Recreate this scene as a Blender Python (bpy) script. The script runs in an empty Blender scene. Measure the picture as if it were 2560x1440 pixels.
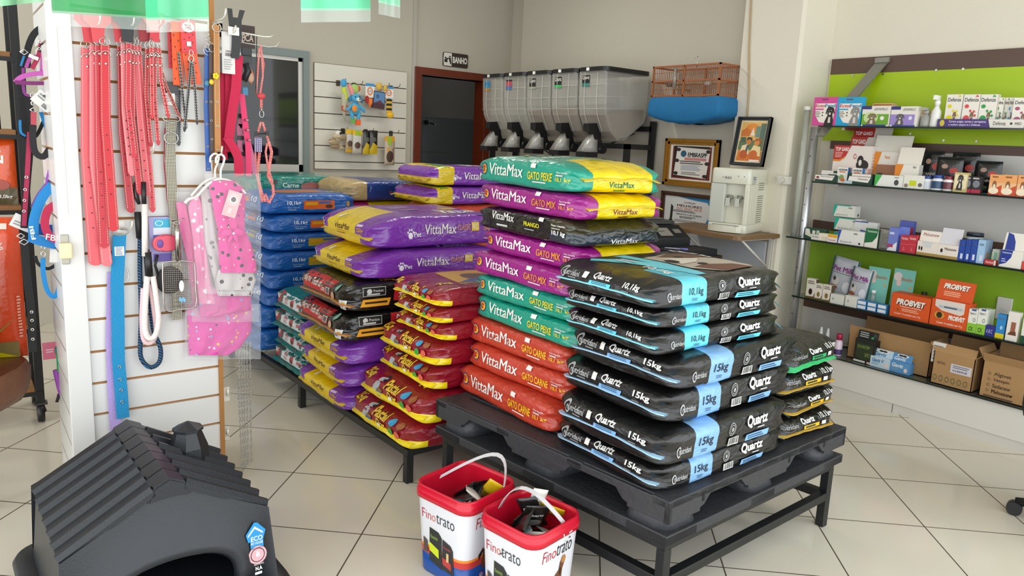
import bpy, bmesh, math, random
from mathutils import Vector, Matrix, noise
from mathutils.bvhtree import BVHTree
R_ = random.Random(7)
D2R = math.pi/180
# ------------------------------------------------------------------ camera
FX, CX, CY = 1841.77, 1313.27, 687.82
AX_R = Vector((0.789383, -0.612026, 0.047952)); AX_U = Vector((0.071338, 0.169030, 0.983026)); AX_F = Vector((0.609742, 0.772563, -0.177090))
EYE = Vector((0.0, 0.0, 1.489))
scn = bpy.context.scene
cam = bpy.data.cameras.new('camera'); camo = bpy.data.objects.new('camera', cam); scn.collection.objects.link(camo)
cam.sensor_fit = 'HORIZONTAL'; cam.sensor_width = 36.0; cam.lens = FX/2560*36
cam.shift_x = (1280-CX)/2560; cam.shift_y = (CY-720)/2560
cam.clip_start = 0.02; cam.clip_end = 60
m3 = Matrix((AX_R, AX_U, -AX_F)).transposed()
camo.matrix_world = Matrix.Translation(EYE) @ m3.to_4x4()
scn.camera = camo
# ------------------------------------------------------------------ world and exposure
w = bpy.data.worlds.new('daylight'); scn.world = w; w.use_nodes = True
bg = w.node_tree.nodes['Background']; bg.inputs[0].default_value = (0.93, 0.97, 1.0, 1); bg.inputs[1].default_value = 3.0
scn.view_settings.view_transform = 'Standard'; scn.view_settings.look = 'None'
scn.view_settings.gamma = 1; scn.view_settings.use_curve_mapping = False
scn.view_settings.exposure = 0.0
try:
    scn.cycles.use_denoising = True; scn.cycles.max_bounces = 8; scn.cycles.diffuse_bounces = 5
    scn.cycles.glossy_bounces = 3; scn.cycles.transmission_bounces = 6; scn.cycles.transparent_max_bounces = 12
    scn.cycles.caustics_reflective = False; scn.cycles.caustics_refractive = False; scn.cycles.sample_clamp_indirect = 6
except Exception: pass
def area(name, loc, rot, sx, sy, power, col=(1, 1, 1), portal=False):
    l = bpy.data.lights.new(name, 'AREA'); l.shape = 'RECTANGLE'; l.size = sx; l.size_y = sy; l.energy = power; l.color = col
    o = bpy.data.objects.new(name, l); scn.collection.objects.link(o); o.location = loc; o.rotation_euler = rot
    if portal:
        try: l.cycles.is_portal = True
        except Exception: pass
    return o
# the shop front behind the camera is open: daylight comes in through it
XL, XW, XA, XC, YB, YF, ZC = -3.2, 4.72, 4.5, 4.42, 6.30, -0.9, 3.1
area('shop_front_portal', ((XL+XW)/2, YF-0.02, 1.5), (math.pi/2, 0, 0), XW-XL, 3.0, 1.0, portal=True)
area('side_opening_portal', (XL-0.02, 2.3, 1.5), (0, -math.pi/2, 0), 2.9, 6.2, 1.0, portal=True)  # unseen left side kept open, widened to let more daylight in
# two added lamps, out of view above, that brighten the back walls
for lx, ly, pw_ in ((0.6, 4.9, 8), (2.9, 4.6, 20)): area('added_ceiling_light', (lx, ly, 3.02), (0, 0, 0), 1.2, .12, pw_, (1, .97, .9))
sun = bpy.data.lights.new('sun', 'SUN'); sun.energy = 0.0; sun.angle = 0.02; sun.color = (1, 0.96, 0.9)
suno = bpy.data.objects.new('sun', sun); scn.collection.objects.link(suno); suno.rotation_euler = (math.radians(28), 0, math.radians(20))

def ray(x, y): return AX_F*FX + AX_R*(x-CX) + AX_U*(CY-y)
def atX(x, y, X): d = ray(x, y); return EYE + d*(X/d.x)
def atY(x, y, Y): d = ray(x, y); return EYE + d*(Y/d.y)
def atZ(x, y, z): d = ray(x, y); return EYE + d*((z-EYE.z)/d.z)
# ------------------------------------------------------------------ materials
def lin(h):
    h = h.lstrip('#'); c = [int(h[i:i+2], 16)/255 for i in (0, 2, 4)]
    return tuple(x/12.92 if x <= .04045 else ((x+.055)/1.055)**2.4 for x in c) + (1,)
MC = {}
def nodes(m): return m.node_tree.nodes, m.node_tree.links
def mat(h, rough=.5, metal=0, spec=.5, bump=0, bscale=30, var=0, trans=0, alpha=1, coat=0, sheen=0, emit=0, name=None):
    key = (h, rough, metal, spec, bump, bscale, var, trans, alpha, coat, sheen, emit)
    if key in MC: return MC[key]
    m = bpy.data.materials.new(name or ('paint_'+h)); m.use_nodes = True
    N, L = nodes(m); b = N['Principled BSDF']
    b.inputs['Base Color'].default_value = lin(h); b.inputs['Roughness'].default_value = rough
    b.inputs['Metallic'].default_value = metal; b.inputs['Specular IOR Level'].default_value = spec
    b.inputs['Transmission Weight'].default_value = trans; b.inputs['Alpha'].default_value = alpha
    b.inputs['Coat Weight'].default_value = coat; b.inputs['Sheen Weight'].default_value = sheen
    if emit:
        b.inputs['Emission Color'].default_value = lin(h); b.inputs['Emission Strength'].default_value = emit
    if bump or var:
        tc = N.new('ShaderNodeTexCoord'); nz = N.new('ShaderNodeTexNoise'); nz.inputs['Scale'].default_value = bscale
        nz.inputs['Detail'].default_value = 4; L.new(tc.outputs['Object'], nz.inputs['Vector'])
        if bump:
            bp = N.new('ShaderNodeBump'); bp.inputs['Strength'].default_value = bump; bp.inputs['Distance'].default_value = .01
            L.new(nz.outputs['Fac'], bp.inputs['Height']); L.new(bp.outputs['Normal'], b.inputs['Normal'])
        if var:
            mx = N.new('ShaderNodeMixRGB'); mx.blend_type = 'MULTIPLY'; mx.inputs[0].default_value = var
            mx.inputs[1].default_value = lin(h); L.new(nz.outputs['Fac'], mx.inputs[2]); L.new(mx.outputs[0], b.inputs['Base Color'])
    MC[key] = m; return m
def pr(h): return mat(h, .42, name='print_'+h)
PAPER = lambda h: mat(h, .55)
BLK = mat('17181a', .45, bump=.08, name='black_painted_steel')
CHROME = mat('c9c9c6', .22, 1, name='chrome')
STEEL = mat('c4c5c6', .34, .75, name='steel_tube')
def bagmat(base, boxes, rough=.3, soft=None, wr=.55, name='plastic_film'):
    """glossy film; boxes = (x0,x1,y0,y1,z0,z1,hex) printed areas in the bag's own coordinates"""
    m = bpy.data.materials.new(name); m.use_nodes = True; N, L = nodes(m); b = N['Principled BSDF']
    b.inputs['Roughness'].default_value = rough; b.inputs['Specular IOR Level'].default_value = .55
    b.inputs['Coat Weight'].default_value = .25; b.inputs['Coat Roughness'].default_value = .18
    tc = N.new('ShaderNodeTexCoord'); sp = N.new('ShaderNodeSeparateXYZ'); L.new(tc.outputs['Object'], sp.inputs[0])
    wob = N.new('ShaderNodeTexNoise'); wob.inputs['Scale'].default_value = 9; L.new(tc.outputs['Object'], wob.inputs['Vector'])
    col = None
    def cmp(op, axis, v):
        n = N.new('ShaderNodeMath'); n.operation = op; L.new(sp.outputs[axis], n.inputs[0]); n.inputs[1].default_value = v; return n.outputs[0]
    def mul(a, c):
        n = N.new('ShaderNodeMath'); n.operation = 'MULTIPLY'; L.new(a, n.inputs[0]); L.new(c, n.inputs[1]); return n.outputs[0]
    prev = None
    for bx in boxes:
        acc = None
        for k in range(3):
            lo, hi = bx[2*k], bx[2*k+1]
            for op, v in (('GREATER_THAN', lo), ('LESS_THAN', hi)):
                if v is None: continue
                o = cmp(op, k, v); acc = o if acc is None else mul(acc, o)
        mx = N.new('ShaderNodeMixRGB')
        if prev is None: mx.inputs[1].default_value = lin(base)
        else: L.new(prev, mx.inputs[1])
        mx.inputs[2].default_value = lin(bx[6]); L.new(acc, mx.inputs[0]); prev = mx.outputs[0]
    if prev is None: b.inputs['Base Color'].default_value = lin(base)
    else: L.new(prev, b.inputs['Base Color'])
    mp = N.new('ShaderNodeMapping'); mp.inputs['Scale'].default_value = (1, 1, 2.2); L.new(tc.outputs['Object'], mp.inputs[0])
    nz = N.new('ShaderNodeTexNoise'); nz.inputs['Scale'].default_value = 9; nz.inputs['Detail'].default_value = 2.5
    nz.inputs['Distortion'].default_value = 1.2; L.new(mp.outputs[0], nz.inputs['Vector'])
    bp = N.new('ShaderNodeBump'); bp.inputs['Strength'].default_value = wr; bp.inputs['Distance'].default_value = .014
    n2 = N.new('ShaderNodeTexNoise'); n2.inputs['Scale'].default_value = 12; n2.inputs['Detail'].default_value = 1; n2.inputs['Distortion'].default_value = .9; L.new(mp.outputs[0], n2.inputs['Vector'])
    rd = N.new('ShaderNodeMath'); rd.operation = 'SUBTRACT'; L.new(n2.outputs['Fac'], rd.inputs[0]); rd.inputs[1].default_value = .5
    ra = N.new('ShaderNodeMath'); ra.operation = 'ABSOLUTE'; L.new(rd.outputs[0], ra.inputs[0])
    sm = N.new('ShaderNodeMath'); sm.operation = 'SUBTRACT'; L.new(nz.outputs['Fac'], sm.inputs[0]); L.new(ra.outputs[0], sm.inputs[1])
    L.new(sm.outputs[0], bp.inputs['Height']); L.new(bp.outputs['Normal'], b.inputs['Normal']); L.new(bp.outputs['Normal'], b.inputs['Coat Normal'])
    return m
# ------------------------------------------------------------------ text and flat shapes
TC = {}
def text2d(s, bold=0.0, shear=0.0):
    k = (s, bold, shear)
    if k in TC: return TC[k]
    cu = bpy.data.curves.new('t', 'FONT'); cu.body = s; cu.size = 1; multi = bold > 0 and 'M' in s; cu.offset = 0 if multi else bold; cu.shear = shear
    cu.resolution_u = 3; cu.fill_mode = 'FRONT'
    o = bpy.data.objects.new('t', cu); scn.collection.objects.link(o)
    dg = bpy.context.evaluated_depsgraph_get(); dg.update()
    me = bpy.data.meshes.new_from_object(o.evaluated_get(dg))
    vs = [(v.co.x, v.co.y) for v in me.vertices]; fs = [tuple(p.vertices) for p in me.polygons]
    bpy.data.objects.remove(o); bpy.data.curves.remove(cu); bpy.data.meshes.remove(me)
    if multi:
        n = len(vs); vs = [(x+d, y) for d in (-bold, 0, bold) for x, y in vs]; fs = [tuple(i+k*n for i in f) for k in range(3) for f in fs]
    if vs:
        x0 = min(v[0] for v in vs); x1 = max(v[0] for v in vs); y0 = min(v[1] for v in vs); y1 = max(v[1] for v in vs)
        vs = [((x-x0)/max(x1-x0, 1e-6), (y-y0)/max(y1-y0, 1e-6)) for x, y in vs]
        # make faces counter-clockwise
        f2 = []
        for f in fs:
            a = sum(vs[f[i]][0]*vs[f[(i+1) % len(f)]][1]-vs[f[(i+1) % len(f)]][0]*vs[f[i]][1] for i in range(len(f)))
            f2.append(f if a > 0 else f[::-1])
        fs = f2
    TC[k] = (vs, fs); return TC[k]
def shape2d(it):
    """flat print item -> (verts, faces, hex)
    ('t',text,x0,y0,x1,y1,hex[,bold,shear]) ('r',x0,y0,x1,y1,hex) ('e',cx,cy,rx,ry,hex) ('p',pts,hex) ('o',cx,cy,rx,ry,th,hex) ring ('l',x0,y0,x1,y1,n,hex) lines of tiny print ('b',...,hex) barcode"""
    k = it[0]
    if k == 't':
        vs, fs = text2d(it[1], it[7] if len(it) > 7 else .012, it[8] if len(it) > 8 else 0.0)
        x0, y0, x1, y1 = it[2:6]
        return [(x0+x*(x1-x0), y0+y*(y1-y0)) for x, y in vs], fs, it[6]
    if k == 'r':
        x0, y0, x1, y1 = it[1:5]; return [(x0, y0), (x1, y0), (x1, y1), (x0, y1)], [(0, 1, 2, 3)], it[5]
    if k == 'e':
        n = 18; return [(it[1]+it[3]*math.cos(6.2832*i/n), it[2]+it[4]*math.sin(6.2832*i/n)) for i in range(n)], [tuple(range(n))], it[5]
    if k == 'o':
        n = 20; vs = []
        for s in (1, 1-it[5]): vs += [(it[1]+s*it[3]*math.cos(6.2832*i/n), it[2]+s*it[4]*math.sin(6.2832*i/n)) for i in range(n)]
        return vs, [(i, (i+1) % n, n+(i+1) % n, n+i) for i in range(n)], it[6]
    if k == 'p': return list(it[1]), [tuple(range(len(it[1])))], it[2]
    if k == 'l':
        x0, y0, x1, y1, n = it[1:6]; vs = []; fs = []; h = (y1-y0)/(2*n-1) if n > 0 else 0; rr = random.Random(int(x0*977+y0*131+n))
        for i in range(n):
            a = y0+2*i*h; xe = x0+(x1-x0)*(.7+.3*rr.random()); q = len(vs); vs += [(x0, a), (xe, a), (xe, a+h), (x0, a+h)]; fs.append((q, q+1, q+2, q+3))
        return vs, fs, it[6]
    if k == 'b':
        x0, y0, x1, y1 = it[1:5]; vs = []; fs = []; x = x0; rr = random.Random(3); wd = (x1-x0)
        while x < x1:
            a = wd*(.02+.05*rr.random()); q = len(vs); vs += [(x, y0), (min(x+a, x1), y0), (min(x+a, x1), y1), (x, y1)]; fs.append((q, q+1, q+2, q+3)); x += a+wd*(.02+.04*rr.random())
        return vs, fs, it[5]
# ------------------------------------------------------------------ mesh builder
class MB:
    def __init__(s): s.v = []; s.f = []; s.m = []; s.sm = []; s.ms = []
    def mi(s, m):
        if m not in s.ms: s.ms.append(m)
        return s.ms.index(m)
    def add(s, vs, fs, m, smooth=False):
        b = len(s.v); s.v += [tuple(v) for v in vs]; k = s.mi(m)
        for f in fs: s.f.append(tuple(b+i for i in f)); s.m.append(k); s.sm.append(smooth)
        return s
    def box(s, x0, y0, z0, x1, y1, z1, m, M=None):
        vs = [Vector(p) for p in ((x0,y0,z0),(x1,y0,z0),(x1,y1,z0),(x0,y1,z0),(x0,y0,z1),(x1,y0,z1),(x1,y1,z1),(x0,y1,z1))]
        if M is not None: vs = [M@v for v in vs]
        return s.add(vs, [(0,3,2,1),(4,5,6,7),(0,1,5,4),(1,2,6,5),(2,3,7,6),(3,0,4,7)], m)
    def prism(s, pts, z0, z1, m, M=None, smooth=False):
        n = len(pts); a = sum(pts[i][0]*pts[(i+1) % n][1]-pts[(i+1) % n][0]*pts[i][1] for i in range(n))
        if a < 0: pts = pts[::-1]
        vs = [Vector((x, y, z0)) for x, y in pts]+[Vector((x, y, z1)) for x, y in pts]
        if M is not None: vs = [M@v for v in vs]
        b = len(s.v); s.add(vs, [tuple(range(n))[::-1], tuple(range(n, 2*n))], m)
        k = s.mi(m)
        for i in range(n): s.f.append((b+i, b+(i+1) % n, b+n+(i+1) % n, b+n+i)); s.m.append(k); s.sm.append(smooth)
        return s
    def loft(s, rings, m, cap=True, smooth=True, closed=True):
        n = len(rings[0]); b = len(s.v); s.v += [tuple(p) for r in rings for p in r]; k = s.mi(m)
        for j in range(len(rings)-1):
            for i in range(n if closed else n-1):
                s.f.append((b+j*n+i, b+j*n+(i+1) % n, b+(j+1)*n+(i+1) % n, b+(j+1)*n+i)); s.m.append(k); s.sm.append(smooth)
        if cap:
            s.f.append(tuple(b+i for i in range(n))[::-1]); s.m.append(k); s.sm.append(False)
            q = b+(len(rings)-1)*n; s.f.append(tuple(q+i for i in range(n))); s.m.append(k); s.sm.append(False)
        return s
    def tube(s, pts, r, m, n=8, closed=False, cap=True):
        pts = [Vector(p) for p in pts]; rings = []; up = None; K = len(pts)
        for i, p in enumerate(pts):
            if closed: t = pts[(i+1) % K]-pts[i-1]
            else: t = pts[min(i+1, K-1)]-pts[max(i-1, 0)]
            t.normalize() if t.length > 0 else None
            if up is None: up = t.orthogonal().normalized()
            up = (up-t*up.dot(t))
            up = up.normalized() if up.length > 1e-6 else t.orthogonal().normalized()
            s2 = t.cross(up); rr = r[i] if isinstance(r, (list, tuple)) else r
            rings.append([p+(up*math.cos(6.28318*k/n)+s2*math.sin(6.28318*k/n))*rr for k in range(n)])
        if closed: rings.append(rings[0])
        return s.loft(rings, m, cap=cap and not closed)
    def cyl(s, p0, p1, r, m, n=16, r1=None): return s.tube([p0, p1], [r, r if r1 is None else r1], m, n)
    def lathe(s, prof, m, c=(0, 0, 0), n=20, cap=True):
        return s.loft([[(c[0]+r*math.cos(6.28318*k/n), c[1]+r*math.sin(6.28318*k/n), c[2]+z) for k in range(n)] for r, z in prof], m, cap)
    def ribbon(s, pts, wid, th, m, edge=None, closed=False):
        """flat strap along pts; wid = width vector (or list); thickness th"""
        pts = [Vector(p) for p in pts]; K = len(pts); rings = []
        for i, p in enumerate(pts):
            t = pts[min(i+1, K-1)]-pts[max(i-1, 0)]; t = t.normalized() if t.length > 0 else Vector((0, 0, -1))
            wv = Vector(wid[i]) if isinstance(wid, list) else Vector(wid)
            nrm = wv.cross(t); nrm = nrm.normalized() if nrm.length > 1e-6 else Vector((0, 1, 0))
            a, b2 = p-wv*.5, p+wv*.5
            rings.append([a-nrm*th/2, b2-nrm*th/2, b2+nrm*th/2, a+nrm*th/2])
        s.loft(rings, m, smooth=False)
        if edge is not None:
            for i in range(K-3 if K > 6 else K-1):
                p, q = pts[i], pts[i+1]; t = q-p; ln = t.length
                if ln < 1e-5: continue
                t.normalize(); wa = Vector(wid[i]) if isinstance(wid, list) else Vector(wid); wb = Vector(wid[i+1]) if isinstance(wid, list) else Vector(wid)
                nrm = wa.cross(t).normalized(); nrm = -nrm if nrm.y > 0 else nrm; o = nrm*(th/2+.0005); nd = max(1, int(ln/.008))
                for side in (-.36, .36):
                    for k in range(nd):
                        f0, f1 = k/nd, (k+.66)/nd; a = p.lerp(q, f0)+wa.lerp(wb, f0)*side+o; b = p.lerp(q, f1)+wa.lerp(wb, f1)*side+o; h = wa.normalized()*.0007
                        s.add([a-h, b-h, b+h, a+h], [(0, 1, 2, 3)], edge)
        return s
    def torus(s, c, u, v, ru, rv, r, m, n=20, k=6, a0=0, a1=6.28318):
        c, u, v = Vector(c), Vector(u), Vector(v); full = a1-a0 > 6.2
        N_ = n if full else n+1
        return s.tube([c+u*ru*math.cos(a0+(a1-a0)*i/n)+v*rv*math.sin(a0+(a1-a0)*i/n) for i in range(N_)], r, m, k, closed=full)
    def ball(s, c, rx, ry, rz, m, n=14, k=9, M=None):
        rings = []
        for j in range(k+1):
            a = math.pi*(j/k)-math.pi/2; cr = max(math.cos(a), 1e-3)
            ring = [Vector((rx*cr*math.cos(6.28318*i/n), ry*cr*math.sin(6.28318*i/n), rz*math.sin(a))) for i in range(n)]
            if M is not None: ring = [M@p for p in ring]
            rings.append([p+Vector(c) for p in ring])
        return s.loft(rings, m)
    def decals(s, O, U, V, items, off=.0006):
        """flat print on a flat face; O lower-left corner, U,V full edge vectors"""
        O, U, V = Vector(O), Vector(U), Vector(V); n = U.cross(V).normalized(); k = 0
        for it in items:
            vs, fs, h = shape2d(it); k += 1
            s.add([O+U*x+V*y+n*(off+.00022*k) for x, y in vs], fs, pr(h))
        return s
    def build(s, name, parent=None, loc=None, rz=0, bevel=0, label=None, cat=None, group=None, kind=None):
        me = bpy.data.meshes.new(name); me.from_pydata(s.v, [], s.f); me.update()
        for m in s.ms: me.materials.append(m)
        me.polygons.foreach_set('material_index', s.m); me.polygons.foreach_set('use_smooth', s.sm); me.update()
        o = bpy.data.objects.new(name, me); scn.collection.objects.link(o)
        if parent: o.parent = parent
        if loc is not None: o.location = loc
        o.rotation_euler = (0, 0, rz)
        if bevel:
            b = o.modifiers.new('edge', 'BEVEL'); b.width = bevel; b.segments = 2; b.limit_method = 'ANGLE'; b.angle_limit = .9
        tag(o, label, cat, group, kind); return o
def tag(o, label=None, cat=None, group=None, kind=None):
    if label: o['label'] = label
    if cat: o['category'] = cat
    if group: o['group'] = group
    if kind: o['kind'] = kind
    return o
def thing(name, label, cat, loc=(0, 0, 0), rz=0, group=None):
    o = bpy.data.objects.new(name, None); scn.collection.objects.link(o); o.location = loc; o.rotation_euler = (0, 0, rz)
    o.empty_display_size = .1
    return tag(o, label, cat, group)
def copy_tree(o, parent=None):
    c = o.copy(); scn.collection.objects.link(c)
    if parent is not None: c.parent = parent
    for ch in [x for x in scn.collection.objects if x.parent == o]: copy_tree(ch, c)
    return c
def S(o): o['kind'] = 'structure'; return o
def RX(a): return Matrix.Rotation(a, 4, 'X')
def RY(a): return Matrix.Rotation(a, 4, 'Y')
def RZ(a): return Matrix.Rotation(a, 4, 'Z')
def T(x, y, z): return Matrix.Translation((x, y, z))
def rrect(w2, d2, r, n=5, cx=0, cy=0):
    out = []
    for sx, sy, a in ((1, 1, 0), (-1, 1, 90), (-1, -1, 180), (1, -1, 270)):
        for i in range(n+1):
            t = (a+90*i/n)*D2R; out.append((cx+sx*(w2-r)+r*math.cos(t), cy+sy*(d2-r)+r*math.sin(t)))
    return out
# ------------------------------------------------------------------ setting
def tile_mat(name, base, grout, size, ang, org, axes=(0, 1), gw=.012, rough=.12, var=.06):
    m = bpy.data.materials.new(name); m.use_nodes = True; N, L = nodes(m); b = N['Principled BSDF']; b.inputs['Roughness'].default_value = rough
    tc = N.new('ShaderNodeTexCoord'); mp = N.new('ShaderNodeMapping'); mp.inputs['Rotation'].default_value = (0, 0, ang)
    o = Matrix.Rotation(ang, 3, 'Z') @ Vector(org); mp.inputs['Location'].default_value = (-o.x, -o.y, -o.z if len(o) > 2 else 0)
    L.new(tc.outputs['Object'], mp.inputs[0]); sp = N.new('ShaderNodeSeparateXYZ'); L.new(mp.outputs[0], sp.inputs[0]); acc = None
    for k in axes:
        a = N.new('ShaderNodeMath'); a.operation = 'DIVIDE'; L.new(sp.outputs[k], a.inputs[0]); a.inputs[1].default_value = size
        f = N.new('ShaderNodeMath'); f.operation = 'FRACT'; L.new(a.outputs[0], f.inputs[0])
        c = N.new('ShaderNodeMath'); c.operation = 'SUBTRACT'; L.new(f.outputs[0], c.inputs[0]); c.inputs[1].default_value = .5
        d = N.new('ShaderNodeMath'); d.operation = 'ABSOLUTE'; L.new(c.outputs[0], d.inputs[0])
        g = N.new('ShaderNodeMath'); g.operation = 'GREATER_THAN'; L.new(d.outputs[0], g.inputs[0]); g.inputs[1].default_value = .5-gw/2
        if acc is None: acc = g.outputs[0]
        else:
            x = N.new('ShaderNodeMath'); x.operation = 'MAXIMUM'; L.new(acc, x.inputs[0]); L.new(g.outputs[0], x.inputs[1]); acc = x.outputs[0]
    nz = N.new('ShaderNodeTexNoise'); nz.inputs['Scale'].default_value = 1.7; nz.inputs['Detail'].default_value = 6; L.new(tc.outputs['Object'], nz.inputs['Vector'])
    v = N.new('ShaderNodeMixRGB'); v.blend_type = 'MULTIPLY'; v.inputs[0].default_value = var; v.inputs[1].default_value = lin(base); L.new(nz.outputs['Color'], v.inputs[2])
    mx = N.new('ShaderNodeMixRGB'); L.new(acc, mx.inputs[0]); L.new(v.outputs[0], mx.inputs[1]); mx.inputs[2].default_value = lin(grout)
    L.new(mx.outputs[0], b.inputs['Base Color'])
    r = N.new('ShaderNodeMath'); r.operation = 'MULTIPLY_ADD'; L.new(acc, r.inputs[0]); r.inputs[1].default_value = .6; r.inputs[2].default_value = rough; L.new(r.outputs[0], b.inputs['Roughness'])
    bp = N.new('ShaderNodeBump'); bp.inputs['Strength'].default_value = .4; bp.inputs['Distance'].default_value = -.002; L.new(acc, bp.inputs['Height']); L.new(bp.outputs[0], b.inputs['Normal'])
    return m
FLOOR = tile_mat('glazed_floor_tiles', 'ddd6c6', '4e4234', .45, 0.747109, (3.686, 2.468, 0), gw=.012)
GREY = mat('beb8a9', .85, bump=.05, bscale=60, var=.05, name='grey_wall_paint')
CREAM = mat('e2dccb', .8, bump=.05, bscale=60, var=.05, name='cream_wall_paint')
DARKW = mat('35322c', .85, bump=.05, bscale=60)  # grooming room walls, the unlit room's shade put into the colour
def slab(name, x0, y0, z0, x1, y1, z1, m): return S(MB().box(x0, y0, z0, x1, y1, z1, m).build(name))
slab('floor', XL, YF-.6, -.1, XW+.2, 9.2, 0, FLOOR)
slab('ceiling', XL-.2, YF, ZC, XW+.2, 9.2, ZC+.12, mat('d9d6cc', .9))
# back wall with window and door openings
DX0, DX1, DZ = 3.59, 4.33, 2.07          # door opening
w0, w1 = atY(640, 150, YB), atY(763, 430, YB)
WX0, WX1, WZ0, WZ1 = 1.42, w1.x, 1.145, 2.10
mb = MB()
mb.box(XL, YB, 0, WX0, YB+.15, ZC, GREY); mb.box(WX0, YB, 0, WX1, YB+.15, WZ0, GREY); mb.box(WX0, YB, WZ1, WX1, YB+.15, ZC, GREY)
mb.box(WX1, YB, 0, DX0, YB+.15, ZC, GREY); mb.box(DX0, YB, DZ, DX1, YB+.15, ZC, GREY); mb.box(DX1, YB, 0, XW+.2, YB+.15, ZC, GREY)
S(mb.build('wall_back'))
S(MB().box(3.50, YB-.02, 0, 3.535, YB, ZC, mat('b5b1a5', .85)).build('trim_1'))
slab('wall_left', XL-.15, 5.4, 0, XL, 9.2, ZC, GREY)
# wall behind the dispensers, the pillar and the shelving wall
S(MB().box(XA, 3.2, 0, XA+.15, 5.93, ZC, GREY).build('wall_right_rear'))
slab('wall_recess', XA+.15, 5.8, 0, XA+.3, YB, ZC, GREY)
mb = MB(); mb.prism([(XC, 2.86), (XC+.02, 2.84), (XW, 2.80), (XW, 3.36), (XC, 3.30)], 0, ZC, CREAM); S(mb.build('pillar'))
slab('wall_right', XW, YF, 0, XW+.15, 3.3, ZC, CREAM)
# painted panels of the shelving wall
P1 = mat('a6c400', .35, name='lime_laminate'); P1b = mat('8db52c', .35, name='green_laminate'); BR = mat('5a4338', .4, name='brown_laminate'); WH = mat('cfccc6', .35, name='white_laminate')
mb = MB(); Y0, Y1 = YF+.3, 2.78
for z0, z1, m, yy in ((.26, .45, WH, Y1), (.45, .545, BR, Y1-.0), (.545, 1.0, P1b, Y1), (1.0, 1.06, BR, Y1), (1.06, 1.545, WH, Y1-.06), (1.545, 1.60, BR, Y1-.06), (1.60, 2.03, P1, Y1), (2.03, 2.13, BR, Y1)):
    mb.box(XW-.018, Y0, z0, XW-.001, yy, z1, m)
for yy, z in ((2.62, 2.02), (2.42, 2.02), (2.1, 2.03), (1.95, 2.03), (2.0, 1.62), (1.82, 1.62), (2.2, 1.655)): mb.cyl((XW-.024, yy, z), (XW-.017, yy, z), .007, CHROME, 10)
S(mb.build('panel_wall_cladding'))
# plinth
mb = MB(); mb.box(4.37, Y0, .058, XW, 2.75, .235, mat('dcd9d3', .3)); mb.box(4.375, Y0, 0, XW, 2.75, .058, mat('d2cfc9', .3))
for yy in (1.93, 1.2): mb.box(4.3735, yy, .002, 4.3755, yy+.003, .056, mat('4a4540', .6))
S(mb.build('plinth'))
for lx, ly in ((0.6, 4.9), (2.9, 4.6)):  # housings made up for the two added lamps, out of view
    mb = MB(); mb.box(lx-.63, ly-.09, 3.03, lx+.63, ly+.09, ZC, mat('e8e6e0', .4)); mb.build('added_lamp_housing', label=('left' if lx < 1 else 'right')+' white ceiling lamp housing above the rear bag stacks', cat='ceiling lamp')
# window in the back wall
FRM = mat('7c8886', .5, name='grey_green_frame'); ALU = mat('c9c7c0', .35, .3); GL = mat('20262a', .04, 0, .6, trans=.75, name='window_glass')
fr = MB(); t = .07
fr.box(WX0-t, YB-.03, WZ0-t, WX1+.03, YB+.05, WZ0, FRM); fr.box(WX0-t, YB-.03, WZ1, WX1+.03, YB+.05, WZ1+.06, FRM); fr.box(WX1-.02, YB-.03, WZ0, WX1+.03, YB+.05, WZ1, FRM); fr.box(WX0-t, YB-.03, WZ0, WX0, YB+.05, WZ1, FRM)
wd = S(fr.build('window_1'))
a = MB(); a.box(WX0, YB, WZ0, WX1-.02, YB+.03, WZ0+.06, ALU); a.box(WX0, YB, WZ1-.03, WX1-.02, YB+.03, WZ1, ALU); a.box(WX1-.055, YB, WZ0, WX1-.02, YB+.03, WZ1, ALU); a.box(WX0, YB, WZ0, WX0+.03, YB+.03, WZ1, ALU)
sa = a.build('sash', wd); MB().box(WX0+.03, YB+.012, WZ0+.06, WX1-.055, YB+.018, WZ1-.03, GL).build('pane', sa)
# grooming room seen through the door, tile colour darkened to stand in for its deep shade
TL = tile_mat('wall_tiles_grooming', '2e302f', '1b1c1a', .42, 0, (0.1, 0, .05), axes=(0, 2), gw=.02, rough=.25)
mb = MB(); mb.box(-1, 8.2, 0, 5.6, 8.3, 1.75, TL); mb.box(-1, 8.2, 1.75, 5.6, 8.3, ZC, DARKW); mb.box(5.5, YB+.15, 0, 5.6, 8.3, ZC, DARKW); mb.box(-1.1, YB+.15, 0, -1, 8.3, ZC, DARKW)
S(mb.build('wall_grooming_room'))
WOOD = mat('6e2c16', .35, bump=.1, bscale=20, var=.3, name='varnished_red_wood')
d = MB(); d.box(DX0-.07, YB-.03, 0, DX0+.01, YB+.16, DZ+.07, WOOD); d.box(DX1-.01, YB-.03, 0, DX1+.07, YB+.16, DZ+.07, WOOD); d.box(DX0, YB-.03, DZ, DX1, YB+.16, DZ+.07, WOOD)
S(d.build('door_1', bevel=.006))
# counter and box inside the grooming room
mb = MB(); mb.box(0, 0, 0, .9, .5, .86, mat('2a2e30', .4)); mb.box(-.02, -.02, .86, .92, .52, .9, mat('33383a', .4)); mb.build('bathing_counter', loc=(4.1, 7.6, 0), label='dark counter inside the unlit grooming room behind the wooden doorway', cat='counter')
mb = MB(); mb.box(0, 0, 0, .06, .1, .05, mat('15171a', .4)); mb.cyl((.03, 0, .02), (.03, -.12, 0), .012, mat('2a2c2e', .4)); mb.build('shower_mixer', loc=(4.75, 8.1, 1.65), label='small dark shower mixer on the tiled wall seen through the doorway', cat='shower mixer')

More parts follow.
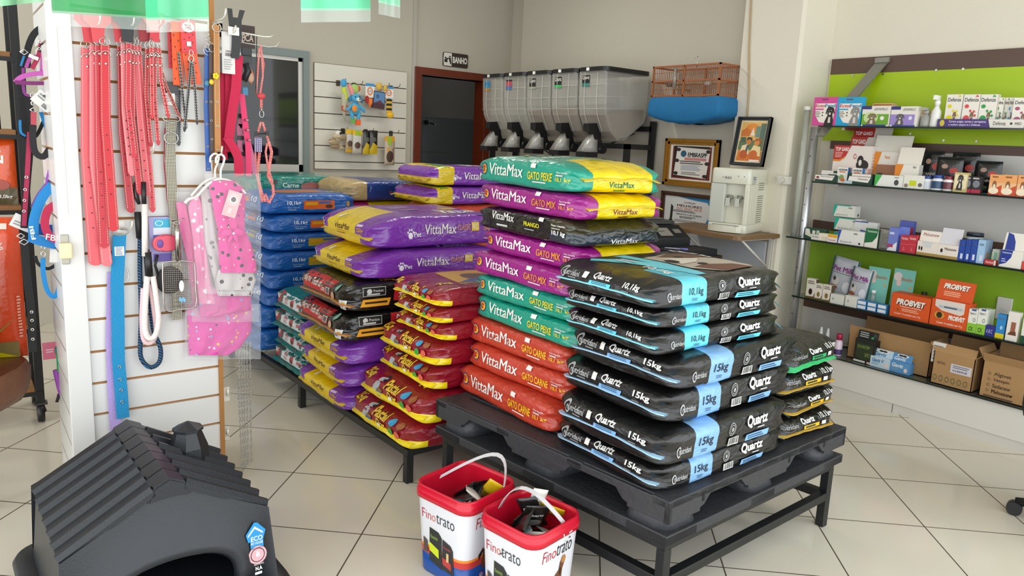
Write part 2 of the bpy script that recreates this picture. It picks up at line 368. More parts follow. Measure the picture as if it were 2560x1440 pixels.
# ------------------------------------------------------------------ BANHO sign
sg = thing('bath_sign', 'brown and white sign reading BANHO above the wooden doorway', 'sign', (3.83, YB-.012, 2.175))
mb = MB(); W, H = .285, .13
mb.prism([(x, z) for x, z in rrect(W/2, H/2, .015, cx=W/2, cy=H/2)], 0, .006, mat('33271f', .4), M=Matrix(((1,0,0,0),(0,0,-1,0.004),(0,1,0,0),(0,0,0,1))))
mb.decals((0, -.003, 0), (W, 0, 0), (0, 0, H), [('p', [(.03, .04), (.34, .04), (.34, .96), (.03, .96), (.01, .5)], 'dcd8ce'), ('t', 'BANHO', .38, .28, .96, .74, 'efece4', .03),
  ('r', .05, .28, .17, .5, '241b15'), ('e', .09, .6, .03, .07, '241b15'), ('r', .1, .5, .2, .58, '241b15'), ('e', .26, .7, .03, .07, '241b15'), ('p', [(.22, .62), (.3, .62), (.31, .4), (.24, .4)], '241b15'), ('p', [(.24, .4), (.31, .4), (.33, .16), (.29, .16)], '241b15'), ('p', [(.17, .62), (.24, .6), (.24, .54), (.17, .56)], '241b15')])
mb.build('sign_plate', sg)

# ------------------------------------------------------------------ slat board builder
def slatboard(mb, x0, x1, zs, th, y, m, gm):
    """front at y (facing -Y); zs = groove heights; profile with recessed T grooves"""
    z = sorted(zs)
    for a, b in zip(z[:-1], z[1:]): mb.box(x0, y, a+.004, x1, y+th*.55, b-.004, m)
    mb.box(x0, y+th*.55, z[0], x1, y+th, z[-1], gm)
BOARD = mat('d9d5c8', .4, name='slat_board_white'); GROOVE = mat('4a3a2a', .7)
b0, b1 = atY(787, 155, YB-.03), atY(1013, 428, YB-.03)
grz = [atY(789, 423, YB-.03).z+.0]+[atY(788, y, YB-.03).z for y in (403, 363, 322, 282, 241, 201)]+[atY(788, 155, YB-.03).z]
rt = thing('slat_display_board', 'white slatted display board on the back wall between window and doorway', 'display board', (0, 0, 0))
mb = MB(); slatboard(mb, b0.x, b1.x, grz, .025, YB-.028, BOARD, GROOVE); mb.build('panel', rt)
WIRE = mat('55504a', .4, .8)
def peg(name, p, length, d=(0, -1, 0), m=WIRE, lab=None, grp=None, r=.0028, back=.03):
    """hook: bent wire sticking out of a slat board, tip turned up"""
    p = Vector(p); d = Vector(d).normalized(); mb = MB(); s = Vector((0, 0, 1)).cross(d)
    mb.tube([p, p+d*length*.8, p+d*length*.93+Vector((0, 0, .008)), p+d*length+Vector((0, 0, .028))], r, m, 6)
    q = s*.018; zz = Vector((0, 0, .03)); o = d*.001
    mb.add([p-q-zz+o, p+q-zz+o, p+q+zz*.6+o, p-q+zz*.6+o, p-q-zz+o*4, p+q-zz+o*4, p+q+zz*.6+o*4, p-q+zz*.6+o*4], [(0,3,2,1),(4,5,6,7),(0,1,5,4),(1,2,6,5),(2,3,7,6),(3,0,4,7)], m)
    return mb.build(name, label=lab, cat='hook', group=grp)
hk = []
for i, (px, py, L_, nm) in enumerate(((853, 206, .16, 'rope toys'), (893, 212, .18, 'blue puppy toy'), (957, 217, .19, 'boxed toy'), (985, 219, .18, 'bumblebee toy'), (865, 326, .1, 'plush bundle'), (922, 328, .16, 'yellow topped treat packs'), (985, 332, .16, 'lowest long treat pack'))):
    p = atY(px-8, py, YB-.03); peg('display_hook', p, L_, lab='thin dark wire hook on the back slat board holding the '+nm)
# toys
def toypos(px, py, out=.14): return atY(px, py, YB-.03-out)
def clothm(h): return mat(h, .9, sheen=.3, bump=.25, bscale=90)
p = toypos(888, 250); t = thing('plush_dog_toy', 'blue plush puppy toy with orange patch hanging on the back board', 'plush toy', p)
mb = MB(); B_ = clothm('4fa8cf'); mb.ball((0, 0, -.07), .045, .035, .06, B_); mb.ball((.035, 0, -.13), .018, .018, .05, B_, M=RY(.2)); mb.ball((-.03, 0, -.13), .018, .018, .05, B_, M=RY(-.2)); mb.ball((.06, -.01, -.07), .045, .014, .016, B_, M=RY(.8)); mb.ball((-.06, -.01, -.07), .045, .014, .016, B_, M=RY(-.8)); mb.build('body', t)
mb = MB(); mb.ball((0, -.015, .015), .042, .036, .04, B_); mb.ball((.01, -.05, .003), .022, .02, .017, clothm('e8e4dc')); mb.ball((.012, -.07, .008), .008, .006, .006, mat('222222', .3)); mb.ball((-.018, -.045, .025), .006, .005, .007, mat('222222', .3)); mb.ball((.02, -.045, .028), .006, .005, .007, mat('222222', .3)); mb.build('head', t)
for s_, h in ((-1, '2f7fae'), (1, '2f7fae')): MB().ball((s_*.045, -.01, .012), .016, .012, .04, clothm(h), M=RY(-s_*.5)).build('ear', t)
MB().ball((-.018, -.03, -.075), .026, .012, .03, clothm('f0902a')).build('belly_patch', t)
mb = MB(); mb.box(-.04, -.01, -.2, 0, .01, -.155, clothm('6fae4a')); mb.box(.005, -.01, -.215, .05, .01, -.165, clothm('f0642a')); mb.build('paw', t)
def ribtoy(name, pts, h, w, lab, cat='toy'):
    mb = MB(); mb.tube(pts, w, clothm(h), 8); return mb.build(name, label=lab, cat=cat)
a = toypos(862, 235); q = a
mb = MB(); mb.tube([q+Vector((0, 0, .1)), q+Vector((-.01, 0, .04)), q+Vector((.005, 0, -.03)), q+Vector((-.01, 0, -.1))], [.012, .022, .025, .012], clothm('c6d44a')); mb.ball(q+Vector((-.015, -.01, .09)), .03, .02, .035, clothm('4aa3d6')); mb.torus(q+Vector((0, -.01, -.12)), (1, 0, 0), (0, 0, 1), .03, .024, .01, clothm('b8604a')); mb.build('rope_toy', label='yellow green rope toy with blue head on the back board', cat='toy')
q = toypos(874, 240); mb = MB(); mb.tube([q+Vector((-.01, 0, .1)), q+Vector((.02, 0, .05)), q+Vector((.03, 0, -.04))], [.015, .024, .012], clothm('e89a92')); mb.build('squeaky_toy', label='salmon pink plush tube toy beside the rope toy', cat='toy')
q = toypos(858, 262); mb = MB(); mb.tube([q+Vector((.0, 0, .1)), q+Vector((.01, 0, .02)), q+Vector((0, 0, -.04)), q+Vector((.02, 0, -.14))], [.02, .026, .02, .004], clothm('b8b49a')); mb.build('mouse_toy', label='beige long tailed mouse toy hanging low beside the rope toy', cat='toy')
q = toypos(886, 222); mb = MB(); mb.ball(q, .045, .018, .04, clothm('a9cf6a')); mb.ball(q+Vector((.04, 0, .005)), .016, .014, .025, clothm('d8552f')); mb.ball(q+Vector((-.035, 0, .01)), .016, .014, .03, clothm('3fa9c6')); mb.build('fish_toy', label='green plush fish toy hanging above the blue puppy toy', cat='toy')
def card(name, P, w_, h_, base, items, lab, cat, th=.004, tilt=0, grp=None, parent=None):
    mb = MB(); M = T(*P)@RY(tilt); mb.box(-w_/2, 0, -h_/2, w_/2, th, h_/2, PAPER(base), M=M)
    O = M@Vector((-w_/2, 0, -h_/2)); U = M.to_3x3()@Vector((w_, 0, 0)); V = M.to_3x3()@Vector((0, 0, h_)); mb.decals(O, U, V, items)
    return mb.build(name, parent=parent, label=lab, cat=cat, group=grp)
ring_it = [('r', 0, .8, 1, 1, '3f8fc6'), ('o', .5, .45, .32, .3, .35, 'e8803a'), ('t', 'TOY', .3, .36, .7, .52, '3a6fae')]
t = thing('carrot_toy', 'orange carrot toy on a white and blue card, back board', 'toy', toypos(925, 235))
card('header_card', (0, 0, .03), .085, .12, 'e4e2da', ring_it, None, None, parent=t)
mb = MB(); mb.tube([(.0, -.01, -.04), (.0, -.01, -.08), (-.01, -.01, -.12)], [.02, .018, .005], clothm('f07a2a')); mb.build('carrot', t); MB().ball((-.03, -.005, -.05), .02, .015, .035, clothm('a83030')).build('pepper', t)
t = thing('bumblebee_toy', 'yellow and black striped bee toy on card, right end of the back board', 'toy', toypos(972, 245))
card('header_card', (0, 0, .05), .09, .1, 'e4e2da', ring_it, None, None, parent=t)
mb = MB()
for k in range(6): mb.ball((.0, -.01, -.02-.02*k), .03, .02, .014, clothm('e0b020' if k % 2 else '22201c'))
mb.ball((.01, -.012, -.15), .036, .024, .03, clothm('e8b522')); mb.build('bee', t)
q = toypos(948, 250); card('boxed_pet_toy', q, .115, .15, '4a2a33', [('r', .05, .3, .95, .95, '5a86b0'), ('e', .35, .7, .13, .1, '2a3f66'), ('e', .35, .7, .06, .045, '5a86b0'), ('p', [(.1, .3), (.9, .3), (.6, .5), (.4, .42)], '6a3040')], 'dark boxed toy with blue picture between carrot and bee toys', 'boxed toy', th=.03, tilt=.08)
q = toypos(948, 216); mb = MB(); mb.ball(q, .03, .02, .035, clothm('d9b24a')); mb.ball(q+Vector((.06, 0, -.01)), .02, .015, .03, clothm('d9b24a')); mb.build('bear_toy', label='small mustard plush bear above the dark boxed toy', cat='toy')
q = toypos(846, 356, .1); mb = MB()
for k in range(9): mb.ball(q+Vector((R_.uniform(-.05, .05), R_.uniform(-.02, .02), -.012*k+.05)), .045, .03, .022, clothm('a08a68' if k % 2 else 'c9b896'))
mb.build('plush_toy', label='beige furry plush bundle hanging low on the back board', cat='plush toy')
q = toypos(846, 333, .11); mb = MB(); mb.ball(q, .03, .02, .025, clothm('e4e0d8')); mb.ball(q+Vector((.012, -.015, 0)), .012, .01, .012, clothm('1e1e1e')); mb.build('panda_toy', label='tiny black and white plush above the furry bundle', cat='plush toy')
def pouch(P, w_, h_, base, items, lab, cat='treat pack', grp=None, tilt=0, name='treat_pack', th=.02, transp=False):
    """soft pouch: flat at the edges, bulging in the middle"""
    mb = MB(); nx, nz = 6, 8; M = T(*P)@RY(tilt); m = mat(base, .25, coat=.3, bump=.3, bscale=40, trans=.6 if transp else 0); vs = []; fs = []
    for side in (0, 1):
        for j in range(nz+1):
            for i in range(nx+1):
                u, v = i/nx, j/nz; bul = th*.5*(max(0, math.sin(math.pi*u))**.6)*(max(0, math.sin(math.pi*v))**.6)+.0008
                vs.append(M@Vector(((u-.5)*w_, (bul if side else -bul), (v-.5)*h_)))
    q0 = (nx+1)*(nz+1)
    for j in range(nz):
        for i in range(nx):
            a = j*(nx+1)+i; fs.append((a, a+1, a+nx+2, a+nx+1)); fs.append((q0+a, q0+a+nx+1, q0+a+nx+2, q0+a+1))
    for i in range(nx): fs.append((i, q0+i, q0+i+1, i+1)); a = nz*(nx+1)+i; fs.append((a, a+1, q0+a+1, q0+a))
    for j in range(nz): a = j*(nx+1); fs.append((a, a+nx+1, q0+a+nx+1, q0+a)); a += nx; fs.append((a, q0+a, q0+a+nx+1, a+nx+1))
    mb.add(vs, fs, m, True)
    for k, it in enumerate(items):
        v2, f2, h = shape2d(it); bm = bmesh.new(); bv = [bm.verts.new((x, y, 0)) for x, y in v2]
        for f in f2:
            try: bm.faces.new([bv[i] for i in f])
            except ValueError: pass
        for ax in ((1, 0, 0), (0, 1, 0)):
            for g in range(1, 8): bmesh.ops.bisect_plane(bm, geom=bm.verts[:]+bm.edges[:]+bm.faces[:], plane_co=(g/8, g/8, 0), plane_no=ax)
        bm.verts.index_update()
        out = []
        for vv in bm.verts:
            u, v = vv.co.x, vv.co.y; bul = th*.5*(max(0, math.sin(math.pi*min(max(u, 0), 1)))**.6)*(max(0, math.sin(math.pi*min(max(v, 0), 1)))**.6)+.0008
            out.append(M@Vector(((u-.5)*w_, -bul-.0009-.0004*k, (v-.5)*h_)))
        mb.add(out, [tuple(x.index for x in f.verts) for f in bm.faces], pr(h)); bm.free()
    return mb.build(name, label=lab, cat=cat, group=grp)
pk = [('r', 0, .8, 1, 1, 'e0b416'), ('r', .1, .45, .9, .78, 'cfcac2'), ('e', .5, .38, .3, .14, '5a4438'), ('r', 0, 0, 1, .12, 'd9a81a')]
pouch(toypos(874, 352, .1), .075, .2, 'b89a6a', pk, 'leftmost yellow topped treat pack on the back board', transp=False)
pouch(toypos(893, 356, .12), .09, .21, 'bcb6a8', pk[:3]+[('r', .3, .78, .8, 1, '9ab82a')], 'treat pack with lime header, left of the black packs')
for k, (px, lb) in enumerate(((917, 'left of the two black treat packs on the back board'), (934, 'right of the two black treat packs on the back board'))):
    pouch(toypos(px, 356, .12+.02*k), .075, .21, '1d1b18', [('p', [(0, 0), (1, 0), (1, .35), (.4, .5), (0, .2)], 'c9a81a'), ('e', .5, .62, .3, .1, '5a5a50')], lb)
pouch(toypos(974, 377, .12), .1, .26, 'b8a890', [('r', 0, .82, 1, 1, 'd89a1a'), ('r', .25, .7, .65, .98, '9ab82a'), ('e', .3, .55, .13, .07, 'e09a20'), ('e', .5, .3, .35, .2, '4a3428'), ('t', 'PLUS', .75, .2, .88, .6, '7a2a5a')], 'long treat pack hanging lowest at the right of the back board')

# ------------------------------------------------------------------ bulk food dispensers on a rack
rk = thing('dispenser_rack', 'black tubular steel rack under the row of bulk food dispensers', 'rack', (0, 0, 0))
mb = MB()
for yy in (4.10, 5.9):
    mb = MB(); mb.box(4.435, yy-.02, 0, 4.475, yy+.02, 1.70, BLK); mb.box(4.16, yy-.02, 0, 4.2, yy+.02, 1.515, BLK); mb.box(4.16, yy-.02, 1.475, 4.44, yy+.02, 1.515, BLK); mb.box(4.16, yy-.02, .3, 4.42, yy+.02, .33, BLK); mb.build('side_frame', rk)
mb = MB(); mb.box(4.435, 4.10, 1.62, 4.475, 5.9, 1.66, BLK); mb.box(4.16, 4.10, 1.475, 4.2, 5.9, 1.515, BLK); mb.box(4.16, 4.10, .95, 4.2, 5.9, .98, BLK); mb.build('rail', rk)
mb = MB(); mb.tube([(4.4, 4.25, 1.05), (4.4, 5.9, 1.6)], .006, BLK, 6); mb.tube([(4.4, 5.9, 1.05), (4.4, 4.25, 1.6)], .006, BLK, 6); mb.build('cross_brace', rk)
CLEAR = mat('d6d4cb', .3, 0, .5, alpha=.34, bump=.02, name='frosted_polypropylene')
DBLK = mat('161618', .35)
dl = [('leftmost', 'blue and yellow', [('r', 0, 0, 1, 1, '2f8fc0'), ('r', 0, 0, 1, .28, 'b8862a'), ('t', 'BOMGUY', .1, .6, .9, .8, 'd9ead9')], 0),
      ('second', 'red and blue', [('r', 0, 0, 1, 1, 'b84a5a'), ('r', 0, 0, 1, .35, '3a6aa8'), ('r', 0, .85, 1, 1, '1a1a1a')], 0),
      ('third', 'black and grey', [('r', 0, 0, 1, 1, '20211f'), ('t', 'Quartz', .05, .55, .95, .95, 'e0ddd4'), ('r', 0, 0, 1, .2, '9aa08c')], .5),
      ('fourth', 'black and bright green', [('r', 0, 0, 1, 1, '20211f'), ('t', 'Quartz', .05, .55, .95, .95, 'e0ddd4'), ('r', 0, 0, 1, .25, '2fae5a')], .55),
      ('nearest', 'black and teal green', [('r', 0, 0, 1, 1, '20211f'), ('t', 'Quartz', .05, .6, .95, .95, 'e0ddd4'), ('r', 0, 0, 1, .3, '2a7a6a')], .42)]
KIB = mat('86684a', .9, bump=.9, bscale=220, var=.4, name='kibble')
for i, (w_, c_, st, fill) in enumerate(dl):
    yc = atX(1237, 190, 3.95).y-.335*i if False else 5.62-.332*i
    t = thing('food_dispenser', f'{w_} translucent bulk food dispenser of five, {c_} sticker', 'food dispenser', (0, 0, 0), group='bulk dispensers on the rack')
    prof = [(3.94, 2.05), (4.42, 2.05), (4.42, 1.74), (4.40, 1.68), (4.20, 1.54), (4.12, 1.53), (4.03, 1.60), (3.965, 1.72), (3.95, 1.80)]
    def ringat(y, k):
        cx, cz = 4.15, 1.85; return [Vector((cx+(x-cx)*k, y, cz+(z-cz)*k)) for x, z in prof]
    hw = .155
    mb = MB(); mb.loft([ringat(yc-hw, .93), ringat(yc-hw+.012, .99), ringat(yc-hw+.03, 1), ringat(yc+hw-.03, 1), ringat(yc+hw-.012, .99), ringat(yc+hw, .93)], CLEAR, smooth=False); hop = mb.build('hopper', t)
    mb = MB()
    for dy in (-.07, .07): mb.tube([(3.936, yc+dy, 2.04), (3.936, yc+dy, 1.82), (3.955, yc+dy, 1.72), (4.02, yc+dy, 1.60)], .004, CLEAR, 5)
    for z_ in (1.95, 1.86, 1.77): mb.tube([(4.3, yc-hw-.002, z_+.035), (4.15, yc-hw-.002, z_+.012), (4.0, yc-hw-.002, z_), (3.942, yc-hw+.02, z_), (3.938, yc, z_-.003), (3.942, yc+hw-.02, z_)], .003, CLEAR, 5)
    mb.build('rib', hop)
    if fill:
        zt = 1.58+.4*fill; mb = MB(); pr2 = [(3.965, zt-.03), (4.39, zt+.04), (4.39, 1.70), (4.19, 1.56), (4.12, 1.55), (4.04, 1.62), (3.985, 1.72)]
        mb.loft([[Vector((x, yc+s*(hw-.02), z)) for x, z in pr2] for s in (-1, 1)], KIB, smooth=False); mb.build('kibble', t)
    mb = MB(); mb.prism(rrect(.25, .16, .05, 4, cx=4.18, cy=yc), 2.05, 2.08, DBLK); lid_ = mb.build('lid', t)
    mb = MB(); mb.box(3.924, yc+.02, 2.052, 3.9295, yc+.05, 2.075, PAPER('e8e6e0')); mb.build('price_tag', lid_)
    mb = MB(); mb.decals((3.9385, yc+.105, 1.935), (0, -.085, 0), (0, 0, .085), st); mb.build('sticker', hop)
    mb = MB(); mb.prism([(3.92, 1.655), (4.03, 1.665), (4.05, 1.55), (4.09, 1.46), (4.05, 1.435), (3.99, 1.50), (3.97, 1.585), (3.92, 1.60)], yc-.03, yc+.04, DBLK, M=Matrix(((1,0,0,0),(0,0,1,0),(0,1,0,0),(0,0,0,1)))); mb.cyl((4.07, yc-.045, 1.465), (4.07, yc+.06, 1.465), .035, DBLK, 16); mb.build('tap', t)
    mb = MB(); mb.loft([[Vector((x, yc+.005+y*s_, z)) for x, y, z in ((a-.05*s_, -.05, c), (a+.05*s_, -.05, c), (a+.05*s_, .05, c), (a-.05*s_, .05, c))] for a, c, s_ in ((4.0, 1.58, .45), (3.97, 1.52, .8), (3.94, 1.44, 1.15))], mat('c2c1bb', .3, trans=.4)); spo = mb.build('spout', t)
    mb = MB(); mb.box(3.88, yc-.055, 1.40, 4.0, yc+.065, 1.44, DBLK); mb.build('spout_flap', spo)
# ------------------------------------------------------------------ bird cage
cw = mat('9a5c34', .6, bump=.2, bscale=30, name='cane_wood'); 
t = thing('bird_cage', 'wooden bird cage with blue cloth skirt hanging on the grey wall', 'bird cage', (0, 0, 0))
xa, xb, ya, yb, za, zb = 4.22, 4.47, 3.31, 3.93, 1.735, 2.085; zm = 1.87
mb = MB(); e = .012
for z in (zb, zm+.005, zm+.11):
    mb.box(xa, ya, z-e/2, xa+e, yb, z+e/2, cw); mb.box(xb-e, ya, z-e/2, xb, yb, z+e/2, cw); mb.box(xa, ya, z-e/2, xb, ya+e, z+e/2, cw); mb.box(xa, yb-e, z-e/2, xb, yb, z+e/2, cw)
for x, y in ((xa, ya), (xb-e, ya), (xa, yb-e), (xb-e, yb-e), (xa, (ya+yb)/2), (xb-e, (ya+yb)/2)): mb.box(x, y, zm-.02, x+e, y+e, zb, cw)
mb.box(xa, ya, zm-.03, xb, yb, zm-.02, cw); mb.build('frame', t)
mb = MB()
def bar(x, y): mb.tube([(x, y, zm-.01), (x, y, zb)], .0016, cw, 4, cap=False)
for k in range(33): y = ya+(yb-ya)*(k+.5)/33; bar(xa+.005, y); bar(xb-.005, y)
for k in range(13): x = xa+(xb-xa)*(k+.5)/13; bar(x, ya+.005); bar(x, yb-.005)
for k in range(17): y = ya+(yb-ya)*(k+.5)/17; mb.tube([(xa, y, zb+.004), (xb, y, zb+.004)], .0016, cw, 4, cap=False)
for z in (zm+.05, zm+.17): mb.tube([(xa+.004, ya, z), (xa+.004, yb, z)], .0016, cw, 4); mb.tube([(xa, ya+.004, z), (xb, ya+.004, z)], .0016, cw, 4)
mb.build('bars', t)
mb = MB(); mb.tube([(4.34, ya+.03, zm+.1), (4.34, yb-.03, zm+.1)], .006, mat('b09468', .7), 6); mb.tube([(xa+.03, 3.75, zm+.06), (xb-.02, 3.75, zm+.06)], .006, mat('b09468', .7), 6); mb.build('perch', t)
for y, h in ((3.45, 'd9d4c8'), (3.8, '8a8378')): mb = MB(); mb.lathe([(.02, 0), (.03, .03), (.026, .031), (.016, .003)], mat(h, .3, trans=.3), c=(xa+.05, y, zm+.075)); mb.torus((xa+.05, y, zm+.1), (1, 0, 0), (0, 1, 0), .034, .034, .002, CHROME); mb.build('feeder', t)
mb = MB(); mb.cyl((xa-.012, 3.70, zm+.06), (xa-.012, 3.70, zm+.2), .011, mat('dcdcd4', .1, trans=.7), 10); mb.build('water_tube', t)
mb = MB(); mb.tube([(4.345, 3.62, zb), (4.345, 3.62, zb+.03), (4.36, 3.62, zb+.05), (4.345, 3.62, zb+.075), (4.32, 3.62, zb+.06)], .003, CHROME, 6); mb.build('hook', t)
CL = mat('0f6fa6', .75, bump=.35, bscale=14, var=.2, name='blue_cloth'); rings = []
for z, s, sag in ((zm-.005, 1.0, 0), (zm-.03, 1.05, 0), (zm-.09, 1.07, 0), (zm-.135, 1.05, .02), (zm-.145, .9, .03), (zm-.145, .3, .03)):
    ring = []
    pts = rrect((xb-xa)/2*s+.006, (yb-ya)/2*s+.006, .03, 3); 
    den = []
    for a, b in zip(pts, pts[1:]+pts[:1]):
        for k in range(4): den.append((a[0]+(b[0]-a[0])*k/4, a[1]+(b[1]-a[1])*k/4))
    for x, y in den: u = y/((yb-ya)/2); ring.append(Vector(((xa+xb)/2+x, (ya+yb)/2+y, z-sag*(1-u*u)*1.6+.003*math.sin(y*55))))
    rings.append(ring)
mb = MB(); mb.loft(rings, CL, cap=False); mb.build('cloth_skirt', t)
# ------------------------------------------------------------------ framed certificates on wall A
def hframe(name, X, y0, y1, z0, z1, bw, fm, items, lab, cat, depth=.025, inner=None, tilt=0, rz=0, off=0):
    """picture in a frame hung on a wall facing -X; y0>y1 (left to right as seen)"""
    W_, H_ = y0-y1, z1-z0
    t = thing(name, lab, cat, (X, (y0+y1)/2, z0), 0)
    M = RY(tilt)
    def P(u, v, d): return M@Vector((-d, W_/2-u*W_, v*H_))
    mb = MB()
    def bx(u0, u1, v0, v1, d):
        vs = [P(a, b, c) for c in (0, d) for a, b in ((u0, v0), (u1, v0), (u1, v1), (u0, v1))]
        mb.add(vs, [(0, 1, 2, 3), (4, 7, 6, 5), (0, 4, 5, 1), (1, 5, 6, 2), (2, 6, 7, 3), (3, 7, 4, 0)], fm)
    bu, bv = bw/W_, bw/H_
    for k, (q, d) in enumerate(((1, depth), (.55, depth*1.35))):
        bx(0, bu*q, 0, 1, d); bx(1-bu*q, 1, 0, 1, d); bx(0, 1, 0, bv*q, d); bx(0, 1, 1-bv*q, 1, d)
    f = mb.build('frame', t, bevel=.002)
    mb = MB(); O = P(bu*.9, bv*.9, depth*.5); U = P(1-bu*.9, bv*.9, depth*.5)-O; V = P(bu*.9, 1-bv*.9, depth*.5)-O
    mb.add([O, O+U, O+U+V, O+V], [(0, 1, 2, 3)], PAPER(inner or 'e9e4d8')); mb.decals(O, U, V, items)
    mb.build('print', t)
    return t
GOLD = mat('a8772a', .35, .55, bump=.3, bscale=70, name='gilt_wood'); DWD = mat('4a2e1c', .45, bump=.1, name='dark_wood')
g = [('r', .07, .06, .93, .94, '7a2a26'), ('r', .1, .1, .88, .95, '2a1d1a'), ('p', [(.12, .15), (.85, .1), (.9, .88), (.17, .92)], 'e9e4da'),
     ('e', .2, .85, .05, .05, '3a2a26'), ('e', .86, .82, .05, .05, '3a2a26'), ('e', .17, .2, .05, .05, '3a2a26'), ('e', .82, .16, .05, .05, '3a2a26'), ('e', .18, .55, .05, .05, '3a2a26'), ('e', .85, .5, .05, .05, '3a2a26'),
     ('e', .32, .74, .065, .09, '2f5f78'), ('t', 'EMBRASPP', .42, .66, .84, .78, '22344f', .03), ('r', .35, .57, .83, .64, 'd08a86'), ('l', .25, .47, .83, .55, 2, '4a4446'), ('l', .28, .3, .78, .44, 5, '9fa8bb'), ('l', .3, .18, .75, .25, 2, '8a8680')]
hframe('framed_certificate', XA-.002, 3.97, 3.455, 1.215, 1.575, .045, GOLD, g, 'gilt framed award certificate on the grey wall left of the water cooler', 'certificate')
g = [('p', [(.2, 1), (1, 1), (1, .62), (.9, .86), (.6, .9)], '2f86bb'), ('p', [(1, .7), (1, 0), (.85, .02), (.93, .3)], '2f86bb'), ('p', [(.12, .1), (.22, .1), (.19, .2), (.2, .62), (.15, .7), (.14, .2)], '2e2c28'), ('e', .16, .1, .07, .05, '1f1d1a'),
     ('t', 'Certificado', .42, .77, .66, .83, '4a4646', 0, .3), ('t', 'MELHORES', .28, .64, .8, .72, 'dc8f78', .02), ('t', 'DO ANO 2018', .28, .54, .8, .62, 'dc8f78', .02), ('l', .2, .46, .8, .52, 2, '6a6666'), ('t', 'RENATO LUIS GUELPI', .28, .36, .8, .41, '4a4646'), ('l', .35, .26, .72, .32, 2, '6a6666'), ('l', .25, .12, .8, .2, 3, '9a9690')]
hframe('framed_certificate', XA-.002, 3.97, 3.45, .885, 1.165, .03, DWD, g, 'brown wood framed trophy certificate hanging under the gilt framed one', 'certificate', inner='dfe0de')
g = [('r', .06, .05, .94, .95, 'e0b060'), ('e', .45, .8, .25, .12, 'e08a30'), ('p', [(.08, .62), (.4, .62), (.42, .75), (.25, .82), (.08, .75)], 'c8702a'), ('r', .6, .6, .75, .86, '6f8a7a'), ('r', .76, .55, .94, .92, '556f62'), ('p', [(.06, .5), (.94, .55), (.94, .3), (.06, .3)], '5f7350'), ('p', [(.42, .64), (.5, .84), (.58, .64)], 'e8dcc8'), ('r', .1, .48, .3, .6, '48604a'),
     ('p', [(.06, .05), (.94, .05), (.94, .28), (.6, .2), (.4, .26), (.1, .3)], 'cf7024'), ('e', .42, .5, .1, .08, 'c07a3a'), ('p', [(.32, .52), (.36, .6), (.52, .59), (.53, .5), (.45, .56)], '2c2a26'), ('e', .72, .48, .1, .08, 'd08a45'), ('p', [(.6, .5), (.68, .58), (.85, .56), (.86, .4), (.78, .53)], 'a85a2a'), ('p', [(.15, .18), (.2, .4), (.4, .44), (.5, .2)], 'e6d2a6'), ('p', [(.5, .2), (.62, .42), (.88, .38), (.92, .16)], 'e6cf98'), ('p', [(.33, .2), (.38, .42), (.44, .42), (.42, .2)], '3f5a6a'), ('e', .3, .2, .14, .1, 'b5541f'), ('e', .66, .2, .15, .1, 'c4622a'), ('r', .55, .03, .92, .08, 'e8d8d0')]
hframe('framed_illustration', 4.335, 3.225, 2.965, 1.402, 1.735, .022, mat('1c2226', .4), g, 'black framed orange and green illustration of two men, leaning on top of the water cooler', 'framed picture', tilt=.16, inner='e8d9b0')
# cable on the wall
mb = MB(); mb.tube([(XC-.008, 3.288, 3.09), (XC-.010, 3.262, 2.6), (XC-.009, 3.235, 2.2), (XC-.008, 3.2, 1.9), (XC-.008, 3.19, 1.5)], .006, mat('b09a72', .6), 6)
mb.build('wall_cable', label='beige cable running down the pillar to the leaning picture', cat='cable')
mb = MB(); mb.tube([(4.41, 2.92, .97), (4.40, 2.87, .93), (4.41, 2.88, .7), (4.41, 2.93, .35)], .004, mat('d8d4c8', .5), 6); mb.build('power_cord', label='thin white cord drooping from the water cooler shelf down the pillar', cat='cord')
# ------------------------------------------------------------------ shelf, cooler
sh = thing('wall_shelf', 'wooden wall shelf carrying the white water cooler', 'wall shelf', (0, 0, 0))
mb = MB(); mb.prism([(4.415, 2.84), (4.0, 2.84)]+[(3.95+.05*(1-math.sin(a*D2R)), 2.89-.05*math.cos(a*D2R)) for a in (15, 45, 75)]+[(3.95, 3.55), (4.415, 3.55)], .935, .962, mat('8a6a48', .5, bump=.1, var=.3)); mb.build('board', sh)
for yy in (2.90, 3.38):
    mb = MB(); mb.box(4.40, yy-.012, .68, 4.418, yy+.012, .934, mat('dcd9d2', .4)); mb.box(4.06, yy-.012, .922, 4.418, yy+.012, .934, mat('dcd9d2', .4)); mb.tube([(4.08, yy, .925), (4.405, yy, .72)], .008, mat('dcd9d2', .4), 6); mb.build('bracket', sh)
mb = MB(); mb.box(4.395, 2.93, .3, 4.412, 3.6, .90, mat('c2c6cc', .4)); mb.build('backing_panel', label='pale grey blue panel fixed under the wooden water cooler shelf', cat='panel')
for k,(yy, z) in enumerate(((2.97,.82),(3.3,.6),(3.5,.84))): pass
WC = mat('dcdccb', .3, coat=.2, name='ivory_plastic'); WC2 = mat('c4c6bc', .25)
t = thing('water_cooler', 'ivory table top water cooler with two taps on the wooden shelf', 'water cooler', (4.235, 3.075, .962), .26)
mb = MB(); w2, d2, H = .135, .165, .425
out = rrect(d2, w2, .025, 4)
def cring(z, s=1, o=out): return [Vector((x*s, y*s, z)) for x, y in o]
mb.loft([cring(0, .98), cring(.01), cring(.06)], WC); mb.loft([cring(.325), cring(.40), cring(.42, .985), cring(.425, .95)], WC)
mb.box(-d2+.05, -w2, .06, d2, w2, .325, WC); mb.box(-d2, -w2, .06, -d2+.051, -w2+.03, .325, WC)
mb.build('body', t, bevel=.003)
mb = MB(); mb.box(-d2+.004, .03, .06, -d2+.05, w2, .325, WC2); mb.build('side_panel', t, bevel=.01)
